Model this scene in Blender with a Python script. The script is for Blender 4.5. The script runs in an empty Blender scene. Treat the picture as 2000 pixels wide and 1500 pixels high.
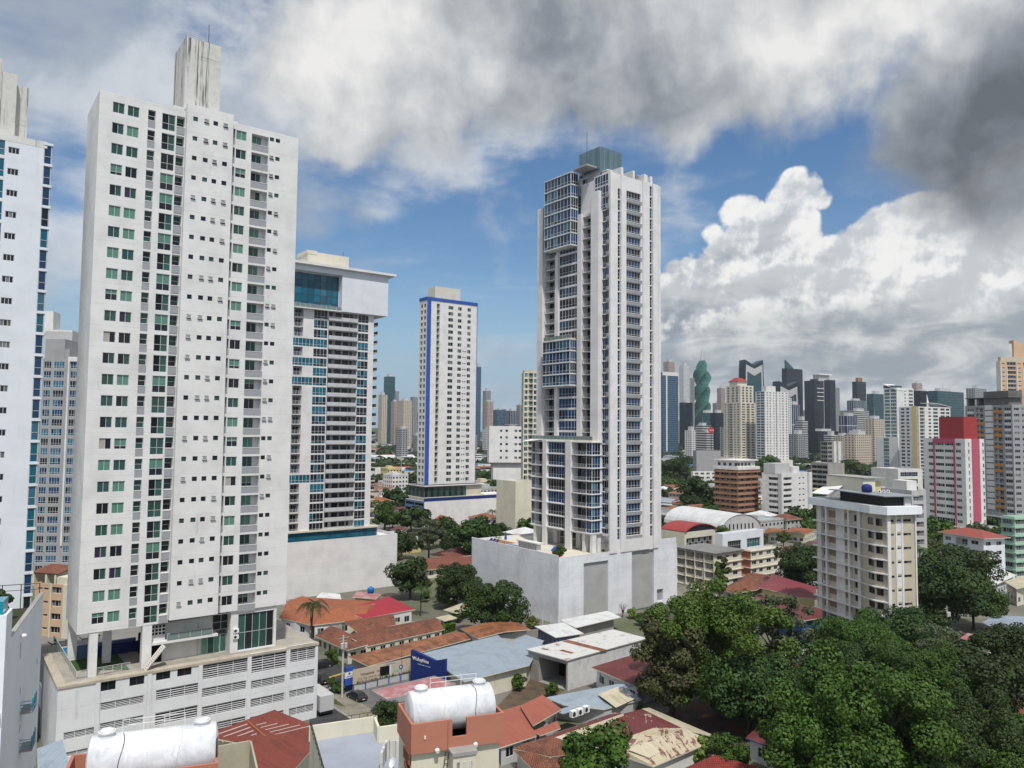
import bpy, math, random
from mathutils import Vector, Matrix
from mathutils.geometry import tessellate_polygon
C = bpy.context.scene
COL = C.collection
R = random.Random(7)
# ---------------------------------------------------------------- camera
CAMZ = 48.0; FPX = 1480.0
PITCH = math.radians(3.4); ROLL = math.radians(0.55)
_cp, _sp = math.cos(PITCH), math.sin(PITCH); _cr, _sr = math.cos(ROLL), math.sin(ROLL)
FW = Vector((0, _cp, _sp)); _u = Vector((0, -_sp, _cp)); _r = Vector((1, 0, 0))
RT = _r * _cr + _u * _sr; UP = _u * _cr - _r * _sr
CAM = Vector((0, 0, CAMZ))
cd = bpy.data.cameras.new('camera'); cam = bpy.data.objects.new('camera', cd); COL.objects.link(cam)
cd.sensor_width = 36; cd.sensor_fit = 'HORIZONTAL'; cd.lens = 36 * FPX / 2000
cd.clip_start = 0.5; cd.clip_end = 60000
mw = Matrix((RT, UP, -FW)).transposed().to_4x4(); mw.translation = CAM; cam.matrix_world = mw
C.camera = cam
def ray(px, py): return FW + RT * ((px - 1000) / FPX) - UP * ((py - 750) / FPX)
def at(px, py, Y):
    d = ray(px, py); return CAM + d * (Y / d.y)
def gz(px, py, z=0.0):
    d = ray(px, py); return CAM + d * ((z - CAMZ) / d.z)
def proj(p):
    d = Vector(p) - CAM; w = d.dot(FW)
    return (1000 + FPX * d.dot(RT) / w, 750 - FPX * d.dot(UP) / w, w)
# ---------------------------------------------------------------- light
C.view_settings.view_transform = 'Standard'; C.view_settings.look = 'None'
C.view_settings.exposure = 0.58; C.view_settings.gamma = 1
SUN_DIR = Vector((0.19, -0.70, 1.25)).normalized()
sl = bpy.data.lights.new('sun', 'SUN'); sun = bpy.data.objects.new('sun', sl); COL.objects.link(sun)
sl.energy = 2.5; sl.angle = math.radians(2); sl.color = (1, 0.965, 0.91)
sun.rotation_euler = SUN_DIR.to_track_quat('Z', 'Y').to_euler(); sun.location = (0, -50, 300)
C.cycles.max_bounces = 5; C.cycles.diffuse_bounces = 3; C.cycles.glossy_bounces = 3
C.cycles.transparent_max_bounces = 8; C.cycles.transmission_bounces = 2; C.cycles.volume_bounces = 0
C.cycles.caustics_reflective = False; C.cycles.caustics_refractive = False
C.cycles.sample_clamp_indirect = 6
# ---------------------------------------------------------------- sky with clouds
W = bpy.data.worlds.new('World'); C.world = W; W.use_nodes = True
class NT:
    def __init__(s, nt): s.t = nt; s.N = nt.nodes; s.L = nt.links
    def n(s, k, **kw):
        q = s.N.new('ShaderNode' + k)
        for a, b in kw.items(): setattr(q, a, b)
        return q
    def put(s, sock, v):
        if isinstance(v, E): s.L.new(v.s, sock)
        elif hasattr(v, 'is_output'): s.L.new(v, sock)
        else: sock.default_value = v
    def m(s, op, a, b=None, c=None, clamp=False):
        q = s.n('Math', operation=op, use_clamp=clamp); s.put(q.inputs[0], a)
        if b is not None: s.put(q.inputs[1], b)
        if c is not None: s.put(q.inputs[2], c)
        return E(s, q.outputs[0])
    def mix(s, f, a, b, mode='MIX'):
        q = s.n('Mix', data_type='RGBA', blend_type=mode); s.put(q.inputs[0], f)
        for i, v in ((6, a), (7, b)):
            s.put(q.inputs[i], v if not isinstance(v, tuple) else (*v[:3], 1))
        return q.outputs[2]
    def sm(s, x, lo, hi, to0=0.0, to1=1.0):
        q = s.n('MapRange', interpolation_type='SMOOTHSTEP'); s.put(q.inputs[0], x)
        for i, v in enumerate((lo, hi, to0, to1)): s.put(q.inputs[i + 1], v)
        return E(s, q.outputs[0])
    def noise(s, vec, scale, det=5, rough=.55, dist=0., sc3=None, loc=(0, 0, 0), rot=(0, 0, 0), flat=False):
        if sc3 or loc != (0, 0, 0) or rot != (0, 0, 0):
            k = s.n('Mapping'); s.put(k.inputs[0], vec); k.inputs[1].default_value = loc; k.inputs[2].default_value = rot
            k.inputs[3].default_value = sc3 or (1, 1, 1); vec = k.outputs[0]
        q = s.n('TexNoise', noise_dimensions='2D' if flat else '3D'); s.put(q.inputs['Vector'], vec)
        q.inputs['Scale'].default_value = scale; q.inputs['Detail'].default_value = det
        q.inputs['Roughness'].default_value = rough; q.inputs['Distortion'].default_value = dist
        return E(s, q.outputs[0])
class E:
    def __init__(s, k, sock): s.k = k; s.s = sock
    def __add__(s, o): return s.k.m('ADD', s, o)
    def __sub__(s, o): return s.k.m('SUBTRACT', s, o)
    def __mul__(s, o): return s.k.m('MULTIPLY', s, o)
    def __rsub__(s, o): return s.k.m('SUBTRACT', o, s)
    __radd__ = __add__; __rmul__ = __mul__
    def max(s, o): return s.k.m('MAXIMUM', s, o)
    def min(s, o): return s.k.m('MINIMUM', s, o)
    def cl(s): return s.k.m('ADD', s, 0.0, clamp=True)
def build_sky():
    W.node_tree.nodes.clear(); k = NT(W.node_tree)
    tc = k.n('TexCoord').outputs['Generated']
    sep = k.n('SeparateXYZ'); k.put(sep.inputs[0], tc)
    az = k.m('ARCTAN2', sep.outputs[0], sep.outputs[1]); el = k.m('ARCSINE', sep.outputs[2])
    X = az * 1.48; Y = el * 1.48
    cb = k.n('CombineXYZ'); k.put(cb.inputs[0], X); k.put(cb.inputs[1], Y); P = cb.outputs[0]
    def sk(px, py):
        d = ray(px, py).normalized(); return (math.atan2(d.x, d.y) * 1.48, math.asin(d.z) * 1.48)
    def warp(scale, amp):
        q = k.n('TexNoise', noise_dimensions='2D'); k.put(q.inputs['Vector'], P); q.inputs['Scale'].default_value = scale; q.inputs['Detail'].default_value = 4
        a = k.n('VectorMath', operation='SUBTRACT'); k.put(a.inputs[0], q.outputs['Color']); a.inputs[1].default_value = (.5, .5, .5)
        b = k.n('VectorMath', operation='MULTIPLY_ADD'); k.put(b.inputs[0], a.outputs[0]); b.inputs[1].default_value = (amp, amp, 0); k.put(b.inputs[2], P)
        return b.outputs[0]
    def nz(*a, **kw): return k.noise(*a, flat=True, **kw)
    PW = warp(4.5, .11)
    def blob(px, py, rx, ry, rot=0, vec=P):
        c = sk(px, py); q = k.n('Mapping', vector_type='TEXTURE'); k.put(q.inputs[0], vec)
        q.inputs[1].default_value = (c[0], c[1], 0); q.inputs[2].default_value = (0, 0, math.radians(rot))
        q.inputs[3].default_value = (rx / 1000, ry / 1000, 1)
        g = k.n('TexGradient', gradient_type='SPHERICAL'); k.put(g.inputs[0], q.outputs[0]); return E(k, g.outputs['Fac'])
    def union(bl, vec, px=False):
        o = None
        for b in bl:
            v = blob(b[0], b[1], b[2], b[3], b[4] if len(b) > 4 else 0, vec)
            if px: v = v * (min(b[2], b[3]) / 1000)
            o = v if o is None else o.max(v)
        return o
    sky = k.n('TexSky', sky_type='NISHITA'); sky.sun_disc = False
    sky.sun_elevation = math.asin(SUN_DIR.z); sky.sun_rotation = math.atan2(SUN_DIR.x, SUN_DIR.y)
    sky.air_density = 1.0; sky.dust_density = 0.6; sky.ozone_density = 2.0
    n1 = nz(P, 7, 7, .58); n2 = nz(PW, 3.2, 6, .56, loc=(3, 1, 0))
    # the blue itself, in units of the final background
    base = k.n('VectorMath', operation='SCALE'); k.put(base.inputs[0], sky.outputs[0]); base.inputs['Scale'].default_value = SKY_S
    hs = k.n('HueSaturation'); k.put(hs.inputs['Color'], base.outputs[0]); hs.inputs['Saturation'].default_value = 1.22; base = hs
    hz = k.sm(Y, -.02, .34)
    col = k.mix(hz, (.34, .52, .70), base.outputs[0])
    # thin veils: the left of the view and low streaks
    st = nz(P, 1.0, 6, .6, .15, sc3=(2.2, 6.5, 1), rot=(0, 0, .35))
    veil = union([(150, 60, 760, 420, -12), (420, 330, 520, 240, 20), (80, 520, 300, 260), (820, 320, 300, 120, 15)], PW)
    vd = k.sm(veil + (st - .5) * 2.0 + (n1 - .5) * .6, .04, .85) * .86
    low = nz(P, 1.0, 5, .6, .2, sc3=(1.6, 11, 1), loc=(1.3, .2, 0))
    ld = k.sm(low, .45, .75) * k.sm(Y, .0, .12) * k.sm(Y, .46, .16) * .55
    wisp = k.sm(st, .56, .8) * .34
    vd = vd.max(ld).max(wisp)
    vcol = k.mix(k.sm(n2, .35, .68), (.44, .50, .58), (.80, .83, .86))
    col = k.mix(vd, col, vcol)
    # heaped clouds to the right
    cum = [(1560, 372, 66, 58), (1598, 385, 42, 40), (1520, 400, 45, 55), (1545, 440, 70, 70), (1455, 425, 70, 60), (1500, 490, 120, 100),
           (1410, 480, 70, 60), (1360, 530, 90, 60), (1300, 590, 110, 75), (1480, 580, 230, 120), (1690, 455, 70, 46), (1740, 470, 90, 70),
           (1850, 500, 230, 130), (1640, 560, 170, 110), (1780, 600, 400, 150), (2100, 480, 250, 200), (1250, 640, 120, 60), (2500, 500, 400, 250)]
    v1 = k.n('TexVoronoi', feature='F1', voronoi_dimensions='2D'); k.put(v1.inputs['Vector'], P); v1.inputs['Scale'].default_value = 17
    v1.inputs['Detail'].default_value = 3; v1.inputs['Roughness'].default_value = .55
    v1.normalize = True
    vor = E(k, v1.outputs['Distance'])
    U = union(cum, P, True)
    fld = U + (-.014) + ((n1 - .5) * .06 - (vor - .33) * .075) * k.sm(U, 0, .045)
    cden = k.sm(fld, .002, .012)
    n1b = nz(P, 7, 7, .58, loc=(.022, -.03, 0))
    v2 = k.n('TexVoronoi', feature='F1', voronoi_dimensions='2D'); mp = k.n('Mapping'); k.put(mp.inputs[0], P); mp.inputs[1].default_value = (.006, -.012, 0)
    k.put(v2.inputs['Vector'], mp.outputs[0])
    for nm, v in (('Scale', 17), ('Detail', 3), ('Roughness', .55)): v2.inputs[nm].default_value = v
    v2.normalize = True
    relief = (n1 - n1b) * 1.5 + (E(k, v2.outputs['Distance']) - vor) * 1.0
    hgt = Y + (X - .5) * -.02
    shade = k.sm(hgt + relief * .40 + (n1 - .5) * .14, .15, .36)
    grey = k.mix(k.sm(nz(P, 1.0, 5, .55, .3, sc3=(2.6, 9, 1), loc=(.4, 2, 0)) + (Y - .2) * .9, .36, .66), (.31, .36, .42), (.66, .685, .71))
    lit = k.mix(k.sm(relief, -.28, .22), (.62, .66, .72), (1.02, 1.02, 1.0))
    ccol = k.mix(shade, grey, lit)
    col = k.mix(cden, col, ccol)
    # low grey layers under them
    bank = union([(1750, 710, 620, 110), (1450, 740, 330, 80), (2100, 720, 500, 150), (1650, 800, 700, 70)], PW)
    bn = nz(P, 1.0, 6, .6, .4, sc3=(5, 17, 1), loc=(.1, .5, 0))
    bd = k.sm(bank + (bn - .5) * .55, .06, .30) * .93
    bcol = k.mix(k.sm(bn + (n1 - n1b) * .6, .34, .74), (.36, .41, .46), (.80, .81, .80))
    col = k.mix(bd * k.sm(Y, .30, .17), col, bcol)
    # the big dark sheet overhead
    big = union([(1280, 55, 720, 250, -4), (1990, 150, 320, 232, 12), (760, 130, 330, 200, 10), (1600, -250, 1500, 420), (2300, 160, 560, 270), (690, 250, 170, 70, 15)], PW)
    edge = big + (n2 - .5) * .50 + (n1 - .5) * .42
    sd = k.sm(edge, .10, .40)
    dark = union([(1950, 250, 420, 170, 12)], PW) * .85 + union([(1330, 215, 480, 120, -6), (1100, 10, 420, 110, -8)], PW) * .22
    warm = union([(720, 130, 330, 230, 20), (1560, 110, 330, 130, -25), (1700, 40, 330, 110)], PW)
    n1c = nz(PW, 3.2, 6, .56, loc=(3.03, .955, 0))
    b = .60 + (n2 - n1c) * .9 + (n1 - .5) * .55 + warm * .42 - dark * .60 - (sd - .5) * .12
    q = k.n('ValToRGB'); k.put(q.inputs[0], b.cl()); cr = q.color_ramp
    cr.elements[0].position = .05; cr.elements[0].color = (.15, .165, .185, 1)
    cr.elements[1].position = .95; cr.elements[1].color = (.97, .96, .94, 1)
    for p_, c_ in ((.35, (.30, .33, .37)), (.6, (.55, .575, .60))):
        e = cr.elements.new(p_); e.color = (*c_, 1)
    col = k.mix(sd * .97, col, q.outputs[0])
    back = k.sm(k.m('ABSOLUTE', X), 1.1, 1.6).max(k.sm(Y, .95, 1.3)) * k.sm(Y, -.01, .03)  # unseen clouds added behind and overhead to whiten the blue ambient light
    col = k.mix(back * k.sm(n2 + (n1 - .5) * .4, .34, .52) * .9, col, k.mix(k.sm(n1, .35, .65), (.50, .52, .55), (.92, .92, .91)))
    bg = k.n('Background'); k.put(bg.inputs[0], col); bg.inputs[1].default_value = SKY_G
    out = k.n('OutputWorld'); k.L.new(bg.outputs[0], out.inputs[0])
SKY_S = 0.12; SKY_G = 0.60
build_sky()
W.cycles.sampling_method = 'MANUAL'; W.cycles.sample_map_resolution = 512
# ================================================================ materials
MATS = {}
def mat(name, col, rough=.7, spec=.3, metal=0., f=None, emit=None):
    if name in MATS: return MATS[name]
    m = bpy.data.materials.new(name); m.use_nodes = True; MATS[name] = m
    b = m.node_tree.nodes['Principled BSDF']; b.inputs['Base Color'].default_value = (*col, 1)
    b.inputs['Roughness'].default_value = rough; b.inputs['Specular IOR Level'].default_value = spec; b.inputs['Metallic'].default_value = metal
    if f:
        k = NT(m.node_tree); f(k, b)
    return m
def lc(c, k): return tuple(min(1, x * k) for x in c)
def hexc(h):
    r = [int(h[i:i + 2], 16) / 255 for i in (0, 2, 4)]
    return tuple(x / 12.92 if x < .04045 else ((x + .055) / 1.055) ** 2.4 for x in r)
def objc(k): return k.n('TexCoord').outputs['Object']
def uvc(k): return k.n('TexCoord').outputs['UV']
def paint(name, col, dirt=.25, streak=.35, dcol=(.16, .15, .13), rough=.75, sc=1., joints=None):
    def f(k, b):
        P = objc(k)
        big = k.noise(P, .22 * sc, 5, .62)
        fine = k.noise(P, 2.2 * sc, 4, .6)
        st = k.noise(P, 1.0, 4, .65, sc3=(1.6 * sc, 1.6 * sc, .05 * sc))
        c = k.mix(k.sm(big, .35, .75), col, lc(col, 1 - .28 * dirt - .02))
        c = k.mix(k.sm(fine, .5, .85) * (dirt * .5), c, lc(col, .72))
        c = k.mix(k.sm(st, .56, .80) * k.sm(big, .38, .70) * streak, c, dcol)
        if joints:
            sp = k.n('SeparateXYZ'); k.put(sp.inputs[0], P); j = None
            for ax, pitch in ((2, joints[0]), (0, joints[1]), (1, joints[1])):
                if not pitch: continue
                fr = k.m('ABSOLUTE', k.m('FRACT', E(k, sp.outputs[ax]) * (1 / pitch)) - .5); q = k.m('GREATER_THAN', fr, .5 - .045 / pitch); j = q if j is None else j.max(q)
            c = k.mix(j * fine * .5, c, lc(col, .55))
        k.put(b.inputs['Base Color'], c)
    return mat(name, col, rough, .3, f=f)
def glass(name, col, rough=.06, spec=.38, var=.3):
    def f(k, b):
        g = k.n('NewGeometry').outputs['Random Per Island']
        c = k.mix(E(k, g), lc(col, 1 - var), lc(col, 1 + var)); k.put(b.inputs['Base Color'], c)
        n = k.noise(objc(k), .5, 2, .5); bp = k.n('Bump'); bp.inputs['Strength'].default_value = .04; k.put(bp.inputs['Height'], n); k.L.new(bp.outputs[0], b.inputs['Normal'])
    return mat(name, col, rough, spec, f=f)
def corrug(name, col, col2, patch=.5, pitch=.35, rough=.55, lo=.45, hi=.65, psc=.35, streak=True, bump=.35):
    """sheet roof: ribs run down the slope (v of the UV map), patches of col2"""
    def f(k, b):
        U = uvc(k)
        n = k.noise(U, psc, 6, .68, .3); s = k.noise(U, 1.0, 4, .6, sc3=(2.2, .12, 1)); fi = k.noise(U, 3.5, 3, .6)
        mask = k.sm(n + (s - .5) * (.55 if streak else 0.) + (fi - .5) * .2, lo, hi) * patch
        c = k.mix(mask, col, col2)
        c = k.mix(k.sm(s, .35, .8) * .35, c, lc(col, .62))
        w = k.n('TexWave', wave_type='BANDS', bands_direction='X'); k.put(w.inputs[0], U); w.inputs['Scale'].default_value = .314 / pitch
        c = k.mix(E(k, w.outputs['Fac']) * .16, c, lc(col, .5))
        k.put(b.inputs['Base Color'], c)
        bp = k.n('Bump'); bp.inputs['Strength'].default_value = bump; bp.inputs['Distance'].default_value = .06
        k.put(bp.inputs['Height'], w.outputs['Fac']); k.L.new(bp.outputs[0], b.inputs['Normal'])
    return mat(name, col, rough, .3, f=f)
def tiles(name, col, col2, col3, rough=.8, mossy=.5):
    def f(k, b):
        U = uvc(k)
        br = k.n('TexBrick'); k.put(br.inputs['Vector'], U); br.offset = .5
        for nm, v in (('Scale', 1.0), ('Mortar Size', .03), ('Brick Width', .30), ('Row Height', .38), ('Bias', 0.)): br.inputs[nm].default_value = v
        br.inputs['Color1'].default_value = (*col, 1); br.inputs['Color2'].default_value = (*col2, 1); br.inputs['Mortar'].default_value = (*lc(col, .35), 1)
        n = k.noise(U, .28, 6, .7); n2 = k.noise(U, 1.6, 5, .7)
        c = k.mix(k.sm(n + (n2 - .5) * .7, .42, .68) * mossy, br.outputs['Color'], col3)
        k.put(b.inputs['Base Color'], c)
        w = k.n('TexWave', wave_type='BANDS', bands_direction='X'); k.put(w.inputs[0], U); w.inputs['Scale'].default_value = .314 / .3
        bp = k.n('Bump'); bp.inputs['Strength'].default_value = .5; bp.inputs['Distance'].default_value = .08
        k.put(bp.inputs['Height'], w.outputs['Fac']); k.L.new(bp.outputs[0], b.inputs['Normal'])
    return mat(name, col, rough, .25, f=f)
def ground_mat(name, col, col2, sc=.2, rough=.9, lo=.4, hi=.65, det=7, col3=None):
    def f(k, b):
        P = objc(k); n = k.noise(P, sc, det, .65, .3); n2 = k.noise(P, sc * 9, 5, .65)
        c = k.mix(k.sm(n + (n2 - .5) * .4, lo, hi), col, col2)
        if col3: c = k.mix(k.sm(k.noise(P, sc * .45, 5, .6, loc=(9, 4, 0)), .5, .62), c, col3)
        k.put(b.inputs['Base Color'], c)
    return mat(name, col, rough, .2, f=f)
def leafmat(name, c1, c2, c3):
    def f(k, b):
        g = E(k, k.n('NewGeometry').outputs['Random Per Island']); oi = E(k, k.n('ObjectInfo').outputs['Random'])
        c = k.mix(g, c1, c2); c = k.mix(k.sm(g, .80, 1.0) * .7, c, c3)
        n = k.noise(objc(k), .30, 3, .5); c = k.mix(k.sm(n, .45, .65) * .55, c, lc(c2, 1.25))
        h = k.n('HueSaturation'); k.put(h.inputs['Color'], c)
        k.put(h.inputs['Hue'], oi * .03 + .485); k.put(h.inputs['Value'], oi * .5 + .78); k.L.new(h.outputs[0], b.inputs['Base Color'])
        b.inputs['Subsurface Weight'].default_value = 0
    return mat(name, c1, .6, .25, f=f)
# wall paints
P_WHITE = paint('white_paint', (.73, .725, .71), .55, .6, (.34, .33, .31), joints=(3.13, 0))
P_WHITE2 = paint('white_paint_soiled', (.70, .69, .66), .7, .9)
def _stain(k, b):
    P = objc(k); st = k.noise(P, 1.0, 5, .7, sc3=(1.3, 1.3, .035)); st2 = k.noise(P, 1.0, 4, .65, sc3=(.35, .35, .06), loc=(3, 1, 0)); bl = k.noise(P, 1.2, 6, .7); ho = k.noise(P, 1.0, 3, .6, sc3=(.15, .15, 1.6))
    c = k.mix(k.sm(bl, .4, .7) * .35, (.60, .59, .55), (.40, .39, .36)); c = k.mix(k.sm(ho, .60, .70) * .35, c, (.2, .2, .19))
    c = k.mix(k.sm(st, .50, .60) * k.sm(st2, .44, .56) * .9, c, (.05, .05, .048)); k.put(b.inputs['Base Color'], c)
P_STAINED = mat('streaked_concrete_paint', (.56, .55, .52), .8, .3, f=_stain)
P_PODIUM = paint('podium_paint', (.72, .725, .735), .5, .9, (.2, .19, .18), joints=(3., 0))
P_PODC = paint('streaked_podium_paint', (.74, .76, .79), .6, .9, (.36, .36, .37), joints=(1.5, 3.2))
P_PINKWHITE = paint('pale_wall_paint', (.74, .725, .72), .5, .45, (.4, .38, .37), joints=(3.05, 0))
P_BLUEWHITE = paint('blue_white_paint', (.83, .87, .91), .3, .5, (.3, .33, .36))
P_COOL = paint('cool_white_paint', (.70, .73, .78), .3, .35)
P_CREAM = paint('cream_paint', (.68, .65, .52), .5, .7)
P_BEIGE = paint('beige_paint', (.55, .49, .38), .5, .5)
P_BEIGE2 = paint('light_beige_paint', (.64, .60, .50), .4, .4)
P_TAN = paint('tan_paint', (.60, .42, .28), .4, .4)
P_GREY = paint('grey_paint', (.34, .34, .35), .4, .4)
P_LGREY = paint('light_grey_paint', (.50, .50, .50), .5, .5)
P_CONC = paint('raw_concrete', (.36, .35, .33), 1., .8)
P_YELL = paint('yellow_paint', (.62, .52, .24), .4, .4)
P_TERRA = paint('terracotta_paint', (.44, .18, .12), .35, .45, (.2, .09, .06))
P_RED = paint('dark_red_paint', (.35, .045, .05), .3, .3)
P_PINK = paint('crimson_paint', (.45, .10, .16), .2, .2)
P_BRICK = paint('brown_brick_paint', (.36, .20, .13), .5, .6)
P_NAVY = paint('navy_paint', (.010, .028, .16), .2, .1)
P_ROYAL = paint('royal_blue_paint', (.03, .09, .38), .2, .2)
P_SLATE = paint('slate_blue_paint', (.10, .16, .30), .3, .4)
P_ORANGE = paint('orange_paint', (.62, .25, .04), .2, .2)
P_YELLOW2 = paint('pale_yellow_paint', (.72, .56, .25), .2, .2)
P_GREEN = paint('pale_green_paint', (.34, .50, .40), .4, .4)
P_BALC = paint('grey_white_parapet_paint', (.56, .57, .58), .5, .5)
P_PANEL = paint('balcony_panel_grey', (.33, .34, .36), .8, .5)
P_TILEW = paint('grey_sheet_wall', (.40, .40, .39), .6, .6)
# glazing
G_DARK = glass('dark_glass', (.012, .015, .02))
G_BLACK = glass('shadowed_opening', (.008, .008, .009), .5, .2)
G_GREEN = glass('green_glass', (.03, .085, .07))
G_GREENL = glass('green_blind', (.10, .24, .18), .25, .5, .15)
G_TEAL = glass('teal_glass', (.008, .11, .17))
G_BLUE = glass('blue_glass', (.008, .045, .12))
G_BLUEL = glass('light_blue_glass', (.04, .13, .20))
G_TEALB = glass('bright_teal_glass', (.01, .22, .30), .12)
G_GREY = glass('grey_curtain_glass', (.16, .17, .17), .3)
G_CURT = glass('pale_curtain', (.45, .43, .38), .5)
G_PURP = glass('purple_curtain', (.04, .02, .07), .4)
G_CLEAR = glass('rail_glass', (.16, .22, .21), .1)
FR = mat('aluminium_frame', (.55, .56, .56), .45, .4)
FRD = mat('dark_frame', (.06, .065, .07), .45, .4)
FRW = mat('white_frame', (.75, .75, .74), .5, .4)
STEEL = mat('galvanised_steel', (.38, .39, .40), .4, .5, .6)
DKSTEEL = mat('dark_steel', (.05, .05, .055), .5, .4, .3)
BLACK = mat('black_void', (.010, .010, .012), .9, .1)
WHITE = mat('plain_white', (.78, .78, .77), .5, .4)
# ================================================================ builders
class MB:
    def __init__(s): s.v = []; s.f = []; s.mi = []; s.mats = []; s.uv = []
    def mid(s, m):
        if m not in s.mats: s.mats.append(m)
        return s.mats.index(m)
    def face(s, pts, m, uv=None):
        n = len(s.v); s.v += [tuple(p) for p in pts]; s.f.append(tuple(range(n, n + len(pts)))); s.mi.append(s.mid(m))
        s.uv.append(uv or [(0, 0)] * len(pts))
    def ob(s, o, a, b, c, m, skip=''):
        """box from corner o and edge vectors a, b, c (right handed)"""
        o, a, b, c = map(Vector, (o, a, b, c)); p = [o, o + a, o + a + b, o + b, o + c, o + a + c, o + a + b + c, o + b + c]
        for nm, q in (('-c', (0, 3, 2, 1)), ('+c', (4, 5, 6, 7)), ('-b', (0, 1, 5, 4)), ('+b', (2, 3, 7, 6)), ('-a', (3, 0, 4, 7)), ('+a', (1, 2, 6, 5))):
            if nm in skip: continue
            P = [p[i] for i in q]; l1 = (P[1] - P[0]).length; l2 = (P[3] - P[0]).length
            s.face(P, m, [(0, 0), (l1, 0), (l1, l2), (0, l2)])
        return s
    def box(s, x0, y0, z0, x1, y1, z1, m, skip=''):
        return s.ob((x0, y0, z0), (x1 - x0, 0, 0), (0, y1 - y0, 0), (0, 0, z1 - z0), m, skip)
    def bar(s, p, q, r, m, n=6, r2=None, caps=True):
        p, q = Vector(p), Vector(q); d = (q - p); L = d.length
        if L < 1e-6: return s
        d /= L; x = d.orthogonal().normalized(); y = d.cross(x); r2 = r if r2 is None else r2
        A = [p + (x * math.cos(t) + y * math.sin(t)) * r for t in [2 * math.pi * i / n for i in range(n)]]
        B = [q + (x * math.cos(t) + y * math.sin(t)) * r2 for t in [2 * math.pi * i / n for i in range(n)]]
        for i in range(n):
            j = (i + 1) % n; s.face([A[i], A[j], B[j], B[i]], m)
        if caps: s.face(A[::-1], m); s.face(B, m)
        return s
    def plane(s, pts, m, thick=.14, under=None):
        """a roof plane: top face with a UV in metres (v down the slope), a skirt and an underside"""
        pts = [Vector(p) for p in pts]; nrm = Vector((0, 0, 0))
        for i in range(len(pts)): nrm += (pts[i] - pts[0]).cross(pts[(i + 1) % len(pts)] - pts[0])
        if nrm.z < 0: pts = pts[::-1]; nrm = -nrm
        nrm.normalize(); dn = Vector((nrm.x, nrm.y, 0))
        if dn.length < .02: dn = (pts[1] - pts[0]).cross(Vector((0, 0, 1)))
        dn.normalize(); ux = Vector((-dn.y, dn.x, 0)); vx = nrm.cross(ux)
        uv = [(p.dot(ux), p.dot(vx)) for p in pts]; dz = Vector((0, 0, thick)); low = [p - dz for p in pts]
        tr = [(0, 1, 2)] if len(pts) == 3 else tessellate_polygon([[Vector((p.x, p.y, 0)) for p in pts]])
        for t in tr:
            i, j, k = t
            if (pts[j] - pts[i]).cross(pts[k] - pts[i]).z < 0: j, k = k, j
            s.face([pts[i], pts[j], pts[k]], m, [uv[i], uv[j], uv[k]]); s.face([low[i], low[k], low[j]], under or m, [uv[i], uv[k], uv[j]])
        for i in range(len(pts)):
            j = (i + 1) % len(pts); s.face([low[i], low[j], pts[j], pts[i]], under or m)
        return s
    def prism(s, pts, z0, z1, m, top=None, cap=True):
        pts = [Vector((p[0], p[1], 0)) for p in pts]
        ar = sum(pts[i].x * pts[(i + 1) % len(pts)].y - pts[(i + 1) % len(pts)].x * pts[i].y for i in range(len(pts)))
        if ar < 0: pts = pts[::-1]
        a = [Vector((p.x, p.y, z0)) for p in pts]; b = [Vector((p.x, p.y, z1)) for p in pts]; u = 0
        for i in range(len(pts)):
            j = (i + 1) % len(pts); L = (a[j] - a[i]).length
            s.face([a[i], a[j], b[j], b[i]], m, [(u, z0), (u + L, z0), (u + L, z1), (u, z1)]); u += L
        if cap: s.face(b, top or m, [(p.x, p.y) for p in b]); s.face(a[::-1], m, [(p.x, p.y) for p in a[::-1]])
        return s
    def lathe(s, prof, m, n=16, c=(0, 0, 0)):
        c = Vector(c)
        for i in range(len(prof) - 1):
            (r0, z0), (r1, z1) = prof[i], prof[i + 1]
            for j in range(n):
                t0, t1 = 2 * math.pi * j / n, 2 * math.pi * (j + 1) / n
                P = [c + Vector((r * math.cos(t), r * math.sin(t), z)) for r, t, z in ((r0, t0, z0), (r0, t1, z0), (r1, t1, z1), (r1, t0, z1))]
                s.face(P, m)
        return s
    def mesh(s, name):
        me = bpy.data.meshes.new(name); me.from_pydata(s.v, [], s.f)
        for m in s.mats: me.materials.append(m)
        me.polygons.foreach_set('material_index', s.mi)
        ul = me.uv_layers.new(name='UVMap'); fl = [c for f in s.uv for p in f for c in p]; ul.data.foreach_set('uv', fl)
        return me
    def obj(s, name, parent=None, smooth=False, merge=False):
        me = s.mesh(name)
        if merge or smooth:
            import bmesh
            bm = bmesh.new(); bm.from_mesh(me); bmesh.ops.remove_doubles(bm, verts=bm.verts, dist=1e-4); bm.to_mesh(me); bm.free()
        if smooth: me.polygons.foreach_set('use_smooth', [True] * len(me.polygons))
        o = bpy.data.objects.new(name, me); COL.objects.link(o); o.parent = parent
        return o
def tag(o, label=None, cat=None, group=None, kind=None):
    for a, b in (('label', label), ('category', cat), ('group', group), ('kind', kind)):
        if b: o[a] = b
    return o
def thing(name, label, cat, loc=(0, 0, 0), rz=0, group=None):
    o = bpy.data.objects.new(name, None); COL.objects.link(o); o.location = loc; o.rotation_euler = (0, 0, rz); o.empty_display_size = .5
    return tag(o, label, cat, group)
def dup(root, loc, rz=0, label=None, group=None, scale=None, cat=None, mats=None):
    def cp(o, par):
        c = o.copy(); COL.objects.link(c); c.parent = par
        if mats and o.type == 'MESH':
            for sl in c.material_slots:
                if sl.material in mats: nm = mats[sl.material]; sl.link = 'OBJECT'; sl.material = nm
        for ch in o.children: cp(ch, c)
        return c
    c = cp(root, None); c.location = loc; c.rotation_euler = (0, 0, rz)
    if scale: c.scale = scale if not isinstance(scale, (int, float)) else (scale,) * 3
    return tag(c, label, cat, group)
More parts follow.
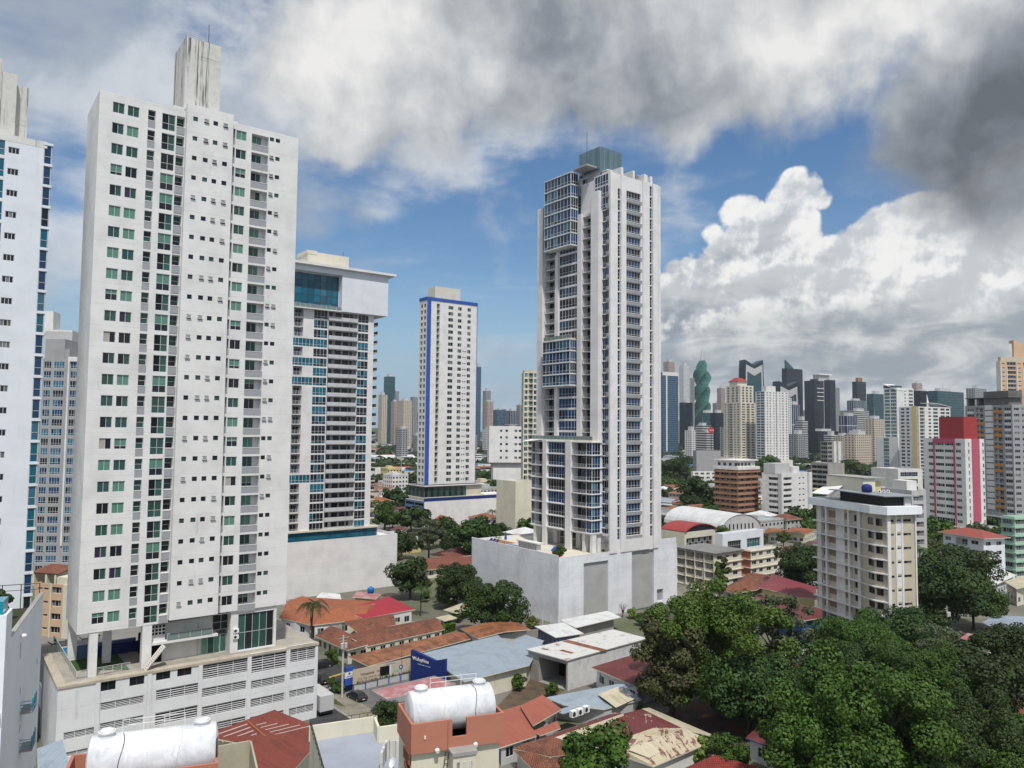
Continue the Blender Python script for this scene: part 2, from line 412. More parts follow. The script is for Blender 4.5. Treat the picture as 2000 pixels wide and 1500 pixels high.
# ---- windows: meshes made once per size and look, local x across, z up, y = 0 the back of the opening
_wm = {}
def win(w, h, cols=2, rows=1, g=(G_DARK,), fr=FR, ft=.06, fd=.07, split=None):
    """g: one glass per pane (row-major from the bottom) or a single one; split: height fraction of the lower row"""
    w = round(w, 2); h = round(h, 2); key = (w, h, cols, rows, tuple(x.name for x in g), fr.name, ft, split)
    if key in _wm: return _wm[key]
    b = MB(); xs = [w * i / cols for i in range(cols + 1)]
    zs = [h * i / rows for i in range(rows + 1)] if not split else [0, h * split, h]
    rows = len(zs) - 1
    for i, x in enumerate(xs):
        x0 = min(max(x - ft / 2, 0), w - ft); b.box(x0, -fd, 0, x0 + ft, 0, h, fr, '+b')
    for j, z in enumerate(zs):
        z0 = min(max(z - ft / 2, 0), h - ft); b.box(0, -fd * .9, z0, w, -.001, z0 + ft, fr, '+b')
    n = 0
    for j in range(rows):
        for i in range(cols):
            m = g[n % len(g)]; n += 1
            b.face([(xs[i], -.02, zs[j]), (xs[i + 1], -.02, zs[j]), (xs[i + 1], -.02, zs[j + 1]), (xs[i], -.02, zs[j + 1])], m)
    _wm[key] = b.mesh('window'); return _wm[key]
def rail(w, h=1.0, depth=0., m=None, kind='bars', slab=0., slabm=None):
    """balcony front: optional slab and a railing; local x across, y = 0 the wall line, projecting to -depth"""
    key = ('rail', round(w, 2), h, depth, m.name if m else '', kind, slab, slabm.name if slabm else '')
    if key in _wm: return _wm[key]
    b = MB(); y = -depth
    if slab: b.box(0, y, -slab, w, 0, 0, slabm or P_WHITE)
    if kind == 'solid': b.box(0, y, 0, w, y + .1, h, m or P_WHITE)
    elif kind == 'glass':
        b.box(.02, y + .04, .08, w - .02, y + .06, h - .05, m or G_CLEAR); b.box(0, y + .02, h - .05, w, y + .08, h, FR)
        for i in range(max(2, int(w / 1.5) + 1)):
            x = (w - .05) * i / max(1, int(w / 1.5) if int(w / 1.5) else 1); x = min(x, w - .05); b.box(x, y + .02, 0, x + .05, y + .08, h, FR)
    else:
        for z in [h * q for q in (.2, .4, .6, .8)]: b.box(0, y + .03, z, w, y + .06, z + .03, m or FR)
        b.box(0, y + .02, h - .05, w, y + .08, h, m or FR)
        for i in range(int(w / 1.2) + 2):
            x = min(w - .05, i * w / (int(w / 1.2) + 1)); b.box(x, y + .02, 0, x + .05, y + .08, h, m or FR)
    if depth > .3 and kind != 'solid':
        for x in (0, w - .05): b.box(x, y + .08, h - .05, x + .05, -.01, h, m or FR)
    _wm[key] = b.mesh('balcony'); return _wm[key]
def acunit():
    if 'ac' in _wm: return _wm['ac']
    b = MB(); b.box(0, -.32, 0, .85, 0, .6, WHITE)
    b.bar((.32, -.33, .3), (.32, -.321, .3), .24, DKSTEEL, 12); _wm['ac'] = b.mesh('air_conditioner'); return _wm['ac']
class Bldg:
    """a building: a root Empty, one wall mesh and its repeated parts"""
    def __init__(s, name, label, cat, loc, rz, group=None):
        s.root = thing(name, label, cat, loc, rz, group); s.W = MB(); s.rec = []; s.name = name
        s.M = Matrix.Translation(loc) @ Matrix.Rotation(rz, 4, 'Z')
    def put(s, name, me, o, a=0.): s.rec.append((name, me, Matrix.Translation(o) @ Matrix.Rotation(a, 4, 'Z')))
    def part(s, name, mb, smooth=False): return mb.obj(name, s.root, smooth)
    def facade(s, o, a, w, z0, z1, holes, m, d=.18):
        """wall from o (bottom left seen from outside) along angle a; holes (u0,v0,u1,v1,name,mesh[,depth[,reveal material]])"""
        o = Vector(o); U = Vector((math.cos(a), math.sin(a), 0)); I = Vector((-math.sin(a), math.cos(a), 0)); Z = Vector((0, 0, 1)); b = s.W
        P = lambda u, v, dd=0.: Vector((o.x, o.y, 0)) + U * u + Z * v + I * dd
        vs = sorted({z0, z1, *[h[1] for h in holes], *[h[3] for h in holes]}); vs = [v for v in vs if z0 - 1e-6 <= v <= z1 + 1e-6]
        for v0, v1 in zip(vs, vs[1:]):
            if v1 - v0 < 1e-5: continue
            vm = (v0 + v1) / 2; cur = 0.
            for h in sorted([h for h in holes if h[1] < vm < h[3]], key=lambda h: h[0]) + [(w, 0, w, 0)]:
                if h[0] - cur > 1e-4: b.face([P(cur, v0), P(h[0], v0), P(h[0], v1), P(cur, v1)], m)
                cur = max(cur, h[2])
        for h in holes:
            u0, v0, u1, v1, nm, me = h[:6]; dd = h[6] if len(h) > 6 and h[6] is not None else d; rm = h[7] if len(h) > 7 else m
            b.face([P(u0, v0), P(u0, v0, dd), P(u0, v1, dd), P(u0, v1)][::-1], rm); b.face([P(u1, v0), P(u1, v1), P(u1, v1, dd), P(u1, v0, dd)][::-1], rm)
            b.face([P(u0, v0), P(u1, v0), P(u1, v0, dd), P(u0, v0, dd)], rm); b.face([P(u0, v1), P(u0, v1, dd), P(u1, v1, dd), P(u1, v1)], rm)
            if me is None: b.face([P(u0, v0, dd), P(u1, v0, dd), P(u1, v1, dd), P(u0, v1, dd)], h[8] if len(h) > 8 else BLACK)
            else: s.put(nm, me, P(u0, v0, dd), a)
    def finish(s, cap=100, wall='wall'):
        if s.W.f: s.W.obj(wall, s.root)
        by = {}
        for r in s.rec: by.setdefault(r[0], []).append(r)
        for nm, L in by.items():
            def key(r):
                p = s.M @ r[2].translation; q = proj(p)
                out = 0 if (-40 < q[0] < 2040 and -40 < q[1] < 1540) else 1e6
                return (p - CAM).length + out
            L.sort(key=key)
            for r in L[:cap]:
                o = bpy.data.objects.new(nm, r[1]); COL.objects.link(o); o.parent = s.root; o.matrix_local = r[2]
            if L[cap:]:
                b = MB()
                for r in L[cap:]:
                    me, M = r[1], r[2]; vv = [M @ v.co for v in me.vertices]
                    for p in me.polygons: b.face([vv[i] for i in p.vertices], me.materials[p.material_index])
                o = b.obj(nm, s.root); o['kind'] = 'stuff'
        return s.root
def corner_tower(xL, xc, xR, d, th, yh=838, l=None):
    """plan of a tower from the pixel columns of its left, nearest and right edges: corner, right width, left width"""
    def kx(x): r = ray(x, yh); return r.x / r.y
    X0 = kx(xc) * d; c, s_ = math.cos(th), math.sin(th); k = kx(xR)
    w = (k * d - X0) / (c - k * s_)
    if l is None:
        k = kx(xL); l = (X0 - k * d) / (s_ + k * c)
    return Vector((X0, d, 0)), w, l
class Face:
    """a vertical plane through (world) point A at plan angle th: pixel -> (u, z)"""
    def __init__(s, A, th): s.A = Vector(A); s.U = Vector((math.cos(th), math.sin(th), 0)); s.N = Vector((-math.sin(th), math.cos(th), 0))
    def uz(s, px, py):
        d = ray(px, py); t = (s.A - CAM).dot(s.N) / d.dot(s.N); p = CAM + d * t; return (p - s.A).dot(s.U), p.z
TH = math.radians(37.0)   # the street grid
def pick(*a): return R.choice(a)

def text(parent, body, size, m, loc, rz=0., name='lettering', align='LEFT', ex=.03, tilt=math.pi / 2):
    cu = bpy.data.curves.new('tmp', 'FONT'); cu.body = body; cu.size = size; cu.extrude = ex; cu.align_x = align; cu.resolution_u = 2
    t = bpy.data.objects.new('tmp', cu); COL.objects.link(t); bpy.context.view_layer.update()
    me = bpy.data.meshes.new_from_object(t.evaluated_get(bpy.context.evaluated_depsgraph_get())); bpy.data.objects.remove(t); bpy.data.curves.remove(cu)
    me.materials.clear(); me.materials.append(m); o = bpy.data.objects.new(name, me); COL.objects.link(o); o.parent = parent; o.location = loc; o.rotation_euler = (tilt, 0, rz); return o
# ================================================================ tall white block with a parking podium
def louver(w, h, n, m=None):
    key = ('lv', round(w, 1), round(h, 1), n)
    if key in _wm: return _wm[key]
    b = MB(); m = m or P_PODIUM
    b.face([(0, -.01, 0), (w, -.01, 0), (w, -.01, h), (0, -.01, h)], BLACK)
    for i in range(n):
        z = h * (i + .45) / n; b.box(0, -.16, z, w, -.08, z + h / n * .32, m)
    for x in [w * q / 3 for q in (0, 1, 2, 3)]: b.box(min(x, w - .08), -.24, 0, min(x, w - .08) + .08, -.2, h, m)
    _wm[key] = b.mesh('louver_panel'); return _wm[key]
def loc(B, p): return B.M.inverted() @ Vector(p)
def flathouse_cap(b, x0, y0, x1, y1, z, m, mp, ph=.9, t=.2):
    """a flat roof with a parapet of height ph"""
    b.box(x0, y0, z - .3, x1, y1, z, m)
    for r in ((x0, y0, x1, y0 + t), (x0, y1 - t, x1, y1), (x0, y0 + t, x0 + t, y1 - t), (x1 - t, y0 + t, x1, y1 - t)): b.box(r[0], r[1], z - .3, r[2], r[3], z + ph, mp)
def greenwin(w, h, cols=2):
    t = R.random()
    if t < .34: g = (G_GREEN,)
    elif t < .55: g = (G_GREENL,)
    elif t < .63: g = (G_DARK, G_GREEN)
    elif t < .68: g = (G_CURT, G_DARK)
    elif t < .70: g = (G_PURP, G_GREEN)
    elif t < .86: g = (G_DARK, G_DARK, G_GREENL, G_GREENL); return win(w, h, cols, 2, g, split=pick(.3, .45, .6))
    else: g = (G_DARK,)
    return win(w, h, cols, 1, g)
def tower_a():
    D0 = 109.; k = ray(167, 838); A = Vector((k.x / k.y * D0, D0, 0)); F = Face(A, TH)
    B = Bldg('apartment_tower', 'tall white apartment tower with square green windows and streaked lift shaft', 'apartment tower', A, TH)
    z0r = F.uz(235, 210)[1]; z1r = F.uz(218, 1203)[1]; fh = (z0r - z1r) / 24
    zr = F.uz(220, 617)[1]; kr = round((z0r - zr) / fh); zr = z0r - kr * fh; dz = zr - F.uz(220, 617)[1]
    def rel(px, py): u, z = F.uz(px, py); return u, z + dz - zr     # relative to the reference row centre
    ztop = F.uz(184, 172)[1]; zbot = F.uz(150, 1240)[1]; W = F.uz(571.5, 700)[0]
    D = 11.5; print('A', fh, ztop, zbot, W, D, kr)
    cols = []
    us2 = F.uz(349, 612)[0]; ue2 = F.uz(441, 612)[0]
    h1, h2, h3, hs = [], [], [], []
    def span(x0, y0, x1, y1): a, zt = rel(x0, y0); b, zb = rel(x1, y1); return a, zb, b, zt
    wA = span(204, 606.5, 226.5, 629.5); wB = span(233.5, 609.5, 256, 632); cA = span(274.5, 612, 288.5, 634); cAp = span(274, 635, 289, 649.5)
    cB = span(302.5, 614.5, 327.5, 649); cC = span(331.5, 616, 345.5, 638)
    wE = span(450, 626.5, 470, 646.5); cF = span(481, 629, 513.4, 665)
    for r in range(25):
        zc = z0r - r * fh
        def hl(s, nm, me, d=.18, lst=h1, rm=P_WHITE): lst.append((s[0], zc + s[1], s[2], zc + s[3], nm, me, d, rm))
        for s in (wA, wB): hl(s, 'window', greenwin(s[2] - s[0], s[3] - s[1]))
        # recess: louvered window above a grey panel
        w_, h_ = cA[2] - cA[0], cA[3] - cA[1]
        hl((cA[0], cAp[1], cA[2], cA[3]), 'narrow_window', None, .5)
        B.put('narrow_window', win(w_, h_, 1, 2, (pick(G_DARK, G_GREEN), pick(G_DARK, G_GREEN))), (cA[0], .45, zc + cA[1]))
        pb = MBC(('pnl', round(w_, 1), round(cA[1] - cAp[1], 1)), lambda b: (b.box(0, -.12, 0, w_, 0, cA[1] - cAp[1] - .05, P_PANEL), b.box(0, -.16, cA[1] - cAp[1] - .05, w_, 0.02, cA[1] - cAp[1] + .05, P_WHITE)))
        B.put('balcony_panel', pb, (cA[0], .2, zc + cAp[1]))
        g = pick((G_DARK, G_GREEN), (G_BLACK, G_GREEN), (G_GREEN,), (G_DARK,), (G_DARK, G_GREEN, G_BLACK, G_GREEN), (G_DARK, G_DARK, G_GREENL, G_GREENL))
        hl(cB, 'tall_window', win(cB[2] - cB[0], cB[3] - cB[1], 2, 2, g, split=.42))
        w2, h2_ = cC[2] - cC[0], cC[3] - cC[1]; pz = 1.25
        hl((cC[0], zc + cC[1] - zc - pz, us2 - .1, cC[3]), 'narrow_window', None, 1.1)
        B.put('narrow_window', win(w2, h2_, 1, 2, (pick(G_DARK, G_GREEN), pick(G_DARK, G_GREEN))), (cC[0] + .15, 1.05, zc + cC[1]))
        pb = MBC(('pnl2', round(w2, 1)), lambda b: (b.box(0, -.12, 0, us2 - .1 - cC[0], 0, pz - .12, P_PANEL), b.box(0, -.16, pz - .12, us2 - .1 - cC[0], .9, pz - .02, P_WHITE)))
        B.put('balcony_panel', pb, (cC[0], .06, zc + cC[1] - pz + .02))
        # projecting stair and bathroom bay
        for s in ((361, 616.5, 370, 626), (382.6, 618, 392, 627.5), (401, 619.5, 410, 629), (420.6, 621, 430, 630.5)):
            s = span(*s); n = R.random()
            me = win(s[2] - s[0], s[3] - s[1], 1, 1, (pick(G_DARK, G_DARK, G_GREEN),), fr=FRD, ft=.05)
            if n < .25: me = openwin(s[2] - s[0], s[3] - s[1])
            hl(s, 'bathroom_window', me, .15, h2)
        # right part
        wd = span(442, 620, 447.6, 642)
        hl((ue2 + .02, wE[1] - 1.0, wd[2], wE[3] + .1), 'narrow_window', None, .9, h3)
        B.put('narrow_window', win(wd[2] - ue2 - .1, h2_, 1, 2, (G_DARK, G_GREEN)), (ue2 + .05, .85, zc + wE[1] + .1))
        pb = MBC(('pnl3',), lambda b: b.box(0, -.12, 0, wd[2] - ue2 - .04, 0, 1.05, P_PANEL)); B.put('balcony_panel', pb, (ue2 + .03, .1, zc + wE[1] - .98))
        hl(wE, 'window', greenwin(wE[2] - wE[0], wE[3] - wE[1]), .18, h3)
        hf = cF[3] - cF[1]; wf = cF[2] - cF[0]
        hl(cF, 'window', None, 1.0, h3)
        B.put('window', greenwin(wf * .58, hf * .58), (cF[0] + .25, .98, zc + cF[1] + hf * .40))
        pb = MBC(('pnl4',), lambda b: (b.box(0, -.1, 0, wf, 0, hf * .37, P_PANEL), b.box(0, -.14, hf * .37, wf, .05, hf * .40, P_WHITE))); B.put('balcony_panel', pb, (cF[0], .12, zc + cF[1]))
        for s in ((516.6, 631, 524.8, 639.5), (528.4, 632, 536.8, 640.5)):
            s = span(*s); me = openwin(s[2] - s[0], s[3] - s[1]) if R.random() < .3 else win(s[2] - s[0], s[3] - s[1], 1, 1, (pick(G_DARK, G_DARK, G_GREEN),), fr=FRD, ft=.05)
            hl(s, 'bathroom_window', me, .15, h3)
    BK = P_WHITE
    def clip(L, u0): return [(h[0] - u0, h[1], h[2] - u0, h[3], *h[4:8], P_WHITE) for h in L]
    B.facade((0, 0), 0, us2, zbot, ztop, clip(h1, 0), P_WHITE)
    B.facade((us2, -.9), 0, ue2 - us2, zbot + .6, ztop + .9, clip(h2, us2), P_WHITE)
    zb3 = F.uz(558, 1180)[1]
    B.facade((ue2, 0), 0, W - ue2, zb3, ztop, clip(h3, ue2), P_WHITE)
    b = B.W
    # body behind the facades
    z_ = zbot
    b.face([(0, 0, zbot), (0, 0, ztop), (0, D, ztop), (0, D, zbot)], P_WHITE); b.face([(W, 0, zb3), (W, D, zb3), (W, D, ztop), (W, 0, ztop)], P_WHITE)
    b.face([(0, D, zbot), (0, D, ztop), (W, D, ztop), (W, D, zbot)], P_WHITE)
    b.face([(0, 0, ztop), (W, 0, ztop), (W, D, ztop), (0, D, ztop)], P_LGREY)
    b.face([(0, 0, zbot), (0, D, zbot), (us2, D, zbot), (us2, 0, zbot)], P_WHITE); b.face([(us2, 0, zbot), (us2, D, zbot), (W, D, zb3), (W, 0, zb3)], P_WHITE)
    for x, s in ((us2, 1), (ue2, -1)): b.ob((x, -.9, zbot + .6), (0, 0, 0) if False else (s * .18, 0, 0), (0, .95, 0), (0, 0, ztop + .9 - zbot - .6), P_WHITE, '-b') if s > 0 else b.box(x - .18, -.897, zbot + .6, x, .05, ztop + .9, P_WHITE, '-b')
    b.box(us2 + .18, -.895, ztop + .6, ue2 - .18, 4, ztop + .895, P_WHITE, '-b'); b.box(us2, -.9, zbot + .45, ue2, .0, zbot + .6, P_WHITE)
    b.box(us2 - 1.6, 1.2, ztop, us2 - .02, 4, ztop + .9, P_WHITE); b.box(ue2 + .02, .6, ztop, ue2 + 1.2, 3, ztop + .5, P_WHITE)
    # lift shaft on the roof
    F2 = Face(A + F.N * 2.2, TH); u1 = F2.uz(360, 180)[0]; u2 = F2.uz(429.5, 180)[0]; zt = F2.uz(361, 70)[1]
    lb = MB(); lb.box(u1, 2.2, ztop, u2, 2.2 + 7.4, zt, P_STAINED); lift = B.part('lift_shaft', lb)
    rb = MB()
    for z in (.35, .7, 1.05):
        for p, q in (((u1 + .3, 2.6), (u1 + 2.8, 2.6)), ((u1 + .3, 2.6), (u1 + .3, 4.6)), ((u1 + 2.8, 2.6), (u1 + 2.8, 4.6))): rb.bar((*p, zt + z), (*q, zt + z), .04, FR, 5)
    for p in ((u1 + .3, 2.6), (u1 + 2.8, 2.6), (u1 + .3, 4.6), (u1 + 2.8, 4.6)): rb.bar((*p, zt), (*p, zt + 1.1), .04, FR, 5)
    rb.obj('railing', lift); rb = MB(); rb.bar((u1 + 3.9, 4, zt), (u1 + 3.9, 4, zt + 4), .05, DKSTEEL, 5); rb.obj('antenna', lift)
    # ---- podium
    zd = 12.1
    pc = gz(113, 1343, zd); FP = Face(pc, TH); pl = loc(B, pc); x0, yp = pl.x, pl.y
    WP = FP.uz(620.5, 1300)[0]; back = D + 5
    holes = []
    def q3(x, y): return x / 3., 1000 + y / 3.
    def pan(x0_, y0_, x1_, y1_, n):
        a, zt_ = FP.uz(*q3(x0_, y0_)); c, zb_ = FP.uz(*q3(x1_, y1_)); holes.append((a, max(zb_, .1), c, zt_, 'louver_panel', louver(c - a, zt_ - max(zb_, .1), n), .3))
    for a in ((1187, 883, 1450, 935), (1467, 833, 1677, 908), (1692, 790, 1848, 858)): pan(*a, 8)
    for a in ((588, 1120, 843, 1118), (913, 1045, 1162, 1060), (1183, 1035, 1443, 1037), (1460, 993, 1670, 1000), (1687, 948, 1843, 958), (585, 1240, 840, 1235), (908, 1180, 1162, 1198),
              (1182, 1143, 1440, 1147), (1455, 1100, 1667, 1105), (1685, 1050, 1840, 1060), (372, 1295, 560, 1300), (585, 1352, 838, 1345), (905, 1290, 1162, 1300), (1182, 1250, 1438, 1254), (1453, 1205, 1663, 1210), (1683, 1155, 1838, 1165),
              (385, 1410, 575, 1395)): pan(*a, 5)
    for a in ((590, 1000, 677, 1038), (760, 970, 845, 1007), (915, 942, 997, 975), (1040, 915, 1122, 952)):
        u_, zt_ = FP.uz(*q3(a[0], a[1])); c, zb_ = FP.uz(*q3(a[2], a[3])); holes.append((u_, zb_, c, zt_, 'podium_window', win(c - u_, zt_ - zb_, 2, 1, (G_DARK,), FRD), .2))
    B.facade((x0, yp), 0, WP, 0, zd, holes, P_PODIUM)
    B.facade((x0, back), -math.pi / 2, back - yp, 0, zd, [], P_PODIUM); B.facade((x0 + WP, yp), math.pi / 2, back - yp, 0, zd, [], P_PODIUM)
    PAVE = ground_mat('roof_deck_paving', (.38, .35, .30), (.27, .25, .22), .3)
    COPE = ground_mat('tan_coping', (.47, .42, .34), (.38, .33, .26), .5)
    b.box(x0, yp, zd, x0 + WP, back, zd + .06, PAVE); b.box(x0 - .12, yp - .15, zd - .25, x0 + WP + .12, yp + 1.3, zd + .1, COPE)
    b.box(x0 - .12, yp + 1.302, zd - .25, x0 + 1.0, back, zd + .1, COPE)
    for x in [FP.uz(*q3(a, 1000))[0] for a in (575, 875, 1172, 1458, 1684)]: b.box(x0 + x - .3, yp - .18, 0, x0 + x + .3, yp - .002, zd - .26, P_PODIUM)
    # under the tower: columns, lobby volume, glazed corner, stair
    zs = zd + .06
    for px, py in ((172, 1309), (205, 1290)):
        p = loc(B, gz(px, py, zs)); x_ = p.x; yy = .1 if px < 200 else 6.; b.box(x_ - .55, yy, zs, x_ + .55, yy + .9, zbot + .02, P_WHITE)
    b.box(.3, D - 1.2, zs, 1.5, D - .2, zbot, P_WHITE)
    xs = F.uz(278, 1250)[0]; b.box(xs, .05, zs, xs + 1.3, 1.3, zbot + .02, P_WHITE)
    b.box(xs + 3.2, 2.2, zs, ue2 + .2, D - 1, zbot + .7, P_WHITE2); b.box(xs + 1.31, .4, zs + 3.0, ue2 + .5, 2.2, zs + 3.35, P_WHITE)
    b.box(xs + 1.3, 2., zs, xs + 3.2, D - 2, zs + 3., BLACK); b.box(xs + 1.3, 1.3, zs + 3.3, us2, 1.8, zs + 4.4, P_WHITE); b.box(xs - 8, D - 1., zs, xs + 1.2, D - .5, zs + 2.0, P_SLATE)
    bw = MBC(('blk',), lambda q: (q.box(0, -.1, 0, us2 - xs - 1.4, -.0, 1.5, G_DARK), [q.box(i * .5, -.16, 0, i * .5 + .12, -.1, 1.5, P_WHITE) for i in range(int((us2 - xs - 1.4) / .5))], [q.box(0, -.17, j * .5, us2 - xs - 1.4, -.1, j * .5 + .12, P_WHITE) for j in range(3)])); B.put('block_screen', bw, (xs + 1.35, 1.3, zs + 4.2))
    wd_ = us2 - xs - 1.4
    B.put('balcony', rail(ue2 - us2 - .4, 1.1, 0, None, 'glass'), (us2 + .1, .42, zs + 3.36))
    uE, zE1 = F.uz(467, 1195); uE2, zE0 = F.uz(535, 1240); 
    xl = F.uz(452, 1215)[0]; xr = F.uz(541, 1200)[0]
    B.facade((xl, .25), 0, xr - xl, zs, zb3, [(uE - xl, zs + .2, uE2 - xl, zb3 - .7, 'shopfront', win(uE2 - uE, zb3 - .9 - zs, 5, 2, (G_GREEN, G_DARK, G_GREEN, G_GREEN, G_DARK), split=.48), .25)], P_WHITE)
    b.box(xl, .5, zs, xr, D - 1, zb3 - .01, P_WHITE)
    g0 = F.uz(400, 1262)[0]; B.put('glass_door', win(xl - g0 - .1, 2.8, 4, 1, (G_GREENL, G_GREEN, G_GREENL, G_GREEN)), (g0, 2.15, zs))
    e0 = F.uz(424, 1210)[0]; B.put('window', win(2.6, 2.4, 2, 2, (G_DARK,)), (e0 - .1, 2.15, zs + 3.5))
    st = MB(); sx0, sx1 = xs + .2, us2 - .6; N = 14
    for i in range(N):
        x = sx0 + (sx1 - sx0) * i / N; z = zs + 3.1 * i / N; st.box(x, -1.6, z + .02, x + (sx1 - sx0) / N + .1, -.3, z + .14, P_BEIGE2)
    st.ob((sx0, -1.7, zs - .1), (sx1 - sx0, 0, 3.1), (0, .12, 0), (0, 0, .3), P_WHITE); st.ob((sx0, -.32, zs - .1), (sx1 - sx0, 0, 3.1), (0, .12, 0), (0, 0, .3), P_WHITE); B.part('stair', st)
    for i in range(2): B.put('air_conditioner', acunit(), (xl + .35, .24, zs + 2.2 + i * .95))
    # garden deck: lawn, pool, fences
    L0 = loc(B, gz(137, 1290, zs)); g = MB()
    pts = [loc(B, gz(x, y, zs)) for x, y in ((136, 1291), (149, 1311), (253, 1308), (228, 1276))]
    g.face([(p.x, p.y, zs + .02) for p in pts], ground_mat('artificial_turf', (.03, .075, .02), (.05, .10, .025), 1.5)); B.part('lawn', g)
    g = MB(); pts = [loc(B, gz(x, y, zs)) for x, y in ((116, 1266), (127, 1283), (262, 1266), (240, 1250))]
    g.face([(p.x, p.y, zs + .03) for p in pts], mat('pool_water', (.01, .16, .36), .05, .5)); b2 = pts
    for i in range(4): g.bar((pts[i].x, pts[i].y, zs + .03), (pts[(i + 1) % 4].x, pts[(i + 1) % 4].y, zs + .03), .12, P_WHITE, 4)
    B.part('pool', g)
    g = MB(); p, q = loc(B, gz(150, 1266, zs)), loc(B, gz(232, 1258, zs)); g.box(p.x + 1, D - 1.4, zs, p.x + 9, D - 1.2, zs + 1.6, P_NAVY); B.part('mural_wall', g)
    fp = [loc(B, gz(x, y, zs)) for x, y in ((104, 1254), (148, 1327), (254, 1308), (300, 1292), (480, 1262))]
    def fence_run(p, q, h, kind):
        d = q - p; L = Vector((d.x, d.y)).length; B.put('deck_fence', rail(L, h, 0, None, kind), (p.x, p.y, zs), math.atan2(d.y, d.x))
    fence_run(fp[0], fp[1], 1.1, 'glass'); fence_run(fp[1], fp[2], 1.1, 'bars'); fence_run(fp[3], fp[4], .95, 'bars')
    B.finish()
    for i, (x, y) in enumerate(((105, 1262), (117, 1258), (139, 1258), (165, 1252), (184, 1246))):
        p = gz(x, y, zs); t = thing('sun_lounger', 'dark sun lounger set out beside the rooftop pool of the white tower', 'sun lounger', (p.x, p.y, zs), TH + 1.5, 'sun loungers by the rooftop pool')
        m = MB(); m.box(-.3, -.9, .3, .3, .3, .38, DKSTEEL); m.ob((-.3, .3, .3), (.6, 0, 0), (0, .6, .5), (0, -.05, .06), DKSTEEL); m.obj('seat', t)
        for sx in (-.27, .22):
            for sy in (-.8, .3): m = MB(); m.box(sx, sy, 0, sx + .05, sy + .05, .3, DKSTEEL); m.obj('leg', t)
def MBC(key, fn):
    if key in _wm: return _wm[key]
    b = MB(); fn(b); _wm[key] = b.mesh('panel'); return _wm[key]
def openwin(w, h):
    key = ('ow', round(w, 2), round(h, 2))
    if key in _wm: return _wm[key]
    b = MB(); b.face([(0, -.01, 0), (w, -.01, 0), (w, -.01, h), (0, -.01, h)], BLACK)
    for x in (0, w - .05): b.box(x, -.06, 0, x + .05, -.011, h, FRD)
    a, c = Vector((0, -.05, h)), Vector((0, -.38, .12)); b.ob(a, (w, 0, 0), (0, 0.03, .03), c - a, FR); b.ob(a + Vector((.06, -.05, -.05)), (w - .12, 0, 0), (0, .005, .005), (c - a) * .8, G_GREY)
    _wm[key] = b.mesh('window'); return _wm[key]
tower_a()
# ================================================================ the other towers one can read floor by floor
def rep(B, o, a, w, z0, z1, zf, fh, n, cols, m, skip=None, extra=()):
    """one wall with n storeys of the same columns: (u0, u1, v0, v1, part name, mesh maker or 'balcony', depth)"""
    holes = list(extra); o3 = Vector((o[0], o[1], 0)); U = Vector((math.cos(a), math.sin(a), 0)); I = Vector((-math.sin(a), math.cos(a), 0))
    for f in range(n):
        zb = zf + f * fh
        for c in cols:
            if skip and skip(f, c): continue
            u0, u1, v0, v1, nm, fn, dd = c[:7]
            if fn == 'balcony':
                holes.append((u0, zb + v0, u1, zb + v1, nm, None, dd, m, c[9] if len(c) > 9 else P_BEIGE2))
                bw = (u1 - u0) * .62; B.put('balcony_door', win(bw, (v1 - v0) * .84, 2, 1, (pick(G_DARK, G_BLACK, G_DARK, G_BLUE),)), o3 + U * (u0 + (u1 - u0) * .30) + I * (dd - .03) + Vector((0, 0, zb + v0)), a)
                B.put('balcony', rail(u1 - u0, 1.05, c[7] if len(c) > 7 else .06, None, c[8] if len(c) > 8 else 'bars', .18), o3 + U * u0 + Vector((0, 0, zb + v0)) + I * (.02 if len(c) < 8 else 0), a)
            else: holes.append((u0, zb + v0, u1, zb + v1, nm, fn(u1 - u0, v1 - v0), dd))
    B.facade(o, a, w, z0, z1, holes, m)
def gl(cols, rows, *gs, fr=FR, split=None, ft=.07):
    return lambda w, h: win(w, h, cols, rows, tuple(pick(*gs) for _ in range(2)), fr, ft, split=split)
def curtain(cols, *gs, rows=2, split=.3): return lambda w, h: win(w, h, cols, rows, tuple(pick(*gs) for _ in range(cols * rows)) if R.random() < .5 else (pick(*gs),), FRW, .05, split=split)
def roofbox(b, x0, y0, z0, x1, y1, z1, m): b.box(x0, y0, z0, x1, y1, z1, m)
HP = -math.pi / 2
